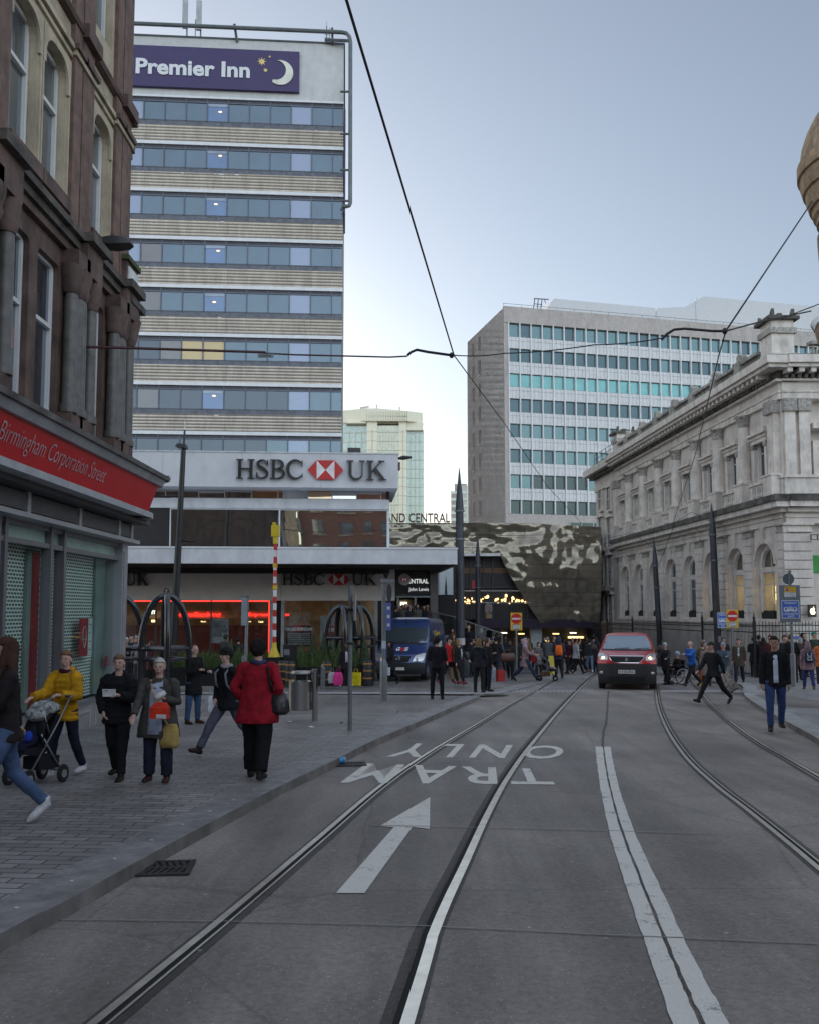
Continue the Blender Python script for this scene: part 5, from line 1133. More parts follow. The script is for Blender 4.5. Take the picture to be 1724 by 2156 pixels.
for i in range(8): a = 18.4-1.55*i; q.box(a-1.4, a-.1, .1, .12, -.52+.03*(18-a), -.47+.03*(18-a), 1); q.box(a-1.4, a-.1, .1, .12, -.12, -.07, 1); q.box(a-1.4, a-1.35, .1, .12, -.47+.03*(18-a), -.12, 1); q.box(a-.15, a-.1, .1, .12, -.47+.03*(18-a), -.12, 1)
q.build('plinth', [mat('plinth_grey', (.26, .25, .24), .6, var=.15), LGR], VB)
m, nt, b, L = base('perforated_shutter'); br = nd(nt, 'TexBrick'); L(pos(nt, L, rot=(R(90), 0, R(90)), kind='Object'), br.inputs['Vector'])
tc = nd(nt, 'TexCoord'); sp_ = nd(nt, 'SeparateXYZ'); cb = nd(nt, 'CombineXYZ'); L(tc.outputs['Object'], sp_.inputs[0]); L(sp_.outputs[1], cb.inputs[0]); L(sp_.outputs[2], cb.inputs[1]); L(cb.outputs[0], br.inputs['Vector'])
br.inputs['Scale'].default_value = 1; br.inputs['Brick Width'].default_value = .11; br.inputs['Row Height'].default_value = .06; br.inputs['Mortar Size'].default_value = .014; br.inputs['Mortar Smooth'].default_value = .1
br.inputs['Color1'].default_value = (.025, .03, .03, 1); br.inputs['Color2'].default_value = (.06, .07, .07, 1); br.inputs['Mortar'].default_value = (.74, .78, .75, 1)
L(br.outputs[0], b.inputs['Base Color']); b.inputs['Roughness'].default_value = .4; bump(nt, L, b, br.outputs[1], .5, .02); SHUT = m
q = MB(VM); q.box(5, 18.3, -.3, -.26, .09, 2.8); q.build('shutter', SHUT, VB)
q = MB(VM); q.box(V.u(69, -.2), V.u(84, -.2)+.02, -.25, -.2, .1, 2.7, 0); q.box(V.u(59, -.2), V.u(68, -.2), -.25, -.2, .1, 2.7, 2); q.box(17.75, 18.3, -.25, -.2, .1, 2.8, 2)
a, b_ = V.u(173, -.1), V.u(190, -.1); zA = V.hit(180, 1302, -.1)[1]; zB_ = V.hit(180, 1381, -.1)[1]; q.box(a, b_, -.12, -.1, zB_, zA, 0); q.box(b_+.01, b_+.22, -.12, -.1, zB_, zA, 1)
c_ = (a+b_)/2; zc_ = (zA+zB_)/2; pts = [(c_+.11*math.sin(t)*(1 if t < 9 else 1)*(.2+.8*math.sin(t/2)), -.09, zc_-.2*math.cos(t)) for t in [i*math.pi/12 for i in range(25)]]; q.tube(pts, .006, 4, 1)
put_text(q, 'We have moved', a+.02, b_-.08, zc_-.05, zc_-.02, -.095, ext=0, m=1)
for i in range(5): q.box(b_+.05, b_+.17-.02*(i % 3), -.1, -.098, zB_+.1+i*.16, zB_+.115+i*.16, 3)
q.box(V.u(228, -.1), V.u(233, -.1), -.12, -.1, V.hit(230, 1402, -.1)[1], V.hit(230, 1381, -.1)[1], 0)
q.build('poster', [mat('poster_shop_red', (.33, .02, .03), .5), mat('poster_pale', (.5, .6, .58), .5), mat('reveal_green', (.20, .24, .23), .5), INK], VB)
q = MB(VM); q.add([(5, -.05, .09), (18.36, -.05, .09), (18.36, -.05, 2.76), (5, -.05, 2.76)], [(0, 1, 2, 3)]); q.build('shop_glass', clear_glass('shop_glass_green', (.84, .93, .90), .04, 1.2), VB)
q = MB(VM); q.box(5, 18.36, -.05, -.04, 2.84, 3.04+.05); q.build('transom_glass', glass('frosted_green', (.42, .60, .55), .06, (.9, 1, .95), .4, ior=1.2), VB)
q = MB(VM); q.box(-1, 0, 0, .01, 5, 5.01)
# bracket lamp on the wall
u_, z_ = V.hit(178, 520, .35); WL = thing('wall_lamp', 'dark street lamp head on an arm from white boxes on the red sandstone wall', 'street lamp', tuple(U(178, 521, 16.9))); 
q = MB(); q.box(-.22, .02, -.2, .2, -.05, .22, 0); q.box(-.1, .16, -.25, .0, -.32, -.02, 0); q.build('control_box', mat('box_white', (.6, .62, .62)), WL)
q = MB(); q.tube([(.1, -.05, .02), (.32, -.05, .05)], .035, 8); q.build('arm', PIPE, WL)
q = MB(); q.ring_loft([[(x_, -.05-w_, z0), (x_, -.05+w_, z0), (x_, -.05+w_*.8, z1), (x_, -.05-w_*.8, z1)] for x_, w_, z0, z1 in ((.22, .06, .03, .08), (.34, .16, 0, .13), (.6, .2, -.02, .16), (.85, .18, .0, .13), (.95, .1, .03, .07))]); q.build('lamp_head', mat('lamp_black', (.03, .03, .032)), WL, True)
q = MB(local(VB) @ Matrix.Identity(4)); p = U(4, 712, 13.0); q.box(-6.0, -5.86, 12.7, 13.0, p.z-.16, p.z+.16); q.build('alarm_box', mat('alarm_red_grey', (.3, .12, .12), .5), VB)

# ================================================================== round turret of the building on the right, and the street behind the camera
TX = 11.72
TB = thing('turret_building', 'ornate stone turret with a flared round cornice jutting in at the right edge', 'building', (TX, 21.5, gz(21.5))); TBM = local(TB)
def tz(y): return U(1690, y, 20.8).z
TU = mat('turret_stone', (.36, .25, .15), .7, var=.3, sc=5, bst=.3, bsc=10, stain=.55); TUD = mat('turret_dark', (.10, .075, .06), .8, var=.4, sc=4)
q = MB(TBM)
prof = [(1.2, -2), (1.2, tz(760)), (1.40, tz(700)), (1.40, tz(692)), (1.56, tz(690)), (1.62, tz(668)), (1.62, tz(652)), (1.46, tz(650)), (1.42, tz(560)), (1.46, tz(556)), (1.46, tz(545)), (1.38, tz(543)), (1.38, tz(520)), (1.47, tz(516)), (1.50, tz(470)), (1.50, tz(455)), (1.42, tz(453)), (1.42, tz(432)), (1.50, tz(430)), (1.50, tz(418)), (1.58, tz(412)), (1.60, tz(398)), (1.66, tz(396)), (1.74, tz(372)), (1.74, tz(362)), (1.80, tz(360)), (1.86, tz(340)), (1.86, tz(328)), (1.92, tz(326)), (1.92, tz(300)), (1.86, tz(296)), (1.80, tz(262)), (1.68, tz(232)), (1.52, tz(205)), (1.36, tz(186)), (1.0, tz(180))]
q.lathe(prof, TX, 21.5, 0, 64, 0); q.build('turret', [TU], TB, smooth=True)
q = MB(TBM)
for i in range(30): a = R(i*12); q.ell((TX+1.6*math.cos(a), 21.5+1.6*math.sin(a), tz(372)), (.05, .05, .14), 8, 6)
for i in range(12): a = R(i*30+10); q.ell((TX+1.38*math.cos(a), 21.5+1.38*math.sin(a), tz(470)), (.09, .09, .3), 8, 6); q.ell((TX+1.42*math.cos(a+.1), 21.5+1.42*math.sin(a+.1), tz(620)), (.08, .08, .22), 8, 6)
for i in range(40): a = R(150+i*3); q.tube([(TX+1.6*math.cos(a), 21.5+1.6*math.sin(a), tz(665)), (TX+1.72*math.cos(a), 21.5+1.72*math.sin(a), tz(645))], .006, 3)
q.build('carving', TUD, TB, smooth='all')
F5 = Fr(13.5, 0, -90); q = 0
RB = thing('brick_building', 'long sandstone terrace behind the camera on the right pavement', 'building', (13.5, 0, 0)); RM = local(RB) @ F5.M
q = MB(RM); q.box(-17, 40, -9, -.5, -2, 9.5, 0)
for i in range(20):
    for z_ in (5.5,): q.box(-16+i*2.8, -14.6+i*2.8, -.5, -.3, z_-1, z_+1.2, 1)
    q.box(-16.6+i*2.8, -16.2+i*2.8, -.5, -.1, 0, 9.4, 0); q.box(-16+i*2.8, -14+i*2.8, -.5, -.3, .5, 3.4, 2)
for z_ in (3.9, 7.7, 9.4): q.box(-17, 40, -.5, .1, z_, z_+.4, 3)
q.build('wall', [mat('red_brick', (.22, .10, .07), .8, var=.2), GV, GL_H, TS], RB)
F6 = Fr(-14, -38, 180); BB = thing('corner_building', 'red brick and stone block standing behind the camera across the street', 'building', (0, -38, 0)); BMx = local(BB) @ F6.M
q = MB(BMx); q.box(-30, -11, -12, 0, -2, 16, 0); q.box(-10.5, 2, -12, 1.5, -2, 13, 1); q.box(2.5, 30, -12, 0, -2, 17, 0)
for i in range(20):
    for z_ in (3.5, 6.5, 9.8, 13):
        u_ = -29+i*3
        if -11 < u_ < 2.5: 
            if z_ < 12: q.box(u_, u_+1.3, 1.5, 1.6, z_, z_+2, 2)
        else: q.box(u_, u_+1.2, 0, .1, z_, z_+2, 2); q.box(u_-.15, u_+1.35, 0, .2, z_-.2, z_-.02, 1)
q.prism([(-31, 16), (-10.5, 16), (-13, 20), (-29, 20)], -11, -1, 3); q.prism([(2, 17), (31, 17), (28, 21), (5, 21)], -11, -1, 3); q.box(-5, -3, -5, -3, 13, 16.5, 1)
q.build('wall', [mat('red_brick', (.22, .10, .07)), mat('pale_stone_far', (.5, .42, .3), .8, var=.2, stain=.4), GV, mat('slate', (.06, .065, .075), .6)], BB)

CBK = thing('sun_blocker', 'long plain block added unseen behind the hotel tower to block the sun', 'building', (-60, 150, gz(150))); q = MB(local(CBK)); q.box(-160, -12.5, 150, 165, -2, 55, 0)  # unseen mass added to keep low sun off the facades
for i in range(30):
    for k in range(14): q.box(-118+i*3.5, -116+i*3.5, 149.9, 150, 1+k*3.6, 3+k*3.6, 1)
q.build('wall', [CONC, GVD], CBK)

# ================================================================== poles, signs, bins, barrier
PGREY = mat('pole_dark_grey', (.055, .06, .075), .45, .2, var=.15, stain=.2); PBLK = mat('pole_black', (.022, .022, .025), .4, .2, var=.15); PLG = mat('post_light_grey', (.20, .21, .225), .45, .35, var=.12); BAND = mat('band_pale', (.5, .52, .53), .5)
def base_of(x, D, h=0): return XD(x, D, h)
def spiked_pole(name, lab, x, D, ytop, yspike, r, h=0, lean=0, m=None, band=None, grp='tall tapered poles carrying the tram wires'):
    p = base_of(x, D, h); t = thing(name, lab, 'pole', tuple(p), 0, grp); zt_ = U(x, ytop, D).z-p.z; zs_ = U(x, yspike, D).z-p.z
    q = MB(); q.tube([(0, 0, 0), (lean*zs_/zt_, 0, zs_)], [r, r*.85], 14); q.build('shaft', m or PGREY, t, True)
    q = MB(); q.tube([(lean*zs_/zt_, 0, zs_), (lean*(zs_+.25*(zt_-zs_))/zt_, 0, zs_+.3*(zt_-zs_)), (lean, 0, zt_)], [r*.95, r*.75, .012], 14); q.build('spike', m or PGREY, t, True)
    q = MB()
    for k in (.0, .42): q.cyl(lean*(zs_-k*3)/zt_, 0, zs_-k*3-.06, zs_-k*3+.0, r*1.12, seg=14)
    q.build('collar', PLG, t)
    if band is not None: zb_ = U(x, band, D).z-p.z; q = MB(); q.cyl(0, 0, zb_-.16, zb_+.14, r*1.04, seg=14); q.build('band', BAND, t)
    q = MB(); q.cyl(0, 0, 0, .35, r*1.25, seg=14); q.build('foot', m or PGREY, t)
    return t
spiked_pole('tram_pole', 'thick dark pole with a sharp spike rising beside the blue van', 968, 40, 985, 1075, .2, .03, -.02, band=1350)
spiked_pole('tram_pole', 'slimmer dark spiked pole in front of the dark glazed station front', 1005, 52, 1120, 1190, .17, .02, 0)
spiked_pole('tram_pole', 'leaning dark spiked pole beside the red van in front of arched windows', 1387, 51, 1130, 1190, .17, 0, -.28, band=1352)
spiked_pole('tram_pole', 'dark spiked pole by the small blue sign in front of arched windows', 1508, 44, 1060, 1125, .185, .1, -.18, band=1345)
spiked_pole('tram_pole', 'thin spiked pole far off beside the pale glass pier', 958-20, 56, 1213, 1250, .09, 0, 0)
# black lamp column before the bank
p = base_of(366, 32, .1); t = thing('lamp_column', 'tall black lamp column with a flat lamp head in front of the bank', 'lamp post', tuple(p)); zt_ = U(386, 885, 32).z-p.z
q = MB(); dx = .30; q.tube([(0, 0, 0), (dx*.9, 0, zt_-1.0)], [.16, .09], 12); q.build('shaft', PBLK, t, True)
q = MB(); q.tube([(dx*.9, 0, zt_-1), (dx, 0, zt_-.35)], [.04, .035], 8, 0); q.tube([(dx, 0, zt_-.35), (dx, 0, zt_)], [.035, .01], 8, 1); q.build('spike', [PBLK, mat('spike_white', (.6, .62, .65), .4)], t, True)
q = MB(); zl = U(380, 944, 32).z-p.z; q.ring_loft([[(dx*.9-.26, -.2, zl+.04), (dx*.9+.12, -.24, zl-.02), (dx*.9+.12, .2, zl-.02), (dx*.9-.26, .2, zl+.04)], [(dx*.9-.2, -.14, zl+.16), (dx*.9+.1, -.16, zl+.14), (dx*.9+.1, .14, zl+.14), (dx*.9-.2, .14, zl+.16)]]); q.build('lamp_head', PBLK, t)
for yy, s_ in ((1046, -1), (1140, 1)):
    za = U(380, yy, 32).z-p.z; xa = dx*za/zt_; q = MB(); q.tube([(xa, 0, za), (xa+s_*.25, 0, za+.04), (xa+s_*.45, 0, za), (xa+s_*.75, 0, za+.06)], [.02, .05, .045, .01], 6); q.build('bracket', PBLK, t)
# plain posts
def post(name, lab, cat_, x, ybase, ytop, r, h=.1, thick=0, m=PLG, grp=None):
    g = G(x, ybase, h); D = g.y; t = thing(name, lab, cat_, tuple(g), 0, grp); zt_ = U(x, ytop, D).z-g.z
    q = MB(); q.cyl(0, 0, 0, zt_, r, seg=12)
    if thick: q.tube([(0, 0, 0), (0, 0, thick), (0, 0, thick+.12)], [r*1.75, r*1.75, r], 12)
    q.build('post', m, t, True); return t, D, g, zt_
t, D, g, zt_ = post('sign_post', 'slim grey post on the paving with a narrow sign seen edge-on', 'sign post', 737, 1538, 1233, .038)
q = MB(); q.cyl(0, 0, zt_-.45, zt_-.41, .075, seg=12); q.cyl(0, 0, zt_-1.05, zt_-1.01, .06, seg=12); q.build('clamp', PBLK, t)
q = MB(); q.box(.075, .10, -.3, .02, zt_-.62, zt_-.15, 0); q.box(.10, .107, -.3, .02, zt_-.62, zt_-.15, 1); q.build('sign_plate', [PLG, mat('plate_pink', (.45, .35, .34), .5)], t)
t, D, g, zt_ = post('sign_post', 'grey post with a thick foot and a blue sign seen edge-on beside the blue van', 'sign post', 808, 1476, 1222, .055, thick=.95)
q = MB(); q.box(-.08, .28, -.08, .08, zt_-.06, zt_+.03, 0); q.build('lamp_hood', PLG, t)
BLU = mat('sign_blue', (.045, .12, .48), .4, var=.04); WSG = mat('sign_white', (.62, .64, .66), .4)
q = MB(); q.box(.06, .19, -.12, -.10, zt_-1.3, zt_-.58, 0); 
for i in range(3): q.box(.09, .16, -.125, -.121, zt_-1.2+i*.22, zt_-1.12+i*.22, 1)
q.build('blue_sign', [mat('sign_blue_dull', (.10, .13, .42), .5), WSG], t)
q = MB(); q.prism([(.14+.07*math.cos(R(a)), zt_-.33+.24*math.sin(R(a))) for a in range(0, 360, 20)], -.03, -.0); q.build('round_sign', PGREY, t)
q = MB(); q.box(-.05, .06, -.062, -.058, 1.35, 1.55); q.build('label', BAND, t)
g = XD(521, 31.2, .1); t = thing('signal_post', 'pale grey post with a flat cross arm in front of the bank window', 'sign post', tuple(g)); zt_ = U(521, 1256, 31.2).z-g.z
q = MB(); q.tube([(-.05, 0, 0), (-.05, 0, 1.0), (0, 0, 1.0), (.02, 0, zt_)], [.1, .1, .06, .055], 10); q.build('post', PLG, t, True); q = MB(); q.box(-.22, .1, -.08, .08, zt_-.02, zt_+.05); q.build('cross_arm', PLG, t)
q = MB(); q.box(-.16, .03, -.12, -.09, zt_-1.0, zt_-.05); q.build('sign_plate', mat('plate_grey', (.25, .28, .31), .5), t)
# steel litter bin
g = G(663, 1518, .1); t = thing('litter_bin', 'round brushed steel litter bin hung on a post with a small plaque', 'litter bin', tuple(g)); k = g.y/1886
m, nt, b, L = base('brushed_steel'); b.inputs['Metallic'].default_value = 1; b.inputs['Base Color'].default_value = (.36, .355, .35, 1); b.inputs['Roughness'].default_value = .34; bump(nt, L, b, noi(nt, L, pos(nt, L, (1, 1, 40)), 12, 3), .15, .01); BST = m
q = MB(); q.tube([(0, 0, 0), (0, 0, 107*k)], .062, 16); q.build('post', BST, t, True)
q = MB(); q.lathe([(.215, 23*k), (.225, 24*k), (.225, 82*k), (.21, 82*k), (.2, 78*k), (.0, 78*k)], -.29, 0, 0, 28); q.build('bin_body', BST, t, True)
q = MB(); q.lathe([(.0, 97*k), (.215, 97*k), (.222, 99*k), (.19, 103*k), (.0, 104*k)], -.27, 0, 0, 28); q.box(-.4, -.38, -.01, .01, 80*k, 98*k); q.box(-.16, -.14, -.01, .01, 80*k, 98*k); q.build('lid', BST, t, True)
q = MB(); q.box(-.09, -.03, -.03, .03, 40*k, 60*k); q.build('bracket', BST, t)
q = MB(); q.prism([(.12, 66*k), (.19, 66*k), (.2, 108*k), (.13, 116*k)], -.12, .1, 0); q.box(.04, .12, -.01, .01, 92*k, 95*k, 0); q.build('plaque', PLG, t)
# grey bin by the thick pole
g = G(983-12, 1422, .05); t = thing('litter_bin', 'dark grey cylindrical litter bin at the foot of the thick pole', 'litter bin', tuple(U(978, 1384, 38.6)[:2])+(gz(38.6)+.05,))
q = MB(); q.lathe([(.2, 0), (.21, .05), (.21, 1.0), (.19, 1.06), (.0, 1.09)], 0, 0, 0, 20); q.build('bin_body', PGREY, t, True); q = MB(); q.lathe([(.213, .93), (.215, .95), (.213, .97)], 0, 0, 0, 20); q.build('rim', PBLK, t, True)
# raised barrier arm and its cabinets
D = 31.4; g = XD(580, D, .1); t = thing('barrier', 'raised red and white barrier arm with yellow ends on a black cabinet', 'barrier', tuple(g)); zb_ = U(580, 1385, D).z-g.z; zt_ = U(580, 1100, D).z-g.z
q = MB(); q.box(-.3, .28, -.2, .2, 0, zb_+.0, 0); q.box(-.36, .34, -.24, .24, zb_+.002, zb_+.03, 0); q.box(-.22, -.12, -.215, -.2, zb_-.35, zb_-.25, 1); q.box(.32, .75, -.1, .3, 0, zb_+.45, 0); q.box(.35, .55, -.112, -.1, zb_+.1, zb_+.3, 1)
q.build('cabinet', [PBLK, PLG], t)
q = MB(); q.lathe([(.22, 0), (.2, .08), (.11, .25), (.08, .4), (.08, .5)], 0, 0, zb_+.03, 12); q.build('yellow_foot', mat('barrier_yellow', (.62, .45, .02), .45, var=.08), t, True)
cols = [mat('barrier_red', (.5, .02, .02), .4, var=.06), mat('barrier_white', (.68, .7, .72), .4, var=.05), mat('barrier_yellow', (.62, .45, .02))]
q = MB(); z_ = zb_+.5; h_ = (zt_-.75-z_)/15; ydone = (5, 12)
for i in range(15): q.cyl(0, 0, z_+i*h_, z_+(i+1)*h_, .065, seg=12, m=i % 2)
for zz_ in (zb_+.5+h_*8.1, zb_+.5+h_*11.4): q.cyl(0, 0, zz_, zz_+.14, .085, seg=12, m=2)
q.tube([(.05, -.06, z_+h_*9), (.075, -.07, z_+h_*12), (.06, -.06, z_+h_*14.5)], .008, 5, 0); q.build('arm', cols, t, True)
q = MB(); q.cyl(0, 0, zt_-.75, zt_-.45, .09, seg=12); q.box(-.14, .13, -.1, .1, zt_-.5, zt_-.1); q.box(-.1, .0, -.1, .08, zt_-.1, zt_+.0); q.build('head', cols[2], t)
# little black bollards with orange bands
for i, (x, D) in enumerate(((614, 30.2), (598, 31.0), (352, 30.5), (690, 30.6), (775, 31.5))):
    g = XD(x, D, .1); lab = ['black bollard with three orange bands just behind the steel bin', 'black bollard with orange bands at the foot of the barrier', 'black bollard with orange bands behind the grey-haired woman', 'black bollard right of the steel bin at the long planter', 'black bollard by the front wheel of the blue van'][i]
    t = thing('bollard', lab, 'bollard', tuple(g), 0, 'black bollards with bands'); q = MB(); q.lathe([(.16, 0), (.16, .8), (.14, .84), (0, .86)], 0, 0, 0, 14); q.build('post', PBLK, t, True)
    q = MB(); [q.cyl(0, 0, z_, z_+.05, .165, seg=14) for z_ in (.2, .46, .7)]; q.build('bands', mat('band_orange', (.42, .2, .05) if i < 3 else (.12, .1, .08), .5), t)
# road signs
YEL2 = mat('sign_yellow', (.62, .38, .02), .45, var=.05); RDS = mat('sign_red', (.5, .015, .015), .4, var=.05)
def disc(q, x, z, r, w0, w1, m): q.prism([(x+r*math.cos(R(a)), z+r*math.sin(R(a))) for a in range(0, 360, 12)], w0, w1, m)
def no_entry(x, D, y0, y1, lab, h, base_y=None):
    g = XD(x, D, h); t = thing('road_sign', lab, 'road sign', tuple(g)); za, zb_ = U(x, y0, D).z-g.z, U(x, y1, D).z-g.z; H_ = za-zb_; W_ = H_*.66
    q = MB(); q.cyl(.0, .06, 0, zb_+.5, .045, seg=10); q.build('post', PLG, t)
    q = MB(); q.box(-W_/2, W_/2, -.02, .0, zb_, za, 0); zc_ = za-W_*.52; disc(q, 0, zc_, W_*.45, -.03, -.02, 1); q.box(-W_*.38, W_*.38, -.035, -.03, zc_-W_*.075, zc_+W_*.075, 2); q.box(-W_*.3, W_*.3, -.03, -.02, zb_+.05, zb_+.05+H_*.24, 2); q.box(-W_*.32, W_*.32, -.0285, -.0201, zb_+.03, zb_+.07+H_*.24, 3)
    for i, s in enumerate(('Except', 'Trams')): put_text(q, s, -W_*.25, W_*.25, zb_+.05+H_*(.14-.11*i), zb_+.05+H_*(.22-.11*i), .031, bold=.02, ext=0, m=3, mapf=lambda a, b_, z, i=i: (-W_*.25+W_*.5*a, -.036, zb_+.05+H_*(.135-.11*i)+H_*.085*b_))
    q.build('sign_plate', [YEL2, RDS, WSG, INK], t); return t
no_entry(1085, 40.5, 1290, 1327, 'yellow backed no entry sign in front of the black underpass in the centre', 0)
no_entry(1538, 36, 1284, 1322, 'yellow backed no entry sign in front of the iron railings on the right', .1)
def tram_sign(q, W_, zt_, w, small=False):
    H_ = W_*1.02; q.box(-W_/2, W_/2, w-.01, w, zt_-H_, zt_, 1); q.box(-W_/2+.02, W_/2-.02, w-.014, w-.0101, zt_-H_+.02, zt_-.02, 0)
    f = lambda x0, x1, z0, z1: (lambda a, b_, z: (W_*(x0+(x1-x0)*a), w-.018, zt_-H_*(1-(z0+(z1-z0)*b_))))
    put_text(q, 'TRAMWAY', 0, 0, 0, 0, 0, bold=.02, ext=0, m=1, mapf=f(-.36, .36, .79, .91)); put_text(q, 'LOOK BOTH', 0, 0, 0, 0, 0, bold=.02, ext=0, m=1, mapf=f(-.4, .4, .20, .31)); put_text(q, 'WAYS', 0, 0, 0, 0, 0, bold=.02, ext=0, m=1, mapf=f(-.18, .2, .06, .17))
    Z = lambda k_: zt_-H_*(1-k_)
    q.prism([(-.38*W_, Z(.40)), (.38*W_, Z(.40)), (.38*W_, Z(.56)), (.33*W_, Z(.63)), (-.33*W_, Z(.63)), (-.38*W_, Z(.56))], w-.02, w-.0141, 1)
    for a in (-.2, -.1, 0, .1, .2): q.box(W_*(a-.035), W_*(a+.035), w-.024, w-.0201, Z(.55), Z(.60), 0)
    for a in (-.27, .25): q.box(W_*(a-.04), W_*(a+.04), w-.024, w-.0201, Z(.45), Z(.60), 0)
    for a in (-.27, -.15, .15, .27): q.box(W_*(a-.04), W_*(a+.04), w-.02, w-.0141, Z(.37), Z(.4), 1)
    q.box(-.04*W_, .04*W_, w-.02, w-.0141, Z(.65), Z(.67), 1)
g = XD(1517, 38, .1); t = thing('road_sign', 'small blue tramway sign beside the right hand no entry sign', 'road sign', tuple(g)); za = U(1517, 1290, 38).z-g.z; W_ = 20/1886*38*1.2
q = MB(); q.cyl(.1, .06, 0, za-.2, .04, seg=10); q.build('post', PLG, t); q = MB(); q.M = Matrix.Diagonal((.85, 1, 1.3, 1)) @ Matrix.Translation((0, 0, za/1.3-za)); tram_sign(q, W_, za, -.02); q.build('sign_plate', [BLU, WSG], t)
g = G(1668, 1447, .1); D = g.y; k = D/1886; t = thing('road_sign', 'tall grey board with a yellow notice above a large blue tramway sign on a post', 'road sign', tuple(g)); zt_ = U(1668, 1232, D).z-g.z
q = MB(); q.tube([(.05, .05, 0), (.05, .05, 68*k), (.05, .05, 70*k)], [.085, .085, .05], 12); q.cyl(.05, .05, 70*k, zt_+.5, .048, seg=12); q.build('post', PLG, t, True)
q = MB(); q.box(-22*k, 21*k, -.03, .0, zt_-78*k, zt_, 0); q.build('board', mat('board_grey', (.13, .15, .18), .5, var=.05), t)
q = MB(); q.M = Matrix.Translation((-.01, 0, 0)); tram_sign(q, 37*k, zt_-32*k, -.032); q.build('blue_sign', [BLU, WSG], t)
q = MB(); q.box(-12*k, 12*k, -.04, -.031, zt_-15*k, zt_-3*k, 0); q.box(-12*k, 12*k, -.04, -.031, zt_-25*k, zt_-15.5*k, 1); disc(q, -6*k, zt_-10*k, 3.2*k, -.044, -.0401, 2); disc(q, -6*k, zt_-10*k, 2.4*k, -.047, -.0441, 3)
for s, x0, x1, z0 in (('Pedestrian Zone', -11, 11, -6), ('At any', 0, 9, -9.5), ('time', 1, 8, -13)): put_text(q, s, 0, 0, 0, 0, 0, ext=0, m=4, mapf=lambda a, b_, z, x0=x0, x1=x1, z0=z0: ((x0+(x1-x0)*a)*k, -.045, zt_+(z0+2.2*b_)*k))
for i, s in enumerate(('No loading at', 'any time except in', 'signed bays')): put_text(q, s, 0, 0, 0, 0, 0, ext=0, m=4, mapf=lambda a, b_, z, i=i: ((-10+20*a)*k, -.045, zt_+(-18.5-2.8*i+1.8*b_)*k))
q.build('notice', [YEL2, WSG, RDS, BLU, INK], t)
q = MB(); disc(q, -.02, zt_+13*k, 12*k, .0, .02, 0); q.box(-.03, .0, -.02, -.0, zt_+1*k, zt_+28*k, 1); q.box(-8*k, 2*k, -.03, .03, zt_+27*k, zt_+29*k, 1); q.build('round_sign', [mat('sign_back', (.07, .09, .11), .5), PLG], t)

# ================================================================== iron railings before the stone building
IRN = mat('railing_black', (.018, .018, .022), .45, .3)
rail_groups = [(-32, -26.5, 1.05), (-26.5, -21, 1.15), (-21, -15.5, 1.25), (-15.5, -10.5, 1.32), (-10.5, -4.5, 1.42)]
RLM = thing('iron_railings', 'black spiked iron railings along the foot of the pale stone building', 'railings', (NX, ND, gz(38))); Q = local(RLM)
def rail_panel(MX, a, b_, w, zt_, zfun):
    q = MB(MX); n = int((b_-a)/.135)
    for i in range(n):
        u_ = a+.07+i*.135; q.tube([(u_, w, zfun(u_)), (u_, w, zt_)], .013, 4); q.tube([(u_, w, zt_), (u_, w, zt_+.12)], [.022, .002], 4)
    for h in (zt_-.08, zt_-.32, zfun((a+b_)/2)+.15): q.box(a, b_, w-.02, w+.02, h-.02, h+.02)
    q.box(a, b_, w-.1, w+.1, zfun(b_)-.4, zfun((a+b_)/2)+.02)
    q.build('rail_panel', IRN, RLM)
    q = MB(MX); q.box(a-.04, a+.04, w-.04, w+.04, zfun(a), zt_+.15); q.tube([(a, w, zt_+.15), (a, w, zt_+.22), (a, w, zt_+.27), (a, w, zt_+.5)], [.03, .07, .04, .003], 6); q.build('rail_post', IRN, RLM)
for a, b_, h in rail_groups: rail_panel(Q @ N.M, a, b_, 2.0, h-.35, lambda u_: gz(38+(-u_))+.1)
rail_panel(Q @ N.M, -4.5, 1.3, 2.0, 1.15, lambda u_: gz(38)+.1)
rail_panel(Q @ N2.M, -2.0, 3.5, 1.4, 1.2, lambda u_: gz(37)+.1); rail_panel(Q @ N2.M, 3.5, 9, 1.4, 1.2, lambda u_: gz(37)+.1)
q = MB(Q @ N2.M); q.box(-.5, -.15, 1.45, 1.47, .55, .68, 0); q.build('blue_notice', mat('sign_blue_dull', (.10, .13, .42)), RLM)

# ================================================================== planters and hoops before the bank
SOIL = mat('planter_black', (.014, .014, .016), .35, var=.2)
GRN = [mat('grass_a', (.085, .13, .035), .6, var=.3, sc=9), mat('grass_b', (.05, .085, .025), .6, var=.3, sc=9), mat('conifer', (.035, .06, .022), .7, var=.35, sc=12), mat('conifer_b', (.07, .10, .03), .7, var=.35, sc=12)]
def grass_mesh(q, x0, x1, y0, y1, z0, hgt, n, seed):
    r_ = random.Random(seed)
    for i in range(n):
        x = r_.uniform(x0, x1); y = r_.uniform(y0, y1); h = hgt*r_.uniform(.5, 1.1); dx, dy = r_.uniform(-.2, .2), r_.uniform(-.25, .12); w_ = r_.uniform(.006, .014); d = -h*.25*abs(dy)*4
        q.add([(x-w_, y, z0), (x+w_, y, z0), (x+dx*.6+w_*.7, y+dy*.6, z0+h*.8), (x+dx*.6-w_*.7, y+dy*.6, z0+h*.8), (x+dx*1.3, y+dy*1.5, z0+h*(.75 if abs(dx) > .12 else 1.05))], [(0, 1, 2, 3), (3, 2, 4)], r_.choice((0, 0, 1)))
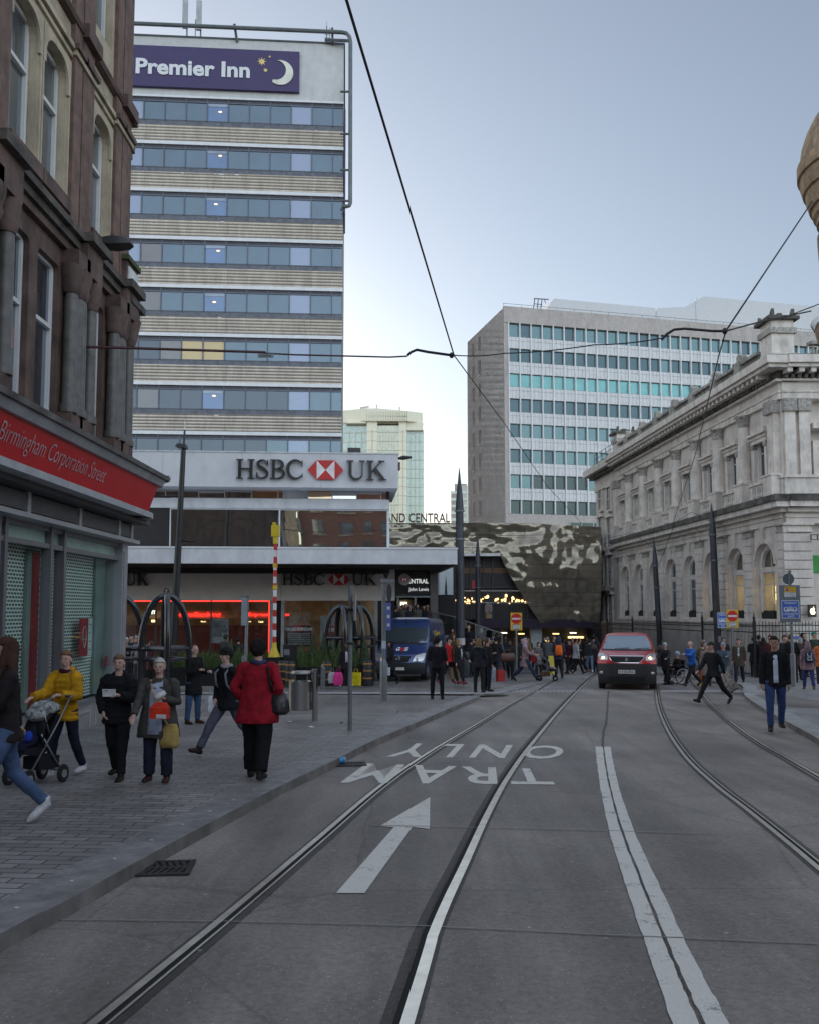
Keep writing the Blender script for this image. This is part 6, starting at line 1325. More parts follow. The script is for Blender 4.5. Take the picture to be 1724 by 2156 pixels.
def cone_shrub(name, lab, x, y, z, h, r, seed, m):
    t = thing(name, lab, 'shrub', (x, y, z), 0, 'clipped cone shrubs in the planters'); r_ = random.Random(seed); q = MB()
    for i in range(900):
        k_ = r_.random()**1.35; a = r_.uniform(0, 6.283); rr_ = r*(1-k_)*r_.uniform(.72, 1.1)+.015; c = Vector((rr_*math.cos(a), rr_*math.sin(a), .06+k_*h))
        s = r_.uniform(.018, .036); n_ = Vector((math.cos(a), math.sin(a), .5)); t1 = n_.cross(Vector((r_.uniform(-1, 1), r_.uniform(-1, 1), 1))).normalized()*s; t2 = n_.cross(t1).normalized()*s*.6
        q.add([c-t1, c+t2, c+t1, c-t2], [(0, 1, 2, 3)])
    q.build('crown', m, t, False); q = MB(); q.cyl(0, 0, 0, .3, .02, seg=6); q.tube([(0, 0, .08), (0, 0, h*.9)], [r*.72, .01], 10); q.build('trunk', mat('shrub_core', (.03, .045, .02), .9), t)
def planter(lab, xa, xb, D, ytop, depth, seed, grp='long black planters before the bank'):
    a, b_ = XD(xa, D, .1), XD(xb, D, .1); zt_ = U(xa, ytop, D).z
    t = thing('planter', lab, 'planter', tuple((a+b_)/2), 0, grp); q = MB(local(t)); q.box(a.x, b_.x, D, D+depth, a.z-.1, zt_-.02); q.box(a.x-.03, b_.x+.03, D-.03, D+.05, zt_-.1, zt_); q.box(a.x-.03, b_.x+.03, D+depth-.05, D+depth+.03, zt_-.1, zt_)
    for z_ in (.3, .55): q.box(a.x-.01, b_.x+.01, D-.02, D-.001, a.z+z_, a.z+z_+.03)
    q.build('trough', SOIL, t); return a.x, b_.x, D, zt_
rr = random.Random(4)
a, b_, D, z_ = planter('long black planter of grasses behind the man in the beanie', 352, 575, 31.8, 1408, 1.1, 1)
q = MB(); grass_mesh(q, a, b_, D, D+1, z_-.03, .65, 1500, 2); q.build('grass', GRN, label='arching green grasses filling the planter left of the barrier', cat='grass', kind='stuff')
for i, (x, h, r_) in enumerate(((490, 1.0, .2), (548, 1.05, .24), (506, .7, .22))): cone_shrub('cone_shrub', ['slim green cone shrub left of the beanie man', 'bright cone shrub between the beanie man and the red coat', 'low cone shrub above the beanie'][i], XD(x, D+.5).x, D+.5, z_-.05, h, r_, i, GRN[3])
a, b_, D, z_ = planter('long black planter right of the barrier below the text window', 612, 786, 32.2, 1404, 1.1, 3)
q = MB(); grass_mesh(q, a, b_-.6, D, D+1, z_-.03, .6, 1200, 5); q.build('grass', GRN, label='green grasses filling the planter right of the barrier', cat='grass', kind='stuff')
labs = ['leftmost dark cone shrub below the text poster', 'dark cone shrub right of the leftmost one below the poster', 'large dark cone shrub in front of the white stand', 'bright green cone shrub left of the twin hoops', 'broad bright cone shrub under the left hoop', 'dark bushy cone shrub behind the slim grey post', 'dark cone shrub right of the slim grey post']
for i, (x, h, r_, m_) in enumerate(((637, .9, .2, 3), (661, 1.1, .25, 2), (684, 1.15, .3, 2), (703, .95, .26, 3), (716, .85, .3, 3), (745, .9, .34, 2), (768, 1.0, .3, 2))): cone_shrub('cone_shrub', labs[i], XD(x, D+.5).x, D+.5, z_-.05, h, r_, 20+i, GRN[m_])
HOOP = mat('hoop_black', (.015, .016, .022), .22, 0, var=.1, coat=.5)
def hoops(lab, cx_, D, wpx, ytop, ybar, r):
    """dome of two crossing hoops on four legs with a ring rail"""
    g = XD(cx_, D, .1); t = thing('hoop_frame', lab, 'hoop frame', tuple(g), 0, 'black hooped frames before the bank'); W_ = wpx/1886*D/2; zt_ = U(cx_, ytop, D).z-g.z; zb_ = U(cx_, ybar, D).z-g.z
    for ang in (20, 110):
        d_ = Vector((math.cos(R(ang)), math.sin(R(ang)), 0)); q = MB(); pts = [d_*-W_, d_*-W_+Vector((0, 0, zb_))]+[d_*(-W_*math.cos(R(a)))+Vector((0, 0, zb_+(zt_-zb_)*math.sin(R(a)))) for a in range(12, 180, 12)]+[d_*W_+Vector((0, 0, zb_)), d_*W_]
        q.tube(pts, r, 10); q.build('hoop', HOOP, t, True)
    q = MB(); c4 = [Vector((math.cos(R(a)), math.sin(R(a)), 0))*W_+Vector((0, 0, zb_-.05)) for a in (20, 110, 200, 290, 20)]
    for i in range(4): q.tube([c4[i], c4[i+1]], r*.7, 8)
    for i in range(4): q.tube([c4[i]-Vector((0, 0, .32)), c4[i+1]-Vector((0, 0, .32))], r*.5, 8)
    q.build('ring_rail', HOOP, t, True)
    q = MB(); q.tube([(.07*math.cos(R(a)), 0, zt_+.14+.07*math.sin(R(a))) for a in range(0, 361, 30)], .02, 6); q.build('finial', HOOP, t, True); return t
hoops('large black hooped frame with a ring on top in front of the lamp column', 352, 27.5, 98, 1253, 1362, .10)
hoops('large black hooped frame half hidden behind the corner of the shop', 254, 27.5, 98, 1256, 1362, .10)
hoops('left of the twin black hooped frames behind the slim grey post', 719, 33.2, 66, 1277, 1340, .095)
hoops('right of the twin black hooped frames behind the slim grey post', 755, 33.6, 66, 1277, 1340, .095)

# ================================================================== overhead wires
WIRE = mat('wire_black', (.02, .02, .025), .5, .2); WRED = mat('wire_red_brown', (.06, .015, .018), .5)
def wire(name, lab, cat_, pts, r, m=WIRE, sag=0):
    P = []
    for i in range(len(pts)-1):
        a, b_ = Vector(pts[i]), Vector(pts[i+1]); n = 10 if sag else 2
        for k_ in range(n): f = k_/n; P.append(a.lerp(b_, f)-Vector((0, 0, sag*4*f*(1-f))))
    P.append(Vector(pts[-1])); q = MB(); q.tube(P, r, 5); return q.build(name, m, smooth='all', label=lab, cat=cat_, group='overhead tram wires')
A_ = U(955, 748, 17.1); B_ = U(1527, 697, 15.6); L0 = U(150, 730, 15.7); T0 = U(1709, 424, 20.6); Wm = U(1706, 655, 20.3)
wire('span_wire', 'thick dark red span wire from the left building to a small plate', 'wire', [L0, U(240, 732, 15.9), U(560, 742, 16.5)], .026, WRED)
wire('span_wire', 'dark red span wire right of the small number plate crossing the hotel tower', 'wire', [U(560, 744, 16.5), U(620, 747, 16.6), U(820, 752, 16.9), U(858, 750, 16.95)], .017, WRED)
p = U(560, 750, 16.4); t = thing('number_plate', 'small grey number plate hanging on the dark red span wire', 'plate', tuple(p)); q = MB(); q.box(-.15, .15, 0, .01, -.03, .05, 0); put_text(q, 'B20606', 0, 0, 0, 0, 0, ext=0, m=1, mapf=lambda a, b_, z: (-.1+.2*a, -.004, -.01+.04*b_)); q.build('plate', [mat('plate_grey', (.25, .28, .31)), INK], t)
def steady(lab, pts, r):
    t = thing('steady_arm', lab, 'wire bracket', tuple(pts[0]), 0, 'steady arms of the tram wires'); q = MB(local(t)); q.tube(pts, r, 6); q.build('arm', WIRE, t, True); q = MB(local(t)); q.ell(pts[-1], (.05, .05, .06), 8, 6); q.build('clamp', WIRE, t, True)
steady('curved steady arm holding the left tram wire', [U(858, 748, 16.95), U(866, 741, 16.95), U(877, 736.5, 17), U(900, 741, 17), U(950, 748, 17.1)], .026)
steady('curved steady arm holding the right tram wire', [U(1392, 715, 16), U(1402, 704, 16), U(1418, 694, 16), U(1440, 692, 15.9), U(1500, 697, 15.7), U(1525, 697, 15.6)], .026)
wire('span_wire', 'thin wire linking the two steady arms across the sky', 'wire', [A_, U(1060, 744, 17), U(1250, 726, 16.4), U(1392, 712, 16)], .012, sag=.03)
wire('span_wire', 'short span wire from the right steady arm to the turret', 'wire', [B_, U(1560, 688, 16.3), U(1605, 676, 17.5), Wm], .016)
wire('contact_wire', 'left tram contact wire running overhead from the top edge to the street', 'wire', [U(700, -70, 6.7), U(730, 0, 7.1), A_], .014)
wire('contact_wire', 'left tram contact wire beyond its arm falling across the office block', 'wire', [A_, U(1060, 890, 27), U(1150, 1022, 36), U(1240, 1120, 60)], .012)
wire('suspension_wire', 'heavy wire rising from the right steady arm to the turret', 'wire', [B_, T0], .017)
wire('contact_wire', 'right tram contact wire falling across the pale stone building', 'wire', [B_, U(1512, 750, 17.5), U(1462, 960, 30), U(1400, 1150, 62)], .013)
for i, (pts, lab) in enumerate([([(958, 1127, 52), (1050, 1128, 52), (1210, 1125, 55), (1253, 1118, 58)], 'far thin wire along the top of the mirror building'), ([(1010, 1180, 52), (1250, 1150, 56), (1380, 1118, 51)], 'far thin wire rising to the leaning spiked pole'), ([(1386, 1190, 51), (1420, 1100, 48), (1455, 1078, 46), (1500, 1100, 44)], 'thin wire between the two right hand spiked poles'), ([(968, 1200, 40), (1100, 1215, 48), (1250, 1222, 58)], 'thin wire from the thick pole in front of the dark station front'), ([(1245, 1140, 60), (1330, 1122, 55), (1384, 1160, 51)], 'thin kinked wire left of the leaning spiked pole'), ([(1724, 640, 20), (1640, 672, 19), (1605, 676, 17.5)], 'short thin wire before the corner pedestal')]):
    wire('span_wire', lab, 'wire', [U(*q_) for q_ in pts], .013)
# ================================================================== vans
def interp(tab, z):
    if z <= tab[0][0]: return tab[0][1]
    for (a, b), (c, d) in zip(tab, tab[1:]):
        if z <= c: return b+(d-b)*(z-a)/(c-a)
    return tab[-1][1]
class Van:
    def __init__(s, yf, hw, curve, L_): s.yf, s.hw, s.curve, s.L = yf, hw, curve, L_
    def front(s, z, q, off=0):
        hw = interp(s.hw, z); y = interp(s.yf, z)+interp(s.curve, z)*abs(q)**3
        dy = (interp(s.yf, z+.03)-interp(s.yf, z-.03))/.06
        n = Vector((0, -1, dy)).normalized() if dy < 20 else Vector((0, 0, 1)); return Vector((q*hw, y, z))+n*off
    def side(s, y, z, sg, off=0): return Vector((sg*(interp(s.hw, z)+off), y, z))
    def rings(s, zs):
        out = []
        for z in zs:
            hw = interp(s.hw, z); rg = [s.front(z, -1+2*i/14) for i in range(15)]; y1 = rg[-1].y
            for k in range(1, 9): rg.append(Vector((hw, y1+(s.L-y1)*k/8.3, z)))
            rg += [Vector((hw*.93, s.L, z)), Vector((0, s.L+.04, z)), Vector((-hw*.93, s.L, z))]
            for k in range(8, 0, -1): rg.append(Vector((-hw, y1+(s.L-y1)*k/8.3, z)))
            out.append(rg)
        return out
    def fpatch(s, mb, zs, qa, qb, off, m=None, n=10):
        vs = []; rows = len(zs)
        for z, a, b in zip(zs, qa, qb): vs += [s.front(z, a+(b-a)*i/n, off) for i in range(n+1)]
        mb.add(vs, [(r*(n+1)+i, r*(n+1)+i+1, (r+1)*(n+1)+i+1, (r+1)*(n+1)+i) for r in range(rows-1) for i in range(n)], m)
    def spatch(s, mb, pts, sg, off, m=None): mb.add([s.side(y, z, sg, off) for y, z in pts], [tuple(range(len(pts)))], m)
def car_paint(name, c, metal=.25, rough=.3):
    m, nt, b, L = base(name); b.inputs['Base Color'].default_value = tuple(c)+(1,); b.inputs['Metallic'].default_value = metal; b.inputs['Roughness'].default_value = rough; b.inputs['Coat Weight'].default_value = .6; b.inputs['Coat Roughness'].default_value = .08
    f = noi(nt, L, pos(nt, L), 1.3, 4); L(ramp(nt, f, [(.3, tuple(x*.85 for x in c)), (.7, tuple(x*1.1 for x in c))], L), b.inputs['Base Color']); return m
TYRE = mat('tyre', (.018, .018, .018), .8, var=.2); PLAS = mat('black_plastic', (.02, .02, .022), .5, var=.1); GLV = glass('windscreen', (.06, .085, .10), .35, (.65, .78, .9), .04); CHR = mat('chrome', (.6, .6, .62), .15, 1.0, var=0); RIM = mat('steel_rim', (.2, .2, .21), .4, .7)
LENS = glass('headlight_lens', (.35, .37, .4), .3, (1, 1, 1), .1); PLT = mat('number_plate_white', (.62, .62, .6), .4)
def wheel(par, x, y, r, w_, sg):
    q = MB(); q.tube([(x-w_/2, y, r), (x-w_/2+.03, y, r), (x+w_/2-.03, y, r), (x+w_/2, y, r)], [r*.92, r, r, r*.92], 28); o = q.build('wheel', TYRE, par, True)
    q = MB(); xo = x+sg*(w_/2); q.tube([(xo-sg*.02, y, r), (xo+sg*.008, y, r)], [r*.6, r*.58], 20); q.tube([(xo+sg*.008, y, r), (xo+sg*.02, y, r)], [r*.2, r*.15], 12); q.build('rim', RIM, o, True)
def arch(V_, par, y, r, zc, sg, m):
    q = MB(); pts = [(y+r*math.cos(R(a)), max(.24, zc+r*math.sin(R(a)))) for a in range(-20, 201, 11)]; V_.spatch(q, pts, sg, .012); q.build('wheel_arch', m, par)
# --- red van
RV = Van([(.2, .10), (.3, .03), (.5, 0), (.85, 0), (.95, .02), (1.04, .06), (1.12, .16), (1.18, .38), (1.24, .68), (1.29, .86), (1.5, 1.18), (1.72, 1.48), (1.82, 1.66), (1.87, 1.85), (1.9, 2.15), (1.92, 2.8)],
         [(.2, .88), (.35, .94), (.6, .96), (1.0, .96), (1.2, .935), (1.3, .91), (1.5, .85), (1.7, .77), (1.82, .71), (1.87, .64), (1.9, .52), (1.92, .34)],
         [(.2, .22), (.9, .26), (1.1, .34), (1.25, .30), (1.5, .24), (1.8, .18), (1.92, .1)], 4.9)
g = G(1319, 1453); t = thing('red_van', 'red panel van with lit headlights driving towards the camera on the tram road', 'van', (g.x, g.y, g.z), R(0)); t.rotation_euler = (-math.atan(.03), 0, R(-14.5))
REDP = car_paint('van_red', (.42, .014, .016)); q = MB(); q.ring_loft(RV.rings([.2, .3, .5, .7, .85, .95, 1.04, 1.12, 1.18, 1.24, 1.29, 1.4, 1.5, 1.6, 1.72, 1.82, 1.87, 1.9, 1.92])); q.build('body', REDP, t, True)
q = MB(); RV.fpatch(q, [1.33, 1.4, 1.5, 1.6, 1.7, 1.79], [-.90, -.91, -.92, -.92, -.92, -.88], [.90, .91, .92, .92, .92, .88], .008); q.build('windscreen', GLV, t, True)
q = MB(); RV.fpatch(q, [1.285, 1.33], [-.94, -.93], [.94, .93], .012); 
for s in (-.45, .3): q.tube([RV.front(1.33, s, .03), RV.front(1.36, s+.55, .03)], .008, 5)
q.build('wiper', PLAS, t, True)
q = MB(); RV.fpatch(q, [.21, .3, .5, .7, .86], [-1, -1, -1, -1, -1], [1, 1, 1, 1, 1], .014); q.build('bumper', PLAS, t, True)
q = MB(); RV.fpatch(q, [.30, .44], [-.62, -.62], [.62, .62], .03, 0); 
for i in range(4): RV.fpatch(q, [.31+i*.035, .32+i*.035], [-.6, -.6], [.6, .6], .036, 1)
q.build('lower_grille', [mat('void_black', (.005, .005, .005), .8), PLAS], t)
q = MB(); RV.fpatch(q, [.90, .96, 1.04, 1.10], [-.40, -.50, -.57, -.58], [.40, .50, .57, .58], .012, 0)
RV.fpatch(q, [1.085, 1.115], [-.59, -.60], [.59, .60], .026, 1); RV.fpatch(q, [.885, .905], [-.41, -.42], [.41, .42], .024, 1)
for s in (-1, 1):
    q.tube([RV.front(.9, s*.41, .022), RV.front(.96, s*.51, .022), RV.front(1.04, s*.58, .022), RV.front(1.10, s*.60, .022)], .011, 5, 1)
for i in range(5): z = .93+i*.032; RV.fpatch(q, [z, z+.008], [-.5, -.5], [.5, .5], .018, 2)
q.build('grille', [mat('void_black', (.005, .005, .005)), CHR, PLAS], t)
q = MB(); c_ = RV.front(1.0, 0, .03)
q.prism([(c_.x+a, c_.z+b_) for a, b_ in ((-.02, -.07), (.02, -.055), (.035, -.07), (.03, -.01), (.06, .01), (.045, .035), (.01, .02), (.0, .07), (-.03, .075), (-.04, .05), (-.015, .03), (-.03, .0), (-.05, -.02))], c_.y-.012, c_.y+.01); q.build('emblem', CHR, t)
for s in (-1, 1):
    q = MB(); RV.fpatch(q, [.97, 1.03, 1.10, 1.19], [s*.66, s*.64, s*.66, s*.84], [s*.9, s*.97, s*1.0, s*1.0], .014, n=6); o = q.build('headlight', LENS, t, True)
    q = MB(); p = RV.front(1.04, s*.80, .02); q.ell(p, (.05, .02, .042)); q.build('lamp', mat('headlamp_on', (1, .75, .35), emit=6, ecol=(1, .52, .16)), o, True)
    q = MB(); p = RV.front(.56, s*.86, .02); q.ell(p, (.07, .02, .05)); q.build('fog_light', LENS, t, True)
    q = MB(); p = RV.side(1.2, 1.28, s); q.tube([p, p+Vector((s*.12, -.03, .02))], .03, 6); q.ell(p+Vector((s*.19, -.06, .08)), (.1, .07, .14)); q.build('mirror', PLAS, t, True)
    q = MB(); q.tube([p+Vector((s*.19, .0, .08)), p+Vector((s*.19, .012, .08))], .085, 12); q.build('mirror_glass', GLV, t)
    q = MB(); RV.spatch(q, [(1.25, 1.36), (2.1, 1.36), (2.1, 1.72), (1.75, 1.72)], s, .006); q.build('side_window', GLV, t)
    q = MB(); RV.spatch(q, [(.95, .3), (4.8, .3), (4.8, .5), (.95, .5)], s, .008); q.build('side_trim', PLAS, t)
    for y in (.92, 4.1): arch(RV, t, y, .42, .34, s, PLAS); wheel(t, s*.84, y, .335, .22, s)
q = MB(); q.box(-.27, .27, -.035, -.02, .54, .66, 0); put_text(q, 'KY18 ZRG', 0, 0, 0, 0, 0, bold=.02, ext=0, m=1, mapf=lambda a, b_, z: (-.24+.48*a, -.037, .56+.08*b_)); q.build('number_plate', [PLT, INK], t)
q = MB(); q.tube([(0, 2.0, 1.88), (0, 2.12, 2.08)], .008, 5); q.build('aerial', PLAS, t)
# --- blue van
BV = Van([(.25, .08), (.4, 0), (.7, 0), (.9, .04), (1.0, .10), (1.08, .28), (1.2, .62), (1.32, .88), (1.42, 1.06), (1.7, 1.32), (2.05, 1.62), (2.2, 1.74), (2.35, 1.95), (2.46, 2.3), (2.50, 2.8)],
         [(.25, .93), (.5, .98), (1.0, .99), (1.4, .985), (1.8, .94), (2.1, .89), (2.35, .84), (2.46, .74), (2.50, .5)],
         [(.25, .28), (.9, .36), (1.2, .34), (1.5, .26), (2.1, .2), (2.5, .12)], 5.9)
g = XD(838, 35.0, .05); t = thing('blue_van', 'dark blue high roof van parked by the steps with its bonnet towards the camera', 'van', tuple(g)); t.rotation_euler = (-.02, 0, R(-11))
BLP = car_paint('van_blue', (.045, .075, .21), .3, .32); q = MB(); q.ring_loft(BV.rings([.25, .4, .55, .7, .9, 1.0, 1.08, 1.2, 1.32, 1.42, 1.55, 1.7, 1.9, 2.05, 2.2, 2.35, 2.46, 2.5])); q.build('body', BLP, t, True)
q = MB(); BV.fpatch(q, [1.46, 1.6, 1.8, 1.95, 2.06], [-.93]*5, [.93]*5, .008); q.build('windscreen', GLV, t, True)
q = MB(); BV.fpatch(q, [1.40, 1.46], [-.9, -.9], [.9, .9], .01); q.tube([BV.front(1.46, -.5, .03), BV.front(1.5, .1, .03)], .01, 5); q.build('wiper', PLAS, t, True)
q = MB(); BV.fpatch(q, [.26, .4, .55, .70], [-1]*4, [1]*4, .014); q.build('bumper', PLAS, t, True)
q = MB(); BV.fpatch(q, [.74, .82, .90, .96], [-.42, -.45, -.48, -.50], [.42, .45, .48, .50], .012, 0)
for i in range(4): BV.fpatch(q, [.77+i*.045, .785+i*.045], [-.42, -.42], [.42, .42], .02, 1)
q.build('grille', [mat('void_black', (.005, .005, .005)), PLAS], t)
q = MB(); c_ = BV.front(.86, 0, .03); q.tube([c_+Vector((.08*math.cos(R(a)), 0, .08*math.sin(R(a)))) for a in range(0, 361, 30)], .008, 5)
for a in (90, 210, 330): q.tube([c_, c_+Vector((.08*math.cos(R(a)), 0, .08*math.sin(R(a))))], .008, 4)
q.build('emblem', CHR, t)
for s in (-1, 1):
    q = MB(); BV.fpatch(q, [.76, .86, .98, 1.06], [s*.56, s*.60, s*.66, s*.84], [s*.92, s*.97, s*1.0, s*1.0], .012, n=6); q.build('headlight', LENS, t, True)
    q = MB(); p = BV.side(1.45, 1.5, s); q.tube([p, p+Vector((s*.16, -.05, .05))], .03, 6); q.ell(p+Vector((s*.24, -.08, .05)), (.11, .07, .2)); q.build('mirror', PLAS, t, True)
    q = MB(); BV.spatch(q, [(1.5, 1.42), (2.3, 1.42), (2.3, 1.98), (1.9, 1.98)], s, .006); q.build('side_window', GLV, t)
    for y in (1.0, 4.9): arch(BV, t, y, .46, .36, s, PLAS); wheel(t, s*.88, y, .35, .24, s)
    q = MB()
    for y in (2.36, 3.6): q.box(*sorted((s*.985, s*.995)), y, y+.012, .5, 2.1, 0)
    BV.spatch(q, [(2.6, .55), (5.7, .55), (5.7, .62), (2.6, .62)], s, .008, 0); q.build('door_line', PLAS, t)
q = MB()
def hoodmap(x0, x1, z0, z1):
    def f(a, b_, z): zz_ = z0+(z1-z0)*b_; x = x0+(x1-x0)*a; p = BV.front(zz_, x/interp(BV.hw, zz_), .02); return tuple(p)
    return f
put_text(q, 'G', 0, 0, 0, 0, 0, bold=.05, ext=0, m=0, mapf=hoodmap(-.20, -.04, 1.13, 1.27)); put_text(q, '4', 0, 0, 0, 0, 0, bold=.05, ext=0, m=1, mapf=hoodmap(-.05, .13, 1.10, 1.28)); put_text(q, 'S', 0, 0, 0, 0, 0, bold=.05, ext=0, m=0, mapf=hoodmap(.13, .29, 1.13, 1.27))
def sm(y0, y1, z0, z1): return lambda a, b_, z: tuple(BV.side(y0+(y1-y0)*a, z0+(z1-z0)*b_, 1, .012))
put_text(q, 'G4S', 0, 0, 0, 0, 0, bold=.05, ext=0, m=0, mapf=sm(3.0, 4.6, 1.15, 1.5)); put_text(q, 'Care', 0, 0, 0, 0, 0, bold=.04, ext=0, m=2, mapf=sm(2.7, 4.3, 1.75, 1.95))
q.build('decal', [mat('decal_white', (.7, .7, .72), .4), mat('decal_red', (.55, .03, .06), .4), mat('decal_yellow', (.6, .42, .06), .4)], t)
q = MB(); q.box(-.26, .26, -.035, -.02, .42, .53, 0); q.build('number_plate', PLT, t); q = MB(); q.tube([(0, 1.9, 2.3), (-.0, 1.75, 2.2)], .03, 6); q.tube([(0, 1.75, 2.2), (0, 1.7, 2.45)], .006, 4); q.build('aerial', PLAS, t)

# ================================================================== people
CLD = {}
def clouds(sz):
    if sz not in CLD: tx = bpy.data.textures.new('folds', 'CLOUDS'); tx.noise_scale = sz; tx.noise_depth = 2; CLD[sz] = tx
    return CLD[sz]
def skinned(o, vox, fold=0, smooth=2):
    m_ = o.modifiers.new('union', 'REMESH'); m_.mode = 'VOXEL'; m_.voxel_size = vox; m_.use_smooth_shade = True
    if smooth: m_ = o.modifiers.new('soften', 'SMOOTH'); m_.factor = .5; m_.iterations = smooth
    if fold: m_ = o.modifiers.new('folds', 'DISPLACE'); m_.texture = clouds(.11); m_.strength = fold*1.5; m_.mid_level = .5
    return o
def cloth(c, rough=.85): return mat('cloth_%02x%02x%02x' % tuple(int(min(1, x)*255) for x in c), c, rough, var=.22, sc=7, bst=.25, bsc=60, spec=.2)
SKINS = {'p': (.50, .30, .23), 't': (.38, .22, .15), 'd': (.13, .07, .045), 'f': (.54, .34, .28)}
def skin(k):
    return mat('skin_'+k, SKINS[k], .5, var=.08, sc=12, spec=.35)
ARMS = {'down': ((.16, .04, -1), (.06, -.16, -1)), 'front': ((.28, -.22, -1), (-.55, -1, .30)), 'hold': ((.2, -.12, -1), (-.30, -1, .12)), 'push': ((.12, -.55, -.85), (-.02, -1, -.18)), 'pocket': ((.42, .18, -1), (-.42, -.5, -.8)),
        'swf': ((.12, -.45, -.9), (-.05, -.75, -.7)), 'swb': ((.2, .5, -.9), (.08, .2, -1)), 'phone': ((.25, -.3, -.9), (-.45, -.85, .75)), 'crossed': ((.3, -.3, -1), (-1, -.6, .1)), 'reach': ((.1, -.8, -.5), (0, -1, .1))}
LEGS = {'stand': (2, 3, -2, 3, 5), 'walk': (24, 6, -18, 26, 2), 'walk2': (-18, 26, 24, 6, 2), 'stride': (36, 6, -28, 20, 2), 'stride2': (-28, 20, 36, 6, 2), 'step': (12, 6, -10, 16, 3), 'step2': (-10, 16, 12, 6, 3), 'sit': (88, 85, 88, 85, 6), 'wide': (0, 2, 0, 2, 9)}
def vdir(t, sg): v = Vector((t[0]*sg, t[1], t[2])); return v.normalized()
def person(label, pos_, h, yaw, legs='stand', al='down', ar='down', coat=(.02, .02, .024), hem=.80, trs=(.02, .02, .025), shoe=(.02, .02, .02), hair='short', hc=(.03, .02, .015), sk='p', q='far', puff=0, wide=1.0, loose=1.0, hyaw=0, hpitch=0, lean=0, hood=None, fur=None, shirt=None, sole=None, group='pedestrians in the street', scarf=None, bare=False):
    s = h/1.775; vox = {'near': .0125, 'mid': .019, 'far': .028}[q]*s
    t = thing('person', label, 'person', tuple(pos_), R(yaw), group); t.scale = (s, s, s)
    L_ = LEGS[legs]; J = {}
    hipz = .93; pts = []
    for sg, (sw, kn) in ((1, L_[0:2]), (-1, L_[2:4])):       # +x is the person's left as seen from behind; swing forwards = -y
        ab = R(L_[4]); hip = Vector((sg*.092, 0, hipz)); a1 = R(sw); a2 = R(sw-kn)
        knee = hip+Vector((sg*math.sin(ab)*.44, -math.sin(a1)*.44, -math.cos(a1)*.44)); ank = knee+Vector((sg*math.sin(ab)*.3*.44, -math.sin(a2)*.41, -math.cos(a2)*.41))
        fp = 0 if legs in ('stand', 'sit', 'wide') else (-18 if sw > 15 else (38 if sw < -12 else 0))
        fd = Vector((sg*.12, -math.cos(R(fp)), -math.sin(R(fp))))
        J[sg] = [hip, knee, ank, fd]
        pts += [ank.z-.075-max(0, math.sin(R(fp)))*.16]
    dz = -min(pts)
    if legs == 'sit': dz = 0
    sh = Vector((0, 0, dz)); ln = R(lean)
    up = lambda v: Vector((v[0], v[1]-math.sin(ln)*(v[2]-hipz), hipz+(v[2]-hipz)*math.cos(ln)))+sh
    for sg in (1, -1):
        for i in range(3): J[sg][i] = J[sg][i]+sh
    A = {}
    for sg, nm in ((1, al), (-1, ar)):
        U_, F_ = ARMS[nm]; S0 = up(Vector((sg*.175*wide, 0, 1.425))); E_ = S0+vdir(U_, sg)*.285; W_ = E_+vdir(F_, sg)*.25; A[sg] = (S0, E_, W_, vdir(F_, sg))
    neck0, neck1 = up((0, .01, 1.42)), up((0, -.005, 1.56))
    HM_ = Matrix.Translation(up((0, -.012, 1.56))) @ Matrix.Rotation(R(hyaw), 4, 'Z') @ Matrix.Rotation(R(hpitch)-ln*.3, 4, 'X')
    # ---- body: one skin
    b_ = MB()
    b_.tube([neck0-Vector((0, 0, .05)), neck0, neck1, HM_ @ Vector((0, .005, .06))], [.085, .06, .052, .05], 12)
    hd = MB(HM_); e = hd.ell
    e((0, .012, .115), (.074, .093, .098), 16, 12); e((0, -.012, .045), (.056, .066, .068), 14, 10); e((0, -.032, .015), (.034, .04, .028), 10, 8); e((0, -.05, .09), (.05, .032, .052), 12, 8)
    hd.tube([(0, -.080, .105), (0, -.098, .072), (0, -.09, .062)], [.009, .016, .011], 8); e((0, -.075, .028), (.024, .014, .012), 8, 6); e((0, -.078, .117), (.05, .014, .011), 8, 6)
    for sg in (1, -1): e((sg*.075, .012, .085), (.012, .022, .034), 8, 6); e((sg*.036, -.058, .062), (.02, .02, .022), 8, 6)
    b_.v += hd.v; n0 = len(b_.v)-len(hd.v); b_.f += [tuple(n0+i for i in f) for f in hd.f]; b_.mi += hd.mi
    b_.ring_loft([[tuple(up((rx*math.cos(R(a)), ry*math.sin(R(a)), z))) for a in range(0, 360, 30)] for z, rx, ry in ((.86, .13, .09), (1.0, .14, .09), (1.2, .13, .085), (1.36, .155, .09), (1.44, .10, .07))])
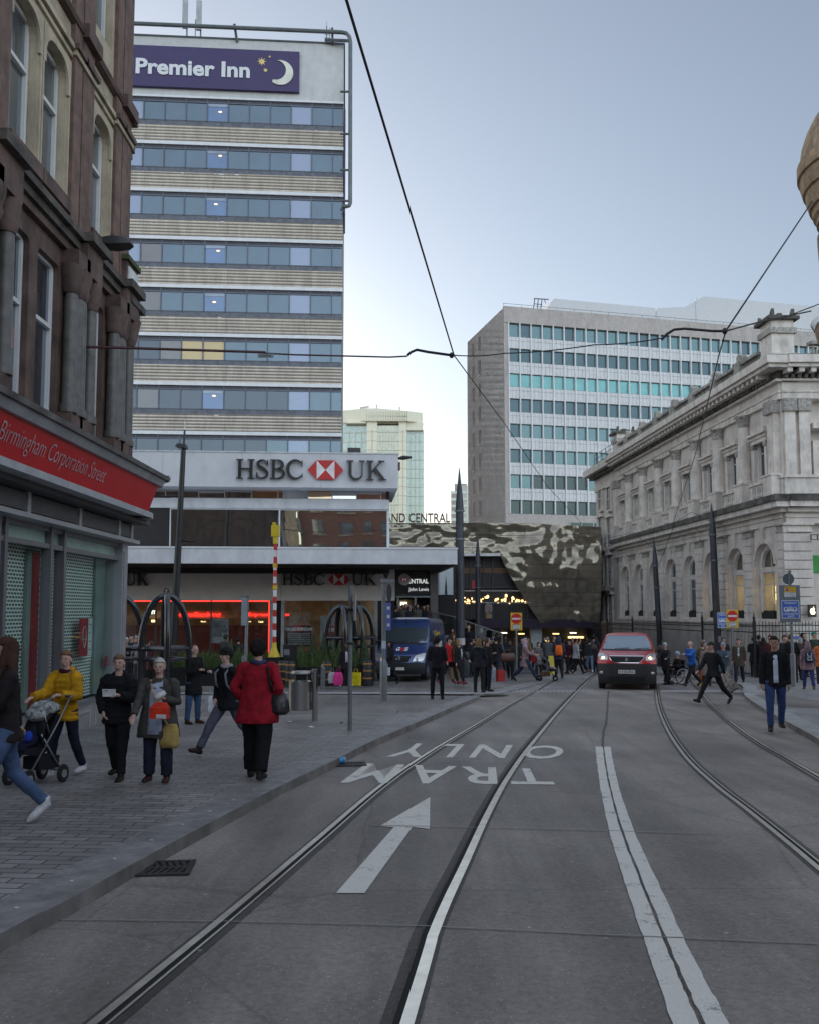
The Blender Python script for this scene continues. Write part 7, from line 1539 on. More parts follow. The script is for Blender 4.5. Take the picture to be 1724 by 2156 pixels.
    for sg in (1, -1):
        S0, E_, W_, fd = A[sg]; b_.tube([S0, E_, W_], [.045, .036, .025], 8)
        hip, knee, ank, ft = J[sg]; b_.tube([hip, knee, ank], [.075, .05, .036], 8); b_.tube([ank, ank+ft*.06-Vector((0, 0, .04))], [.034, .024], 8)
        if q == 'near':     # palm, four bent fingers and a thumb
            side = fd.cross(Vector((0, 0, 1))); side = side.normalized() if side.length > .2 else Vector((0, -1, 0)); nrm = side.cross(fd).normalized()
            inw = Vector((-sg, 0, 0)) if abs(fd.z) > .7 else Vector((0, 0, -1))
            sp = fd.cross(inw).normalized(); b_.tube([W_, W_+fd*.035, W_+fd*.085], [.026, .034, .032], 10, ry=.75)
            for k_, (ln_, of) in enumerate(((.068, -.026), (.076, -.009), (.070, .009), (.055, .025))):
                r0_ = W_+fd*.078+sp*of; k1 = r0_+fd*ln_*.5+inw*.008; k2 = k1+(fd*.5+inw*.85)*ln_*.42; k3 = k2+(inw*.95-fd*.25)*ln_*.3; b_.tube([r0_, k1, k2, k3], [.0105, .0098, .0092, .008], 7)
            th = W_+fd*.035+sp*-.028; b_.tube([th, th+(fd*.5-sp*.5+inw*.3)*.05, th+(fd*.85+inw*.5-sp*.2)*.075], [.013, .0115, .009], 7)
        else:
            b_.tube([W_, W_+fd*.05, W_+fd*.10, W_+fd*.15-Vector((0, 0, .0))], [.024, .032, .03, .015], 8)
    skinned(b_.build('body', skin(sk), t, smooth='all'), vox*.8 if q != 'near' else .0085*s/s, 0, 1)
    if q != 'far':
        f = MB(HM_)
        for sg in (1, -1): f.ell((sg*.030, -.081, .097), (.013, .007, .0065), 10, 6, 0); f.ell((sg*.030, -.0865, .097), (.006, .004, .006), 8, 6, 1); f.tube([(sg*.014, -.092, .116), (sg*.032, -.091, .121), (sg*.05, -.08, .115)], .0045, 5, 2)
        f.build('eyes', [mat('eye_white', (.5, .48, .46), .3), mat('eye_dark', (.02, .015, .01), .2), cloth(tuple(x*.9 for x in hc))], t, True)
        f = MB(HM_); f.ell((0, -.089, .031), (.022, .006, .0045), 10, 6); f.ell((0, -.087, .023), (.018, .006, .005), 10, 6); f.build('lips', mat('lips', (.33, .12, .11), .5), t, True)
    # ---- coat
    c = MB(); hz = hem; ww = wide*1.06; loose_ = loose; loose = loose*1.08
    prof = [(hz, .168*ww*loose, .125*loose), (hz+.06, .17*ww*loose, .127*loose)]
    if hz < .93: prof += [(.98, .162*ww*(1+loose)/2, .118*(1+loose)/2)]
    prof += [(1.10, .15*ww*(1+loose)/2, .112*(1+loose)/2), (1.25, .165*ww, .122), (1.36, .178*ww, .12), (1.43, .15*ww, .095), (1.475, .085, .075)]
    if puff:
        pp = []
        zz_ = hz
        tab1 = [(a, b1) for a, b1, c1 in prof]; tab2 = [(a, c1) for a, b1, c1 in prof]
        while zz_ < 1.42: k_ = 1+.085*abs(math.sin((zz_-hz)/.075*math.pi/1.0)); pp.append((zz_, interp(tab1, zz_)*k_, interp(tab2, zz_)*k_*1.03)); zz_ += .019
        prof = pp+[(1.43, .15*ww, .1), (1.475, .09, .08)]
    def tor(a, rx, ry, z):
        ca, sa = math.cos(R(a)), math.sin(R(a)); ca = math.copysign(abs(ca)**.8, ca); yo = 0
        if legs in ('walk', 'walk2', 'stride', 'stride2') and z < .95: ry = ry+.035
        return tuple(up((rx*ca, ry*sa, z)))
    if legs == 'sit': prof = [p for p in prof if p[0] >= .84]
    c.ring_loft([[tor(a, rx, ry, z) for a in range(0, 360, 20)] for z, rx, ry in prof])
    for sg in (1, -1):
        S0, E_, W_, fd = A[sg]; k_ = (1.22 if puff else 1.1)*(.92+.08*loose)
        c.ell(S0-Vector((sg*.02, 0, .005)), (.075*k_, .07*k_, .07*k_), 12, 8)
        if puff:
            n = 14; P_ = [S0.lerp(E_, i/7) for i in range(8)]+[E_.lerp(W_, i/6) for i in range(1, 7)]; c.tube(P_, [(.072-.018*i/13)*k_*(1+.12*(i % 2)) for i in range(14)], 12)
        else: c.tube([S0, S0.lerp(E_, .5), E_, E_.lerp(W_, .5), W_+fd*.01], [.066*k_, .06*k_, .055*k_, .05*k_, .045*k_], 12)
    if hood: c.ell(up((0, .085, 1.475)), (.10, .07, .085), 12, 8); c.tube([up((-.085, -.01, 1.49)), up((-.08, .06, 1.52)), up((0, .10, 1.53)), up((.08, .06, 1.52)), up((.085, -.01, 1.49))], .03, 8)
    else: c.tube([up((.07*math.cos(R(a)), .01+.065*math.sin(R(a)), 1.475)) for a in range(0, 361, 30)], .022, 6)
    skinned(c.build('coat', cloth(coat), t, smooth='all'), vox, .022 if not puff else .012, 2 if not puff else 1)
    if shirt:
        f = MB(); n = 6; rows = []
        for i, z in enumerate([1.47, 1.40, 1.30, 1.15, 1.0, shirt[1]]):
            wz = shirt[2]*[.75, .9, 1, 1, 1, 1.05][i]; yy = -interp([(a, c1) for a, b1, c1 in prof], z)-(.012 if z < 1.43 else -.01); rows.append([tuple(up((wz*(-1+2*k_/n), yy+.25*wz*(abs(-1+2*k_/n))**2*.6, z))) for k_ in range(n+1)])
        vs = [p for r_ in rows for p in r_]; f.add(vs, [(a*(n+1)+k_, a*(n+1)+k_+1, (a+1)*(n+1)+k_+1, (a+1)*(n+1)+k_) for a in range(5) for k_ in range(n)])
        o = f.build('shirt', cloth(shirt[0]), t, smooth='all'); m_ = o.modifiers.new('t', 'SOLIDIFY'); m_.thickness = .015
    if fur:
        f = MB(); r_ = random.Random(len(label)); cc = [up((.115*math.cos(R(a)), .035+.09*math.sin(R(a)), 1.49+.03*math.sin(R(a)))) for a in range(-60, 241, 10)]
        for p in cc:
            for _ in range(26): v = Vector((r_.gauss(0, 1), r_.gauss(0, 1), r_.gauss(0, 1))).normalized(); a_ = v.cross(Vector((0, 0, 1))).normalized()*.006; f.add([p+v*.012-a_, p+v*.012+a_, p+v*r_.uniform(.035, .055)], [(0, 1, 2)])
        f.tube(cc, .026, 8); f.build('fur_trim', cloth(fur), t, smooth='all')
    if scarf: f = MB(); f.tube([up((.075*math.cos(R(a)), .005+.07*math.sin(R(a)), 1.49+.01*math.sin(R(a*2)))) for a in range(0, 361, 30)], .034, 8); skinned(f.build('scarf', cloth(scarf), t, smooth='all'), vox, .01)
    # ---- trousers and shoes
    loose = loose_; c = MB(); lw = loose
    c.ring_loft([[tuple((rx*math.cos(R(a)), ry*math.sin(R(a)), z+dz)) for a in range(0, 360, 24)] for z, rx, ry in ((.82, .12*ww, .10), (.88, .158*ww, .118), (.98, .15*ww, .105), (1.04, .135*ww, .095))])
    for sg in (1, -1):
        hip, knee, ank, ft = J[sg]; lo = ank.lerp(knee, .06)
        c.tube([hip+Vector((0, 0, .02)), hip.lerp(knee, .5), knee, knee.lerp(ank, .5), lo], [.100*ww, .088*lw, .072*lw, .07*lw if lw > 1.1 else .064, .056*(lw**1.6)], 12)
    skinned(c.build('trousers', cloth(trs), t, smooth='all'), vox, .014)
    for sg in (1, -1):
        hip, knee, ank, ft = J[sg]; f = MB(); low = ank-Vector((0, 0, .04)); hl = ank-ft*.035-Vector((0, 0, .045)); to = ank+ft*.135-Vector((0, 0, .052)); 
        f.tube([hl-ft*.02, hl+ft*.03, ank+ft*.06-Vector((0, 0, .038)), to, to+ft*.055-Vector((0, 0, .004))], [.032, .048, .050, .046, .022], 12, ry=.85); f.tube([ank+Vector((0, 0, .05)), low], [.050, .050], 10)
        skinned(f.build('shoe', cloth(shoe, .5), t, smooth='all'), max(.011, vox*.7), 0, 1)
        if sole: f = MB(); f.tube([hl-ft*.03-Vector((0, 0, .022)), to+ft*.05-Vector((0, 0, .026))], [.040, .036], 10, ry=.35); f.build('sole', cloth(sole), t, smooth='all')
    # ---- hair and headwear
    def cap(mb, k_, line, back=-.02, m=None, cz=.115):
        vs, fs = [], []; seg, rg = 20, 14
        for i in range(rg+1):
            th = math.pi*i/rg
            for j in range(seg):
                d = Vector((math.sin(th)*math.cos(2*math.pi*j/seg), math.sin(th)*math.sin(2*math.pi*j/seg), math.cos(th)))
                p = Vector((d.x*.080*k_, d.y*.099*k_+.012, d.z*.104*k_+cz)); face = d.y < -.15
                lim = line if face else (back if d.y > .3 else .06)
                if p.z < lim: p = Vector((p.x*.6, max(p.y*.6, -.02), max(p.z, -.02)))
                vs.append(p)
        mb.add(vs, [(i*seg+j, i*seg+(j+1) % seg, (i+1)*seg+(j+1) % seg, (i+1)*seg+j) for i in range(rg) for j in range(seg)], m)
    f = MB(HM_)
    if hair in ('short', 'receding'):
        cap(f, 1.12 if hair == 'short' else 1.0, .150 if hair == 'short' else .185, .02); f.build('hair', cloth(hc), t, smooth='all')
    elif hair in ('long', 'bob', 'bun', 'curly'):
        cap(f, 1.17, .158, -.01)
        if hair == 'long':
            f.ring_loft([[(rx*math.cos(R(a)), yo+ry*math.sin(R(a)), z) for a in range(0, 360, 30)] for z, rx, ry, yo in ((.15, .085, .08, .03), (.05, .095, .075, .045), (-.06, .10, .06, .06), (-.2, .115, .045, .075), (-.30, .10, .03, .085), (-.36, .06, .015, .09))])
            for sg in (1, -1): f.tube([(sg*.075, -.01, .13), (sg*.09, -.02, .03), (sg*.10, -.045, -.1), (sg*.095, -.085, -.26)], [.02, .03, .034, .016], 8)
        if hair == 'bob': f.ring_loft([[(rx*math.cos(R(a)), yo+ry*math.sin(R(a)), z) for a in range(0, 360, 30)] for z, rx, ry, yo in ((.14, .088, .085, .025), (.05, .098, .085, .03), (-.02, .09, .07, .04), (-.05, .06, .05, .04))])
        if hair == 'bun': f.ell((0, .12, .10), (.045, .04, .045)); f.tube([(-.0, .1, .08), (0, .12, .0), (0, .11, -.08)], [.03, .03, .012], 8)
        if hair == 'curly':
            r_ = random.Random(3)
            for i in range(60): v = Vector((r_.gauss(0, 1), r_.gauss(.35, 1), r_.gauss(.5, 1))).normalized(); f.ell(Vector((v.x*.085, v.y*.1+.02, v.z*.105+.12)), (.026, .026, .026), 6, 4)
        skinned(f.build('hair', cloth(hc), t, smooth='all'), max(.012, vox*.8), .012 if hair != 'curly' else .0, 1)
    elif hair == 'beanie':
        cap(f, 1.16, .135, .04, cz=.125); f.tube([(.088*math.cos(R(a)), .012+.104*math.sin(R(a)), .125) for a in range(0, 361, 24)], .016, 6); f.build('beanie', cloth(hc), t, smooth='all')
    elif hair == 'cap':
        cap(f, 1.1, .14, .04); f.ring_loft([[(x_, y_, z_) for x_ in (-.06, -.03, .03, .06)] for y_, z_ in ((-.08, .150), (-.13, .140), (-.165, .130))], closed=False); f.ell((0, -.11, .145), (.065, .07, .008), 12, 6); f.build('cap', cloth(hc), t, smooth='all')
    elif hair == 'hood':
        cap(f, 1.3, .19, -.05); f.ring_loft([[(rx*math.cos(R(a)), yo+ry*math.sin(R(a)), z) for a in range(0, 360, 30)] for z, rx, ry, yo in ((.16, .10, .09, .04), (.05, .11, .085, .05), (-.06, .12, .09, .04), (-.1, .1, .08, .03))]); skinned(f.build('hood', cloth(hc), t, smooth='all'), vox, .01)
    elif hair == 'hijab':
        cap(f, 1.2, .175, -.05); f.ring_loft([[(rx*math.cos(R(a)), yo+ry*math.sin(R(a)), z) for a in range(0, 360, 30)] for z, rx, ry, yo in ((.12, .095, .085, .035), (.02, .095, .08, .03), (-.06, .11, .1, .01), (-.13, .14, .11, .01))]); skinned(f.build('headscarf', cloth(hc), t, smooth='all'), vox, .01)
    M_ = Matrix.Translation(Vector(pos_)) @ Matrix.Rotation(R(yaw), 4, 'Z') @ Matrix.Scale(s, 4)
    return {'t': t, 'L': M_ @ (A[1][2]+A[1][3]*.09), 'R': M_ @ (A[-1][2]+A[-1][3]*.09), 'M': M_, 's': s, 'up': up, 'dz': dz}
def walker(label, x, yf_, yt_, yaw, hgt=.1, **k):
    g = G(x, yf_, hgt); h = (yf_-yt_)/FD*g.y*1.005; return person(label, g, h, yaw, **k)
def stander(label, x, D, h, yaw, lift=0, **k):
    p = XD(x, D, 0); p.z = gz(D)+(lift if lift else (.05 if x < 1050 or x > 1560 else .01)); return person(label, p, h, yaw, **k)
def bag(label, top, w_, hgt, d_, col, yaw=0, name='shopping_bag', cat_='bag', grp=None, handle=.14, plastic=False):
    t = thing(name, label, cat_, (top.x, top.y, top.z-handle), R(yaw), grp); q = MB(); k_ = .82
    q.ring_loft([[(-w_/2*a, -d_/2*a, z), (0, -d_/2*a*1.15, z), (w_/2*a, -d_/2*a, z), (w_/2*a*1.04, 0, z), (w_/2*a, d_/2*a, z), (0, d_/2*a*1.15, z), (-w_/2*a, d_/2*a, z), (-w_/2*a*1.04, 0, z)] for z, a in (((-hgt, .86), (-hgt*.6, 1.08), (-hgt*.25, .98), (0, .72)) if plastic else ((-hgt, .95), (-hgt*.5, 1.0), (0, 1.0)))])
    q.build('bag_body', cloth(col, .5), t, True); q = MB()
    for s_ in (-1, 1): q.tube([(-w_*.22, s_*d_*.35, -.01), (-w_*.12, s_*d_*.2, handle*.8), (0, 0, handle), (w_*.12, s_*d_*.2, handle*.8), (w_*.22, s_*d_*.35, -.01)], .006, 5)
    q.build('handle', cloth(tuple(x*.7 for x in col)), t); return t
def backpack(label, P, col, y_=.16, name='backpack', mark=None):
    up, M_ = P['up'], P['M']; t = thing(name, label, 'backpack', tuple(M_ @ up((0, y_, 1.1)))); W = local(t) @ M_
    q = MB(); q.ring_loft([[tuple(up((rx*math.copysign(abs(math.cos(R(a)))**.6, math.cos(R(a))), y_+ry*math.copysign(abs(math.sin(R(a)))**.6, math.sin(R(a))), z))) for a in range(0, 360, 20)] for z, rx, ry in ((1.0, .12, .06), (1.03, .145, .08), (1.2, .15, .085), (1.36, .135, .075), (1.42, .09, .05))])
    q.v = [tuple(W @ Vector(v)) for v in q.v]; o = q.build('bag_body', cloth(col, .6), t, True)
    q = MB(); q.ring_loft([[tuple(W @ up((rx*math.cos(R(a)), y_+.07+ry*math.sin(R(a)), z))) for a in range(0, 360, 30)] for z, rx, ry in ((1.03, .1, .03), (1.1, .12, .055), (1.2, .11, .04))]); q.build('pocket', cloth(tuple(x*.8 for x in col), .6), t, True)
    q = MB()
    for s_ in (-1, 1): q.tube([W @ up((s_*.1, y_-.05, 1.38)), W @ up((s_*.12, .0, 1.49)), W @ up((s_*.13, -.13, 1.38)), W @ up((s_*.14, -.12, 1.2)), W @ up((s_*.15, .03, 1.05))], .018, 6)
    q.build('strap', cloth(tuple(x*.6+.02 for x in col)), t, smooth='all')
    if mark:
        q = MB(); f = lambda x, z: tuple(W @ up((x, y_+.125, z)))
        for a, b_, c, d in ((-.08, -.05, 1.26, 1.38), (.05, .08, 1.26, 1.38), (-.08, .08, 1.24, 1.27), (-.08, .08, 1.10, 1.13), (-.08, -.05, 1.13, 1.19), (.05, .08, 1.13, 1.19), (-.08, .08, 1.19, 1.21)): q.add([f(a, c), f(b_, c), f(b_, d), f(a, d)], [(0, 1, 2, 3)])
        q.build('emblem', cloth(mark), t)
    return t
BK_, NVY, DG, GRY = (.018, .018, .021), (.02, .025, .045), (.035, .035, .04), (.12, .12, .13); DEN = (.05, .09, .18); DEN2 = (.035, .06, .16); WH = (.6, .6, .62); BRN = (.06, .035, .02)
# ---- people near the camera on the left pavement
P = person('long haired woman in black jacket and jeans at the left edge', XD(20, 7.9, .1), 1.68, -52, 'walk', 'swf', 'swb', coat=(.022, .016, .018), hem=.84, trs=(.07, .11, .21), shoe=WH, hair='long', hc=(.06, .03, .022), sk='t', q='near', hyaw=-10)
P = walker('woman in a mustard quilted jacket with a fur hood pushing a buggy', 134, 1634, 1376, -22, legs='step2', al='hold', ar='push', coat=(.52, .27, .012), hem=.80, trs=(.016, .016, .035), shoe=WH, hair='bun', hc=(.16, .09, .05), sk='f', q='near', puff=1, hood=1, fur=(.28, .2, .14), hyaw=20, scarf=(.05, .01, .015), wide=1.05, loose=.95)
def buggy(lab, base_, yaw, cols, k=1.0, baby=True, name='pushchair'):
    t = thing(name, lab, 'pushchair', tuple(base_), R(yaw)); q = MB()      # local: front towards -y
    for s_ in (-.22, .22): q.tube([(s_, .42, 1.02*k), (s_, .2, .72*k), (s_, -.28, .16)], .014, 6); q.tube([(s_, -.1, .62), (s_, .3, .14)], .014, 6); q.tube([(s_, .05, .62), (s_, -.05, .85)], .012, 6)
    q.tube([(-.22, .42, 1.02*k), (-.22, .47, 1.04*k), (.22, .47, 1.04*k), (.22, .42, 1.02*k)], .018, 8); q.tube([(-.22, -.28, .16), (.22, -.28, .16)], .012, 6); q.tube([(-.22, .3, .14), (.22, .3, .14)], .012, 6); q.build('frame', mat('buggy_frame', (.25, .25, .27), .3, .7), t, smooth='all')
    q = MB(); q.ring_loft([[(-.2, y0, z0), (.2, y0, z0), (.2, y1, z1), (-.2, y1, z1)] for y0, z0, y1, z1 in ((-.38, .40, -.38, .46), (-.1, .36, -.08, .46), (.1, .42, .05, .55), (.28, .8, .2, .86))]); q.build('seat', cloth(cols[0]), t)
    q = MB(); n = 8; rg = []
    for i in range(n+1): a = R(5+i*105/n); rg.append([(x_, .26-.36*math.sin(a)*.95, .66+.36*math.cos(a)*.9-abs(x_/.24)**3*.10) for x_ in (-.24, -.16, -.06, .06, .16, .24)])
    vs = [p for r_ in rg for p in r_]; q.add(vs, [(i*6+j, i*6+j+1, (i+1)*6+j+1, (i+1)*6+j) for i in range(n) for j in range(5)]); o = q.build('canopy', cloth(cols[1]), t, smooth='all'); m_ = o.modifiers.new('t', 'SOLIDIFY'); m_.thickness = .02
    q = MB(); q.ring_loft([[(-.19, -.1, z), (.19, -.1, z), (.19, .28, z), (-.19, .28, z)] for z in (.18, .33)]); q.build('basket', cloth(cols[2]), t)
    for x_, y_ in ((-.24, -.3), (.24, -.3), (-.25, .32), (.25, .32)):
        q = MB(); q.tube([(x_+.055*0, y_, .0)] if 0 else [(x_-.016, y_, .105), (x_+.016, y_, .105)], [.09, .09], 18); q.tube([(x_-.018, y_+.1*math.cos(R(a)), .105+.1*math.sin(R(a))) for a in range(0, 361, 30)], .016, 6); o = q.build('wheel', TYRE, t, smooth=True); q = MB(); q.tube([(x_-.02, y_, .105), (x_+.02, y_, .105)], [.05, .05], 12); q.build('rim', mat('buggy_rim', (.4, .4, .42), .3, .6), o, True)
    if baby: q = MB(); q.ell((0, .02, .78), (.075, .08, .085)); q.ell((0, .0, .60), (.12, .12, .17)); q.tube([(-.06, -.05, .55), (-.07, -.3, .48), (-.07, -.38, .36)], [.06, .045, .035], 8); q.tube([(.06, -.05, .55), (.07, -.3, .48), (.07, -.38, .36)], [.06, .045, .035], 8); skinned(q.build('blanket', cloth(cols[3]), t, smooth='all'), .02, .01)
    return t
g = G(76, 1650, .1); bg_ = buggy('dark pushchair with a pale patterned hood pushed by the mustard jacket woman', g, -30, ((.015, .015, .02), (.015, .015, .02), (.02, .02, .03), (.02, .02, .05)), 1.0, True); bg_.scale = (.72, .72, .92)
q = MB(); q.ell((0, .12, .90), (.25, .24, .10), 16, 8); q.ell((.02, -.05, .84), (.2, .16, .08), 14, 8); skinned(q.build('hood_cloth', mat('patterned_cloth', (.26, .27, .27), .85, var=.6, sc=16), bg_, smooth='all'), .018, .03)
q = MB(); q.ell((.12, -.25, .60), (.07, .06, .07)); q.build('blue_toy', cloth((.02, .06, .4)), bg_, True)
P = walker('boy in a black padded jacket holding a white phone', 246, 1640, 1384, -6, legs='step', al='front', ar='pocket', coat=(.012, .012, .016), hem=.80, trs=(.012, .012, .014), shoe=(.02, .014, .012), hair='short', hc=(.14, .09, .055), sk='f', q='near', puff=1, hood=1, hyaw=12, wide=1.0, loose=1.1)
def handset(lab, p, yaw, name='phone', sz=(.075, .012, .14), col=(.7, .7, .72), roll=0):
    t = thing(name, lab, 'phone', tuple(p), R(yaw)); q = MB(); a, b_, c = sz; q.box(-a/2, a/2, -b_/2, b_/2, -c/2, c/2, 0); q.box(-a*.3, -a*.12, -b_/2-.002, -b_/2, c*.28, c*.4, 1); o = q.build('case', [cloth(col, .4), INK], t); t.rotation_euler = (R(15), R(roll), R(yaw)); return t
handset('white phone held in front of the boy in black', P['L']+Vector((-.05, -.03, .02)), 0, sz=(.15, .012, .085))
P = walker('grey haired woman in a grey coat and white shirt carrying a red food box', 332, 1645, 1394, -4, legs='stand', al='front', ar='swf', coat=(.065, .062, .058), hem=.64, trs=(.02, .02, .04), shoe=(.05, .02, .018), hair='bun', hc=(.42, .40, .36), sk='f', q='near', wide=1.3, loose=1.28, hyaw=8, shirt=((.42, .47, .62), .70, .10))
t = thing('food_box', 'red takeaway box with a white label held by the grey haired woman', 'box', tuple(P['L']+Vector((.02, -.09, -.13))), R(-8)); q = MB(); q.ring_loft([[(-.10, -.05, -.09), (.10, -.05, -.09), (.10, .05, -.09), (-.10, .05, -.09)], [(-.10, -.05, .03), (.10, -.05, .03), (.10, .05, .03), (-.10, .05, .03)], [(-.05, -.01, .09), (.07, -.01, .09), (.07, .01, .09), (-.05, .01, .09)]]); q.build('carton', cloth((.6, .04, .02), .5), t); q = MB(); q.box(-.02, .095, -.053, -.0505, -.085, -.04); q.build('label', cloth(WH), t)
t = thing('food_wrap', 'white paper food wrap held above the red takeaway box', 'food wrap', tuple(P['L']+Vector((.0, -.03, .03))), R(10)); q = MB(); q.ring_loft([[(r_*math.cos(R(a))*1.6, r_*math.sin(R(a)), z_+.02*math.cos(R(a))) for a in range(0, 360, 40)] for r_, z_ in ((.01, -.04), (.035, -.03), (.045, .0), (.03, .035))]); q.build('paper', cloth((.6, .6, .58)), t, smooth='all')
t = thing('shoulder_bag', 'tan cloth shoulder bag hanging at the grey coat woman side', 'bag', tuple(P['M'] @ P['up']((.2, -.10, .70))), R(-10)); q = MB(); q.ring_loft([[(rx*math.cos(R(a)), ry*math.sin(R(a)), z_) for a in range(0, 360, 30)] for z_, rx, ry in ((-.16, .09, .04), (-.12, .13, .07), (.05, .12, .06), (.12, .08, .03))]); skinned(q.build('bag_body', cloth((.42, .29, .10)), t, smooth='all'), .014, .015)
q = MB(); W = local(t) @ P['M']; q.tube([W @ P['up'](v) for v in ((.2, -.12, .78), (.1, -.17, 1.0), (-.04, -.16, 1.3), (-.11, -.04, 1.47))], .014, 6); q.build('strap', cloth((.36, .27, .17)), t)
P = walker('balding man in a long black coat and blue jeans standing sideways', 407, 1524, 1361, 62, legs='stand', al='hold', ar='front', coat=(.012, .012, .014), hem=.66, trs=DEN, shoe=(.05, .02, .015), hair='receding', hc=(.12, .10, .085), sk='f', q='near', loose=1.1, wide=1.05)
bag('white carrier bag beside the man in the long black coat', P['L']+Vector((.0, .05, -.33)), .2, .3, .08, (.5, .52, .58), 60, plastic=True)
P = walker('man in a black beanie walking with a pale backpack over his shoulders', 480, 1588, 1358, -42, legs='stride2', al='swb', ar='pocket', coat=(.014, .014, .017), hem=.80, trs=(.10, .10, .14), shoe=(.03, .018, .016), hair='beanie', hc=(.018, .018, .02), sk='f', q='near', lean=5, hyaw=-6, scarf=(.32, .32, .34), loose=1.08)
backpack('pale grey backpack of the man in the beanie', P, (.3, .32, .35), .15)
P = walker('woman in a red wool coat and wide black trousers walking away', 541, 1639, 1353, 172, legs='step', al='pocket', ar='pocket', coat=(.30, .012, .025), hem=.72, trs=(.010, .010, .012), shoe=(.02, .02, .02), hair='curly', hc=(.018, .013, .012), sk='f', q='near', wide=1.12, loose=1.32, hyaw=-10, scarf=(.05, .05, .12))
t = thing('handbag', 'glossy black shoulder bag on the right arm of the red coat woman', 'bag', tuple(P['M'] @ P['up']((-.25, -.0, .98))), R(165)); q = MB(); q.ring_loft([[(rx*math.cos(R(a)), ry*math.sin(R(a)), z_) for a in range(0, 360, 30)] for z_, rx, ry in ((-.14, .12, .06), (-.10, .17, .09), (.0, .16, .08), (.10, .12, .045), (.12, .10, .02))]); q.build('bag_body', mat('black_leather', (.018, .016, .018), .25, var=.2, bst=.3, bsc=20), t, True)
q = MB(); W = local(t) @ P['M']; q.tube([W @ P['up'](v) for v in ((-.2, .0, 1.05), (-.2, .1, 1.2), (-.15, .09, 1.43), (-.15, -.02, 1.49), (-.2, -.12, 1.3), (-.24, -.1, 1.06))], .016, 6); q.build('strap', mat('black_leather', (.018, .016, .018)), t)
# ---- middle distance
P = walker('woman in black between the planter and the slim grey post carrying shopping', 728, 1446, 1353, 20, legs='walk', coat=(.018, .015, .02), hem=.72, trs=(.02, .02, .028), shoe=WH, hair='long', hc=(.02, .014, .012), sk='d', q='mid', shirt=((.45, .45, .5), 1.05, .05), hood=1)
bag('bright pink carrier bag beside the slim grey post', P['R']+Vector((-.06, 0, -.02)), .30, .42, .1, (.75, .05, .28), 10, plastic=True); bag('white carrier bag next to the bright pink one', P['R']+Vector((-.26, .05, -.02)), .26, .36, .1, (.45, .45, .5), 0, plastic=True); bag('yellow carrier bag to the right of the slim grey post', P['L']+Vector((.14, 0, -.04)), .34, .42, .1, (.75, .62, .02), -10)
P = walker('woman with long black hair in a black coat in front of the blue van', 823, 1441, 1350, -68, legs='walk', al='swf', ar='swb', coat=BK_, hem=.62, trs=BK_, hair='long', hc=(.014, .01, .01), sk='t', q='mid', loose=1.15)
bag('white paper bag carried in front of the blue van bonnet', P['L']+Vector((.10, -.05, -.02)), .24, .28, .1, (.5, .55, .62), -30)
P = walker('man in black puffer jacket facing away in front of the blue van', 920, 1472, 1343, 176, legs='stand', al='hold', ar='hold', coat=(.014, .014, .018), hem=.86, trs=(.014, .014, .017), hair='short', hc=(.02, .013, .01), sk='t', q='mid', puff=1, hyaw=-10)
P = walker('man in a red and white hooded top and black cap behind the black puffer jacket', 945, 1441, 1341, 62, legs='walk', coat=(.42, .02, .025), hem=.86, trs=BK_, shoe=(.2, .05, .05), hair='cap', hc=(.02, .02, .03), sk='p', q='mid', hood=1)
q = MB(); bag('brown paper bag hanging below the red hooded top', P['L']+Vector((.05, -.12, 0)), .34, .40, .14, (.26, .18, .11), 20)
P = walker('girl with fair hair in a black jacket beside the red hooded top', 966, 1441, 1347, 50, legs='walk2', al='swf', coat=BK_, hem=.78, trs=BK_, shoe=(.25, .03, .04), hair='bob', hc=(.30, .19, .10), sk='f', q='mid', shirt=((.5, .5, .5), 1.3, .04))
P = walker('woman in a black parka with a tan fur hood standing at the kerb end', 1008, 1458, 1347, 155, legs='stand', al='pocket', ar='hold', coat=(.02, .022, .03), hem=.82, trs=BK_, hair='bob', hc=(.20, .12, .07), sk='p', q='mid', hood=1, fur=(.22, .16, .11), loose=1.05)
P = walker('tall man in a black jacket embracing the woman in the fur hood parka', 1026, 1455, 1344, 118, legs='stand', al='front', coat=BK_, hem=.80, trs=(.015, .015, .025), hair='receding', hc=(.10, .06, .04), sk='t', q='mid')
bag('white and blue carrier bag held beside the embracing couple', P['L']+Vector((-.12, -.1, -.28)), .28, .42, .12, (.38, .42, .5), 20, plastic=True); bag('red paper bag tilting beside the embracing couple', P['L']+Vector((.16, -.1, -.38)), .26, .34, .12, (.38, .03, .03), 30)
P = walker('child in a pale grey tracksuit walking across the crossing', 1060, 1411, 1364, 72, 0.02, legs='stride', coat=(.40, .41, .44), hem=.84, trs=(.40, .41, .44), shoe=(.5, .45, .45), hair='bun', hc=(.03, .02, .015), sk='t', q='mid', hood=1)
P = walker('woman in a black hooded coat carrying a big brown bag', 1073, 1430, 1349, -20, 0.02, legs='step', al='hold', coat=(.03, .028, .03), hem=.60, trs=BK_, hair='hood', hc=(.025, .024, .028), sk='d', q='mid', loose=1.1)
t = thing('holdall', 'large brown leather holdall carried in front of the black hooded coat', 'bag', tuple(P['L']+Vector((-.15, -.15, -.14))), R(10)); q = MB(); q.ring_loft([[(x_, ry*math.cos(R(a)), rz_*math.sin(R(a))) for a in range(0, 360, 30)] for x_, ry, rz_ in ((-.3, .06, .10), (-.27, .1, .17), (.27, .1, .17), (.3, .06, .10))]); q.build('bag_body', mat('brown_leather', (.12, .06, .045), .5, var=.2), t, True); q = MB(); q.tube([(-.15, 0, .15), (-.1, 0, .3), (.1, 0, .3), (.15, 0, .15)], .014, 6); q.build('handle', mat('brown_leather', (.12, .06, .045)), t)
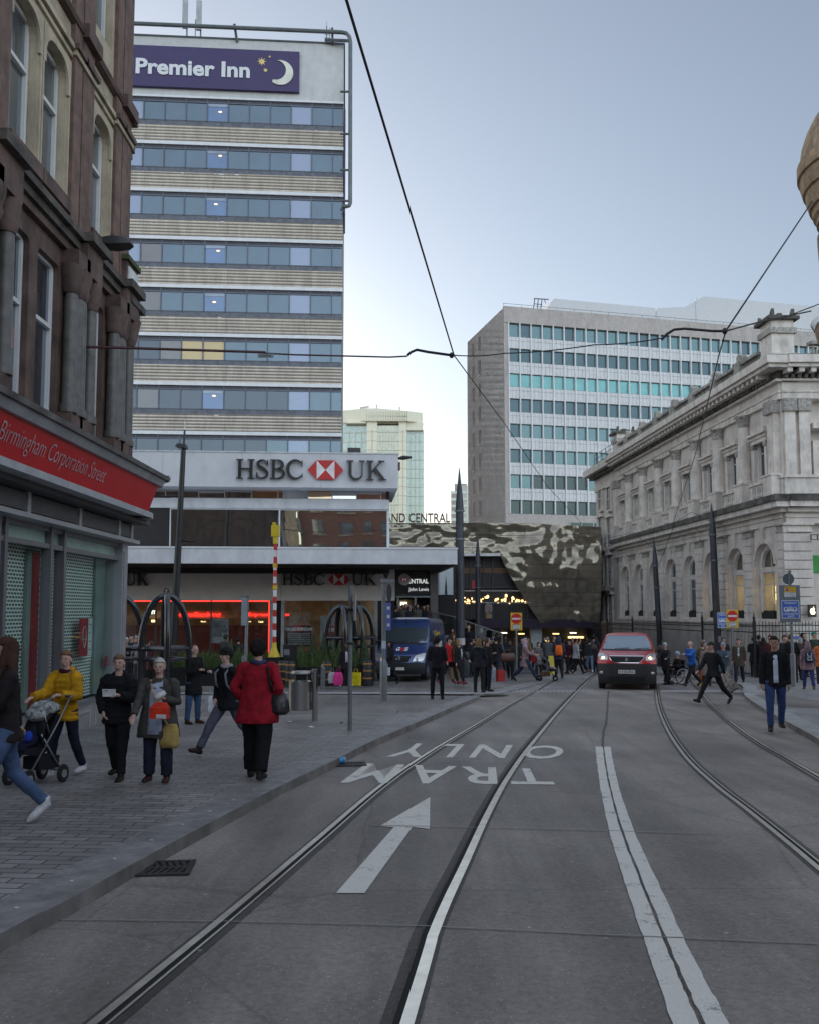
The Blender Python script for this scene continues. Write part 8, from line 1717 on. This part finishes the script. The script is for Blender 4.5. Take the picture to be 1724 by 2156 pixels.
P = walker('woman in a lilac headscarf and long pink jacket pushing a pram', 1105, 1434, 1341, 78, 0.02, legs='stride2', al='push', ar='push', coat=(.27, .18, .19), hem=.66, trs=(.03, .04, .07), hair='hijab', hc=(.38, .33, .44), sk='p', q='mid', loose=1.12)
bag('small black cross body bag on the pink jacket', P['M'] @ P['up']((.18, -.12, 1.02)), .2, .2, .1, BK_, 78, name='handbag')
g = G(1152, 1433, .01); buggy('black pram with a silver frame pushed by the woman in the lilac headscarf', g, 82, ((.02, .02, .025), (.06, .06, .075), (.12, .08, .045), (.35, .28, .32)), 1.0, True, 'pram')
P = walker('person in a navy hooded top wearing an orange backpack', 1176, 1429, 1341, 172, 0.01, legs='step', al='hold', ar='hold', coat=(.035, .045, .075), hem=.82, trs=BK_, hair='hood', hc=(.035, .045, .075), sk='p', q='mid')
backpack('bright orange backpack on the navy hooded top', P, (.85, .16, .02), .17)
P = walker('man in a black jacket walking behind the orange backpack towards the red van', 1219, 1418, 1341, 105, 0.01, legs='stride', coat=BK_, hem=.76, trs=BK_, shoe=(.2, .05, .05), hair='short', hc=(.03, .02, .015), sk='p', q='mid')
P = walker('person in a dark top and pale blue jeans just left of the red van', 1241, 1416, 1346, 170, 0.01, legs='step', coat=(.03, .03, .04), hem=.9, trs=(.14, .2, .28), shoe=WH, hair='short', hc=(.03, .025, .02), q='mid')
P = walker('person in a long maroon coat right beside the red van', 1256, 1416, 1345, 160, 0.01, legs='stand', coat=(.045, .02, .025), hem=.5, trs=BK_, hair='hood', hc=(.03, .03, .035), q='mid')
# right of the van
P = walker('dark coated woman in a pale hat pushing the wheelchair', 1402, 1441, 1353, -38, 0.01, legs='walk', al='push', ar='push', coat=(.03, .035, .04), hem=.62, trs=BK_, hair='beanie', hc=(.36, .40, .45), q='mid', lean=8)
def wheelchair(g, yaw):
    t = thing('wheelchair', 'wheelchair with large spoked wheels to the right of the red van', 'wheelchair', tuple(g), R(yaw)); q = MB()
    for s_ in (-.24, .24): q.tube([(s_, .3, .95), (s_, .22, .9), (s_, .2, .5), (s_, -.25, .5), (s_, -.38, .15)], .014, 6); q.tube([(s_, .2, .5), (s_, .2, .3), (s_, -.25, .25), (s_, -.25, .5)], .012, 6); q.tube([(s_, .18, .72), (s_, -.12, .72)], .02, 6)
    q.tube([(-.24, -.4, .14), (.24, -.4, .14)], .03, 6); q.build('frame', mat('chair_frame', (.06, .06, .07), .35, .6), t, smooth='all')
    q = MB(); q.box(-.22, .22, -.25, .2, .48, .53); q.box(-.22, .22, .19, .22, .53, .9); q.build('seat', cloth(BK_), t)
    for s_ in (-.3, .3):
        q = MB(); q.tube([(s_, .12+.3*math.cos(R(a)), .31+.3*math.sin(R(a))) for a in range(0, 361, 15)], .016, 8); o = q.build('wheel', TYRE, t, smooth='all'); q = MB(); q.tube([(s_*1.07, .12+.27*math.cos(R(a)), .31+.27*math.sin(R(a))) for a in range(0, 361, 15)], .009, 6)
        for a in range(0, 360, 30): q.tube([(s_, .12, .31), (s_, .12+.29*math.cos(R(a)), .31+.29*math.sin(R(a)))], .003, 4)
        q.build('rim', CHR, o, smooth='all'); q = MB(); q.tube([(s_*.8-.012, -.3, .08), (s_*.8+.012, -.3, .08)], .08, 14); q.build('castor', TYRE, t, True)
g = G(1424, 1441, .01); wheelchair(g, -82)
P = person('seated person in a black coat and pale blue hat in the wheelchair', g+Vector((.04, 0, -.42)), 1.62, -82, 'sit', 'front', 'front', coat=BK_, hem=.84, trs=BK_, hair='beanie', hc=(.3, .38, .5), q='mid')
P = walker('bald man in a blue and black jacket walking behind the wheelchair', 1457, 1446, 1346, -62, 0.01, legs='stride', al='reach', ar='swb', coat=(.03, .12, .42), hem=.86, trs=BK_, hair='receding', hc=(.35, .30, .27), sk='f', q='mid', lean=7)
P = walker('man in a black cap and black clothes striding across the far tram rails', 1503, 1482, 1347, -62, 0.01, legs='stride2', al='swb', ar='swf', coat=(.018, .018, .02), hem=.82, trs=(.016, .016, .018), hair='cap', hc=(.02, .02, .022), sk='p', q='mid', lean=6)
P = walker('older woman in a long beige coat beside the striding man in black', 1487, 1443, 1357, -15, 0.01, legs='step', coat=(.24, .20, .19), hem=.42, trs=(.05, .05, .05), hair='curly', hc=(.33, .28, .27), q='mid', loose=1.1)
P = walker('person in a grey blue jacket behind the striding man in black', 1524, 1458, 1352, -30, 0.01, legs='walk', al='reach', coat=(.07, .10, .14), hem=.74, trs=(.17, .16, .15), shoe=(.12, .07, .04), hair='cap', hc=(.25, .32, .4), q='mid', loose=1.1)
P = walker('man in a brown parka with a pale fur hood pulling a shopping trolley', 1556, 1438, 1346, -25, 0.08, legs='step2', al='down', ar='down', coat=(.075, .06, .05), hem=.66, trs=(.03, .03, .05), hair='short', hc=(.08, .06, .045), q='mid', hood=1, fur=(.42, .38, .32), loose=1.12, shirt=((.4, .42, .45), 1.2, .035))
g = G(1549, 1460, .02); t = thing('shopping_trolley', 'floral fabric shopping trolley on two small wheels near the kerb', 'shopping trolley', tuple(g), R(-30)); t.rotation_euler = (R(0), R(-32), R(-15)); q = MB(); q.ring_loft([[(-a, -b_, z), (a, -b_, z), (a, b_, z), (-a, b_, z)] for z, a, b_ in ((.14, .15, .11), (.3, .17, .13), (.62, .17, .13), (.7, .14, .1), (.72, .1, .06))]); q.build('bag_body', mat('floral_cloth', (.25, .22, .21), .8, var=.6, sc=14), t, True)
q = MB(); q.tube([(-.1, .14, .1), (-.1, .16, 1.0), (.1, .16, 1.0), (.1, .14, .1)], .012, 6); q.box(-.16, .16, -.08, .15, .1, .13); q.build('frame', mat('chair_frame', (.06, .06, .07)), t)
for s_ in (-.18, .18): q = MB(); q.tube([(s_-.015, .12, .08), (s_+.015, .12, .08)], .085, 16); q.build('wheel', mat('wheel_white', (.4, .4, .4), .5), t, True)
P = walker('young man in a black jacket white shirt and blue jeans walking on the right', 1634, 1539, 1343, -14, 0.03, legs='step2', al='down', ar='down', coat=(.012, .012, .015), hem=.84, trs=DEN2, shoe=(.03, .02, .02), hair='short', hc=(.02, .014, .01), sk='t', q='near', sole=(.5, .5, .5), shirt=((.50, .56, .66), .92, .042), hyaw=-8)
P = walker('woman in a dusty pink hooded coat right of the tall grey sign', 1702, 1452, 1352, 168, legs='step', coat=(.26, .17, .19), hem=.74, trs=(.04, .05, .16), shoe=(.12, .08, .05), hair='hood', hc=(.26, .17, .19), q='mid', loose=1.1)
backpack('navy backpack with a white square logo on the pink coat', P, (.03, .035, .07), .18, mark=(.55, .58, .62))
# ---- the crowds further off: one figure each
GC_ = 'crowd of shoppers in the distance'
rows = [  # label, x, D, height, yaw, legs, coat, hem, trousers, hair, hair colour, lift
 ('man in a dark suit jacket and pale shirt on the lower steps', 985, 43.2, 1.75, -10, 'stand', (.02, .02, .028), .8, BK_, 'receding', (.3, .28, .26), .55),
 ('blonde woman in an olive coat right of the thick pole', 995, 42, 1.66, 10, 'walk', (.09, .07, .045), .6, (.03, .03, .035), 'long', (.26, .16, .09), 0),
 ('woman in a beige wrap in the crowd right of the thick pole', 1000, 40, 1.62, -60, 'stand', (.30, .26, .23), .55, BK_, 'long', (.05, .03, .02), 0),
 ('grey haired person at the back of the step crowd', 1012, 47, 1.7, 150, 'stand', (.05, .06, .065), .8, BK_, 'bob', (.4, .4, .38), .5),
 ('person in a navy bobble hat above the embracing couple', 1032, 43, 1.74, 20, 'walk2', (.02, .022, .035), .7, BK_, 'beanie', (.02, .04, .12), 0),
 ('dark haired woman looking out beside the navy bobble hat', 1024, 44.5, 1.7, -10, 'stand', (.03, .025, .025), .7, BK_, 'long', (.10, .05, .03), 0),
 ('man in a black coat left of the grey tracksuit child', 1042, 40.5, 1.78, 165, 'walk', (.02, .02, .024), .66, (.02, .025, .04), 'short', (.02, .015, .01), 0),
 ('person in a denim jacket left of the grey tracksuit child', 1050, 42.5, 1.68, 140, 'walk2', (.07, .10, .15), .85, (.03, .035, .05), 'bun', (.03, .02, .015), 0),
 ('tall person in dark grey behind the grey tracksuit child', 1062, 44, 1.8, -20, 'stand', (.035, .03, .035), .6, BK_, 'short', (.03, .02, .015), 0),
 ('woman with long auburn hair behind the brown holdall', 1083, 42.5, 1.7, 165, 'stand', (.04, .035, .03), .7, BK_, 'long', (.16, .07, .03), 0),
 ('dark figure just behind the no entry sign post', 1096, 44, 1.7, 10, 'stand', (.03, .03, .035), .7, BK_, 'short', (.03, .02, .02), 0),
 ('person in a grey tweed coat behind the pram', 1131, 40.5, 1.5, 30, 'stand', (.14, .13, .13), .6, (.03, .03, .03), 'bun', (.04, .03, .02), 0),
 ('child in a red top seen behind the pram handle', 1123, 42, 1.25, 0, 'stand', (.35, .02, .03), .8, BK_, 'short', (.02, .015, .01), 0),
 ('small dark haired child behind the pram', 1136, 43.5, 1.25, -30, 'stand', (.03, .03, .05), .8, BK_, 'short', (.015, .012, .01), 0),
 ('grey haired man in a grey jacket beside the pale pillar', 1150, 43.5, 1.74, 160, 'stand', (.10, .105, .11), .8, BK_, 'short', (.25, .24, .23), 0),
 ('tall man with brown hair left of the orange backpack', 1163, 46, 1.85, 60, 'walk', (.04, .035, .035), .7, BK_, 'short', (.08, .05, .03), 0),
 ('person in a maroon hat and jacket right of the orange backpack', 1196, 43, 1.68, -60, 'walk', (.07, .02, .035), .7, BK_, 'beanie', (.06, .02, .03), 0),
 ('person in white sleeves walking behind the man in the black jacket', 1209, 42.5, 1.72, 110, 'walk2', (.36, .36, .38), .8, BK_, 'short', (.03, .02, .015), 0),
 ('dark figure deep in the underpass left of the red van', 1232, 49, 1.75, 20, 'stand', (.025, .02, .02), .7, BK_, 'short', (.02, .015, .01), 0),
 ('man with a navy cap between the suited man and the blonde woman', 990, 41.2, 1.72, 170, 'walk', (.03, .03, .05), .75, (.04, .05, .08), 'cap', (.02, .02, .05), 0),
 ('woman in a burgundy coat left of the olive coat', 1016, 41.0, 1.62, 20, 'walk', (.10, .02, .03), .55, BK_, 'bob', (.06, .03, .02), 0),
 ('man in a dark green parka behind the embracing couple', 1038, 46, 1.8, -15, 'stand', (.03, .04, .03), .7, BK_, 'short', (.05, .03, .02), 0),
 ('woman in a light grey coat between the couple and the tracksuit child', 1046, 46.5, 1.68, 160, 'walk', (.22, .22, .23), .6, BK_, 'long', (.05, .03, .02), 0),
 ('man in a tan jacket far back right of the no entry sign', 1104, 46.5, 1.78, 10, 'stand', (.20, .14, .08), .8, (.03, .03, .05), 'short', (.04, .03, .02), 0),
 ('person in a black hood far back above the pram', 1143, 47.5, 1.74, 30, 'stand', (.02, .02, .022), .7, BK_, 'hood', (.02, .02, .02), 0),
 ('woman in a brick red coat deep in the underpass crowd', 1203, 47, 1.68, -20, 'stand', (.18, .03, .03), .6, BK_, 'bob', (.03, .02, .02), 0),
 ('tall man in grey at the back next to the red van', 1247, 45, 1.84, 170, 'stand', (.08, .08, .09), .75, BK_, 'short', (.03, .02, .02), 0),
 ('person in a brown jacket in the underpass behind the pillar', 1110, 50, 1.75, -30, 'walk', (.10, .06, .035), .75, BK_, 'short', (.03, .02, .01), 0),
 ('dark haired woman in the underpass near the yellow lights', 1185, 50, 1.66, 10, 'stand', (.05, .03, .03), .7, BK_, 'long', (.02, .015, .01), 0),
 # right hand crowd by the railings
 ('person in a mauve hat behind the blue and black jacket', 1476, 37.5, 1.64, 20, 'walk', (.16, .12, .14), .66, BK_, 'beanie', (.24, .18, .2), .01),
 ('dark coated person beside the spiked pole and small blue sign', 1519, 38, 1.72, 10, 'stand', (.04, .035, .04), .6, BK_, 'short', (.1, .08, .07), .01),
 ('person in camouflage behind the man in the blue and black jacket', 1474, 34.5, 1.58, 160, 'walk2', (.09, .085, .05), .74, (.05, .05, .05), 'short', (.10, .07, .05), .01),
 ('black coated person with a pale fur hood near the railings', 1582, 37, 1.70, 160, 'walk', BK_, .68, BK_, 'short', (.02, .02, .02), .1),
 ('woman in black walking left of the young man in jeans', 1601, 36.5, 1.66, 150, 'walk2', (.03, .02, .025), .7, BK_, 'long', (.03, .02, .015), .1),
 ('man in a dark red jacket just left of the young man in jeans', 1616, 34, 1.72, 10, 'stand', (.07, .02, .025), .7, BK_, 'short', (.06, .04, .03), .1),
 ('person half hidden behind the young man black jacket', 1646, 33.8, 1.72, 20, 'stand', (.03, .028, .03), .7, BK_, 'short', (.03, .02, .02), .1),
 ('figure in a long black coat against the tall grey sign post', 1660, 32.8, 1.74, 165, 'stand', (.016, .016, .018), .5, BK_, 'beanie', (.02, .02, .022), .1),
 ('person in a cream hat by the railings behind the grey sign post', 1655, 36, 1.78, 10, 'stand', (.03, .03, .03), .6, BK_, 'beanie', (.42, .38, .30), .1),
 ('woman in plum between the sign post and the pink coat', 1679, 34.5, 1.66, 140, 'walk', (.09, .05, .065), .6, BK_, 'bob', (.3, .28, .27), .1),
 ('dark figure by the railings above the plum coat', 1685, 37, 1.8, 20, 'stand', (.02, .02, .022), .6, BK_, 'hood', (.02, .02, .024), .1),
 ('person in a green cap behind the pink coat', 1708, 35.5, 1.86, 30, 'stand', (.03, .045, .035), .7, BK_, 'cap', (.03, .20, .14), .1),
 ('person in an orange jacket cut by the right edge', 1722, 31.5, 1.58, 150, 'stand', (.65, .14, .03), .7, (.04, .04, .05), 'short', (.05, .03, .02), .1),
 ('tall dark figure by the railings right of the spiked pole', 1592, 39.5, 1.74, 160, 'stand', (.02, .02, .02), .7, BK_, 'short', (.02, .02, .02), .1),
 # left of the bank, by the hoops
 ('person in a grey padded top seen under the left hoop', 299, 30, 1.70, 20, 'stand', (.20, .20, .22), .8, (.05, .05, .06), 'short', (.10, .07, .05), .1),
 ('person in a white woolly hat behind the boy', 270, 30.5, 1.66, 10, 'walk', (.03, .03, .045), .7, BK_, 'beanie', (.4, .4, .42), .1),
 ('dark coated man beside the white woolly hat', 282, 31, 1.74, -20, 'stand', (.02, .022, .035), .7, BK_, 'short', (.03, .02, .02), .1),
 ('person in a grey bobble hat right of the dark coated man', 290, 32, 1.72, 30, 'walk2', (.04, .04, .05), .7, BK_, 'beanie', (.28, .28, .3), .1),
 ('stooping person in maroon under the left hoop', 322, 29, 1.52, -50, 'stand', (.08, .03, .035), .7, BK_, 'bob', (.1, .06, .05), .1),
 ('man in a flat grey cap reading beyond the planter', 484-6, 34.6, 1.76, 160, 'stand', (.05, .05, .05), .7, BK_, 'cap', (.04, .04, .04), .1),
 ('person in a dark speckled coat looking at the bank window', 505, 34.8, 1.66, 170, 'stand', (.05, .045, .045), .7, BK_, 'curly', (.03, .025, .02), .1),
 # behind the blue van, on the entrance steps
 ('woman in a tan coat to the right of the blue van roof', 952, 44.5, 1.66, -30, 'walk', (.12, .08, .04), .6, BK_, 'long', (.06, .03, .02), .55),
 ('blond man in an olive jacket right of the blue van', 953, 42.6, 1.7, 10, 'stand', (.10, .08, .04), .7, BK_, 'short', (.28, .18, .1), .15),
 ('dark figure behind the red hooded top by the thick pole', 983, 38.9, 1.6, 160, 'stand', (.025, .025, .03), .55, BK_, 'long', (.02, .015, .01), .05)]
for i, (lab, x, D, h, yaw, lg, co, hm, tr, hr, hcol, lift) in enumerate(rows):
    p = XD(x, D, lift if lift else .01); kk = dict(fur=(.4, .38, .33), hood=1) if 'fur' in lab else {}
    arms = [('down', 'down'), ('pocket', 'pocket'), ('hold', 'down'), ('swf', 'swb'), ('front', 'down')][i % 5]
    person(lab, p, h, yaw, lg, arms[0], arms[1], coat=co, hem=hm, trs=tr, hair=hr, hc=hcol, sk='pftdp'[i % 5], q='far', group=GC_, loose=1.06, **kk)
sc_ = [(.03, .03, .05), (.08, .02, .025), (.025, .025, .03), (.10, .09, .08), (.02, .035, .05), (.03, .03, .03)]
cn = ['navy', 'dark red', 'black', 'taupe', 'petrol blue', 'charcoal']; hrn = [('short', 'short dark hair'), ('beanie', 'a knitted hat'), ('long', 'long dark hair'), ('short', 'short fair hair'), ('hood', 'a raised hood')]
hcs = {'short dark hair': (.02, .015, .01), 'a knitted hat': (.25, .22, .22), 'long dark hair': (.04, .02, .015), 'short fair hair': (.25, .16, .1), 'a raised hood': (.03, .03, .04)}
for i in range(14):
    x = 833+i*5.0+(i % 3)*1.2; row = i % 3; D = [46.2, 48, 50][row]; st = min(11, max(0, int((D-42.5)/.36)+1)); z0 = g0_+st*.145-gz(D)
    hs_, hn_ = hrn[i % 5]; rw_ = ['front', 'middle', 'back'][row]
    person('%s in %s, %s row of the step crowd, %s' % (hn_, cn[i % 6], rw_, ['left end', 'left end', 'left end', 'left of centre', 'left of centre', 'left of centre', 'centre', 'centre', 'centre', 'right of centre', 'right of centre', 'right of centre', 'right end', 'right end'][i]), XD(x, D, z0), 1.62+.03*(i % 5), [150, 20, -40, 170, 5][i % 5], 'stand', coat=sc_[i % 6], hair=hs_, hc=hcs[hn_], sk='ptfd'[i % 4], q='far', group='people on the entrance steps')
# traffic cones and small boxes on the far crossing
for i, (x, y_) in enumerate(((1478, 1447), (1476, 1424))):
    g = G(x+2*i, y_-6, .01); t = thing('traffic_cone', ['orange and yellow cone standing beside the bald man legs', 'second orange cone behind the bald man'][i], 'cone', tuple(g), 0, 'orange cones on the crossing'); q = MB(); q.lathe([(.14, .03), (.10, .3), (.07, .5), (.03, .8), (.0, .81)], 0, 0, 0, 12); q.build('cone_body', mat('cone_orange', (.7, .12, .02), .5), t, True); q = MB(); q.box(-.19, .19, -.19, .19, 0, .035); q.build('foot', mat('cone_yellow', (.6, .5, .05)), t)
g = G(1172, 1420, .01); t = thing('floor_sign', 'yellow folding floor sign beside the orange backpack wearer', 'floor sign', tuple(g+Vector((-.25, .2, 0)))); q = MB(); q.ring_loft([[(-.16, -.14, 0), (.16, -.14, 0), (.16, -.11, 0), (-.16, -.11, 0)], [(-.11, -.02, .85), (.11, -.02, .85), (.11, .0, .85), (-.11, .0, .85)]]); q.ring_loft([[(-.16, .16, 0), (.16, .16, 0), (.16, .13, 0), (-.16, .13, 0)], [(-.11, .04, .85), (.11, .04, .85), (.11, .02, .85), (-.11, .02, .85)]]); q.build('panel', mat('cone_yellow', (.6, .5, .05)), t)
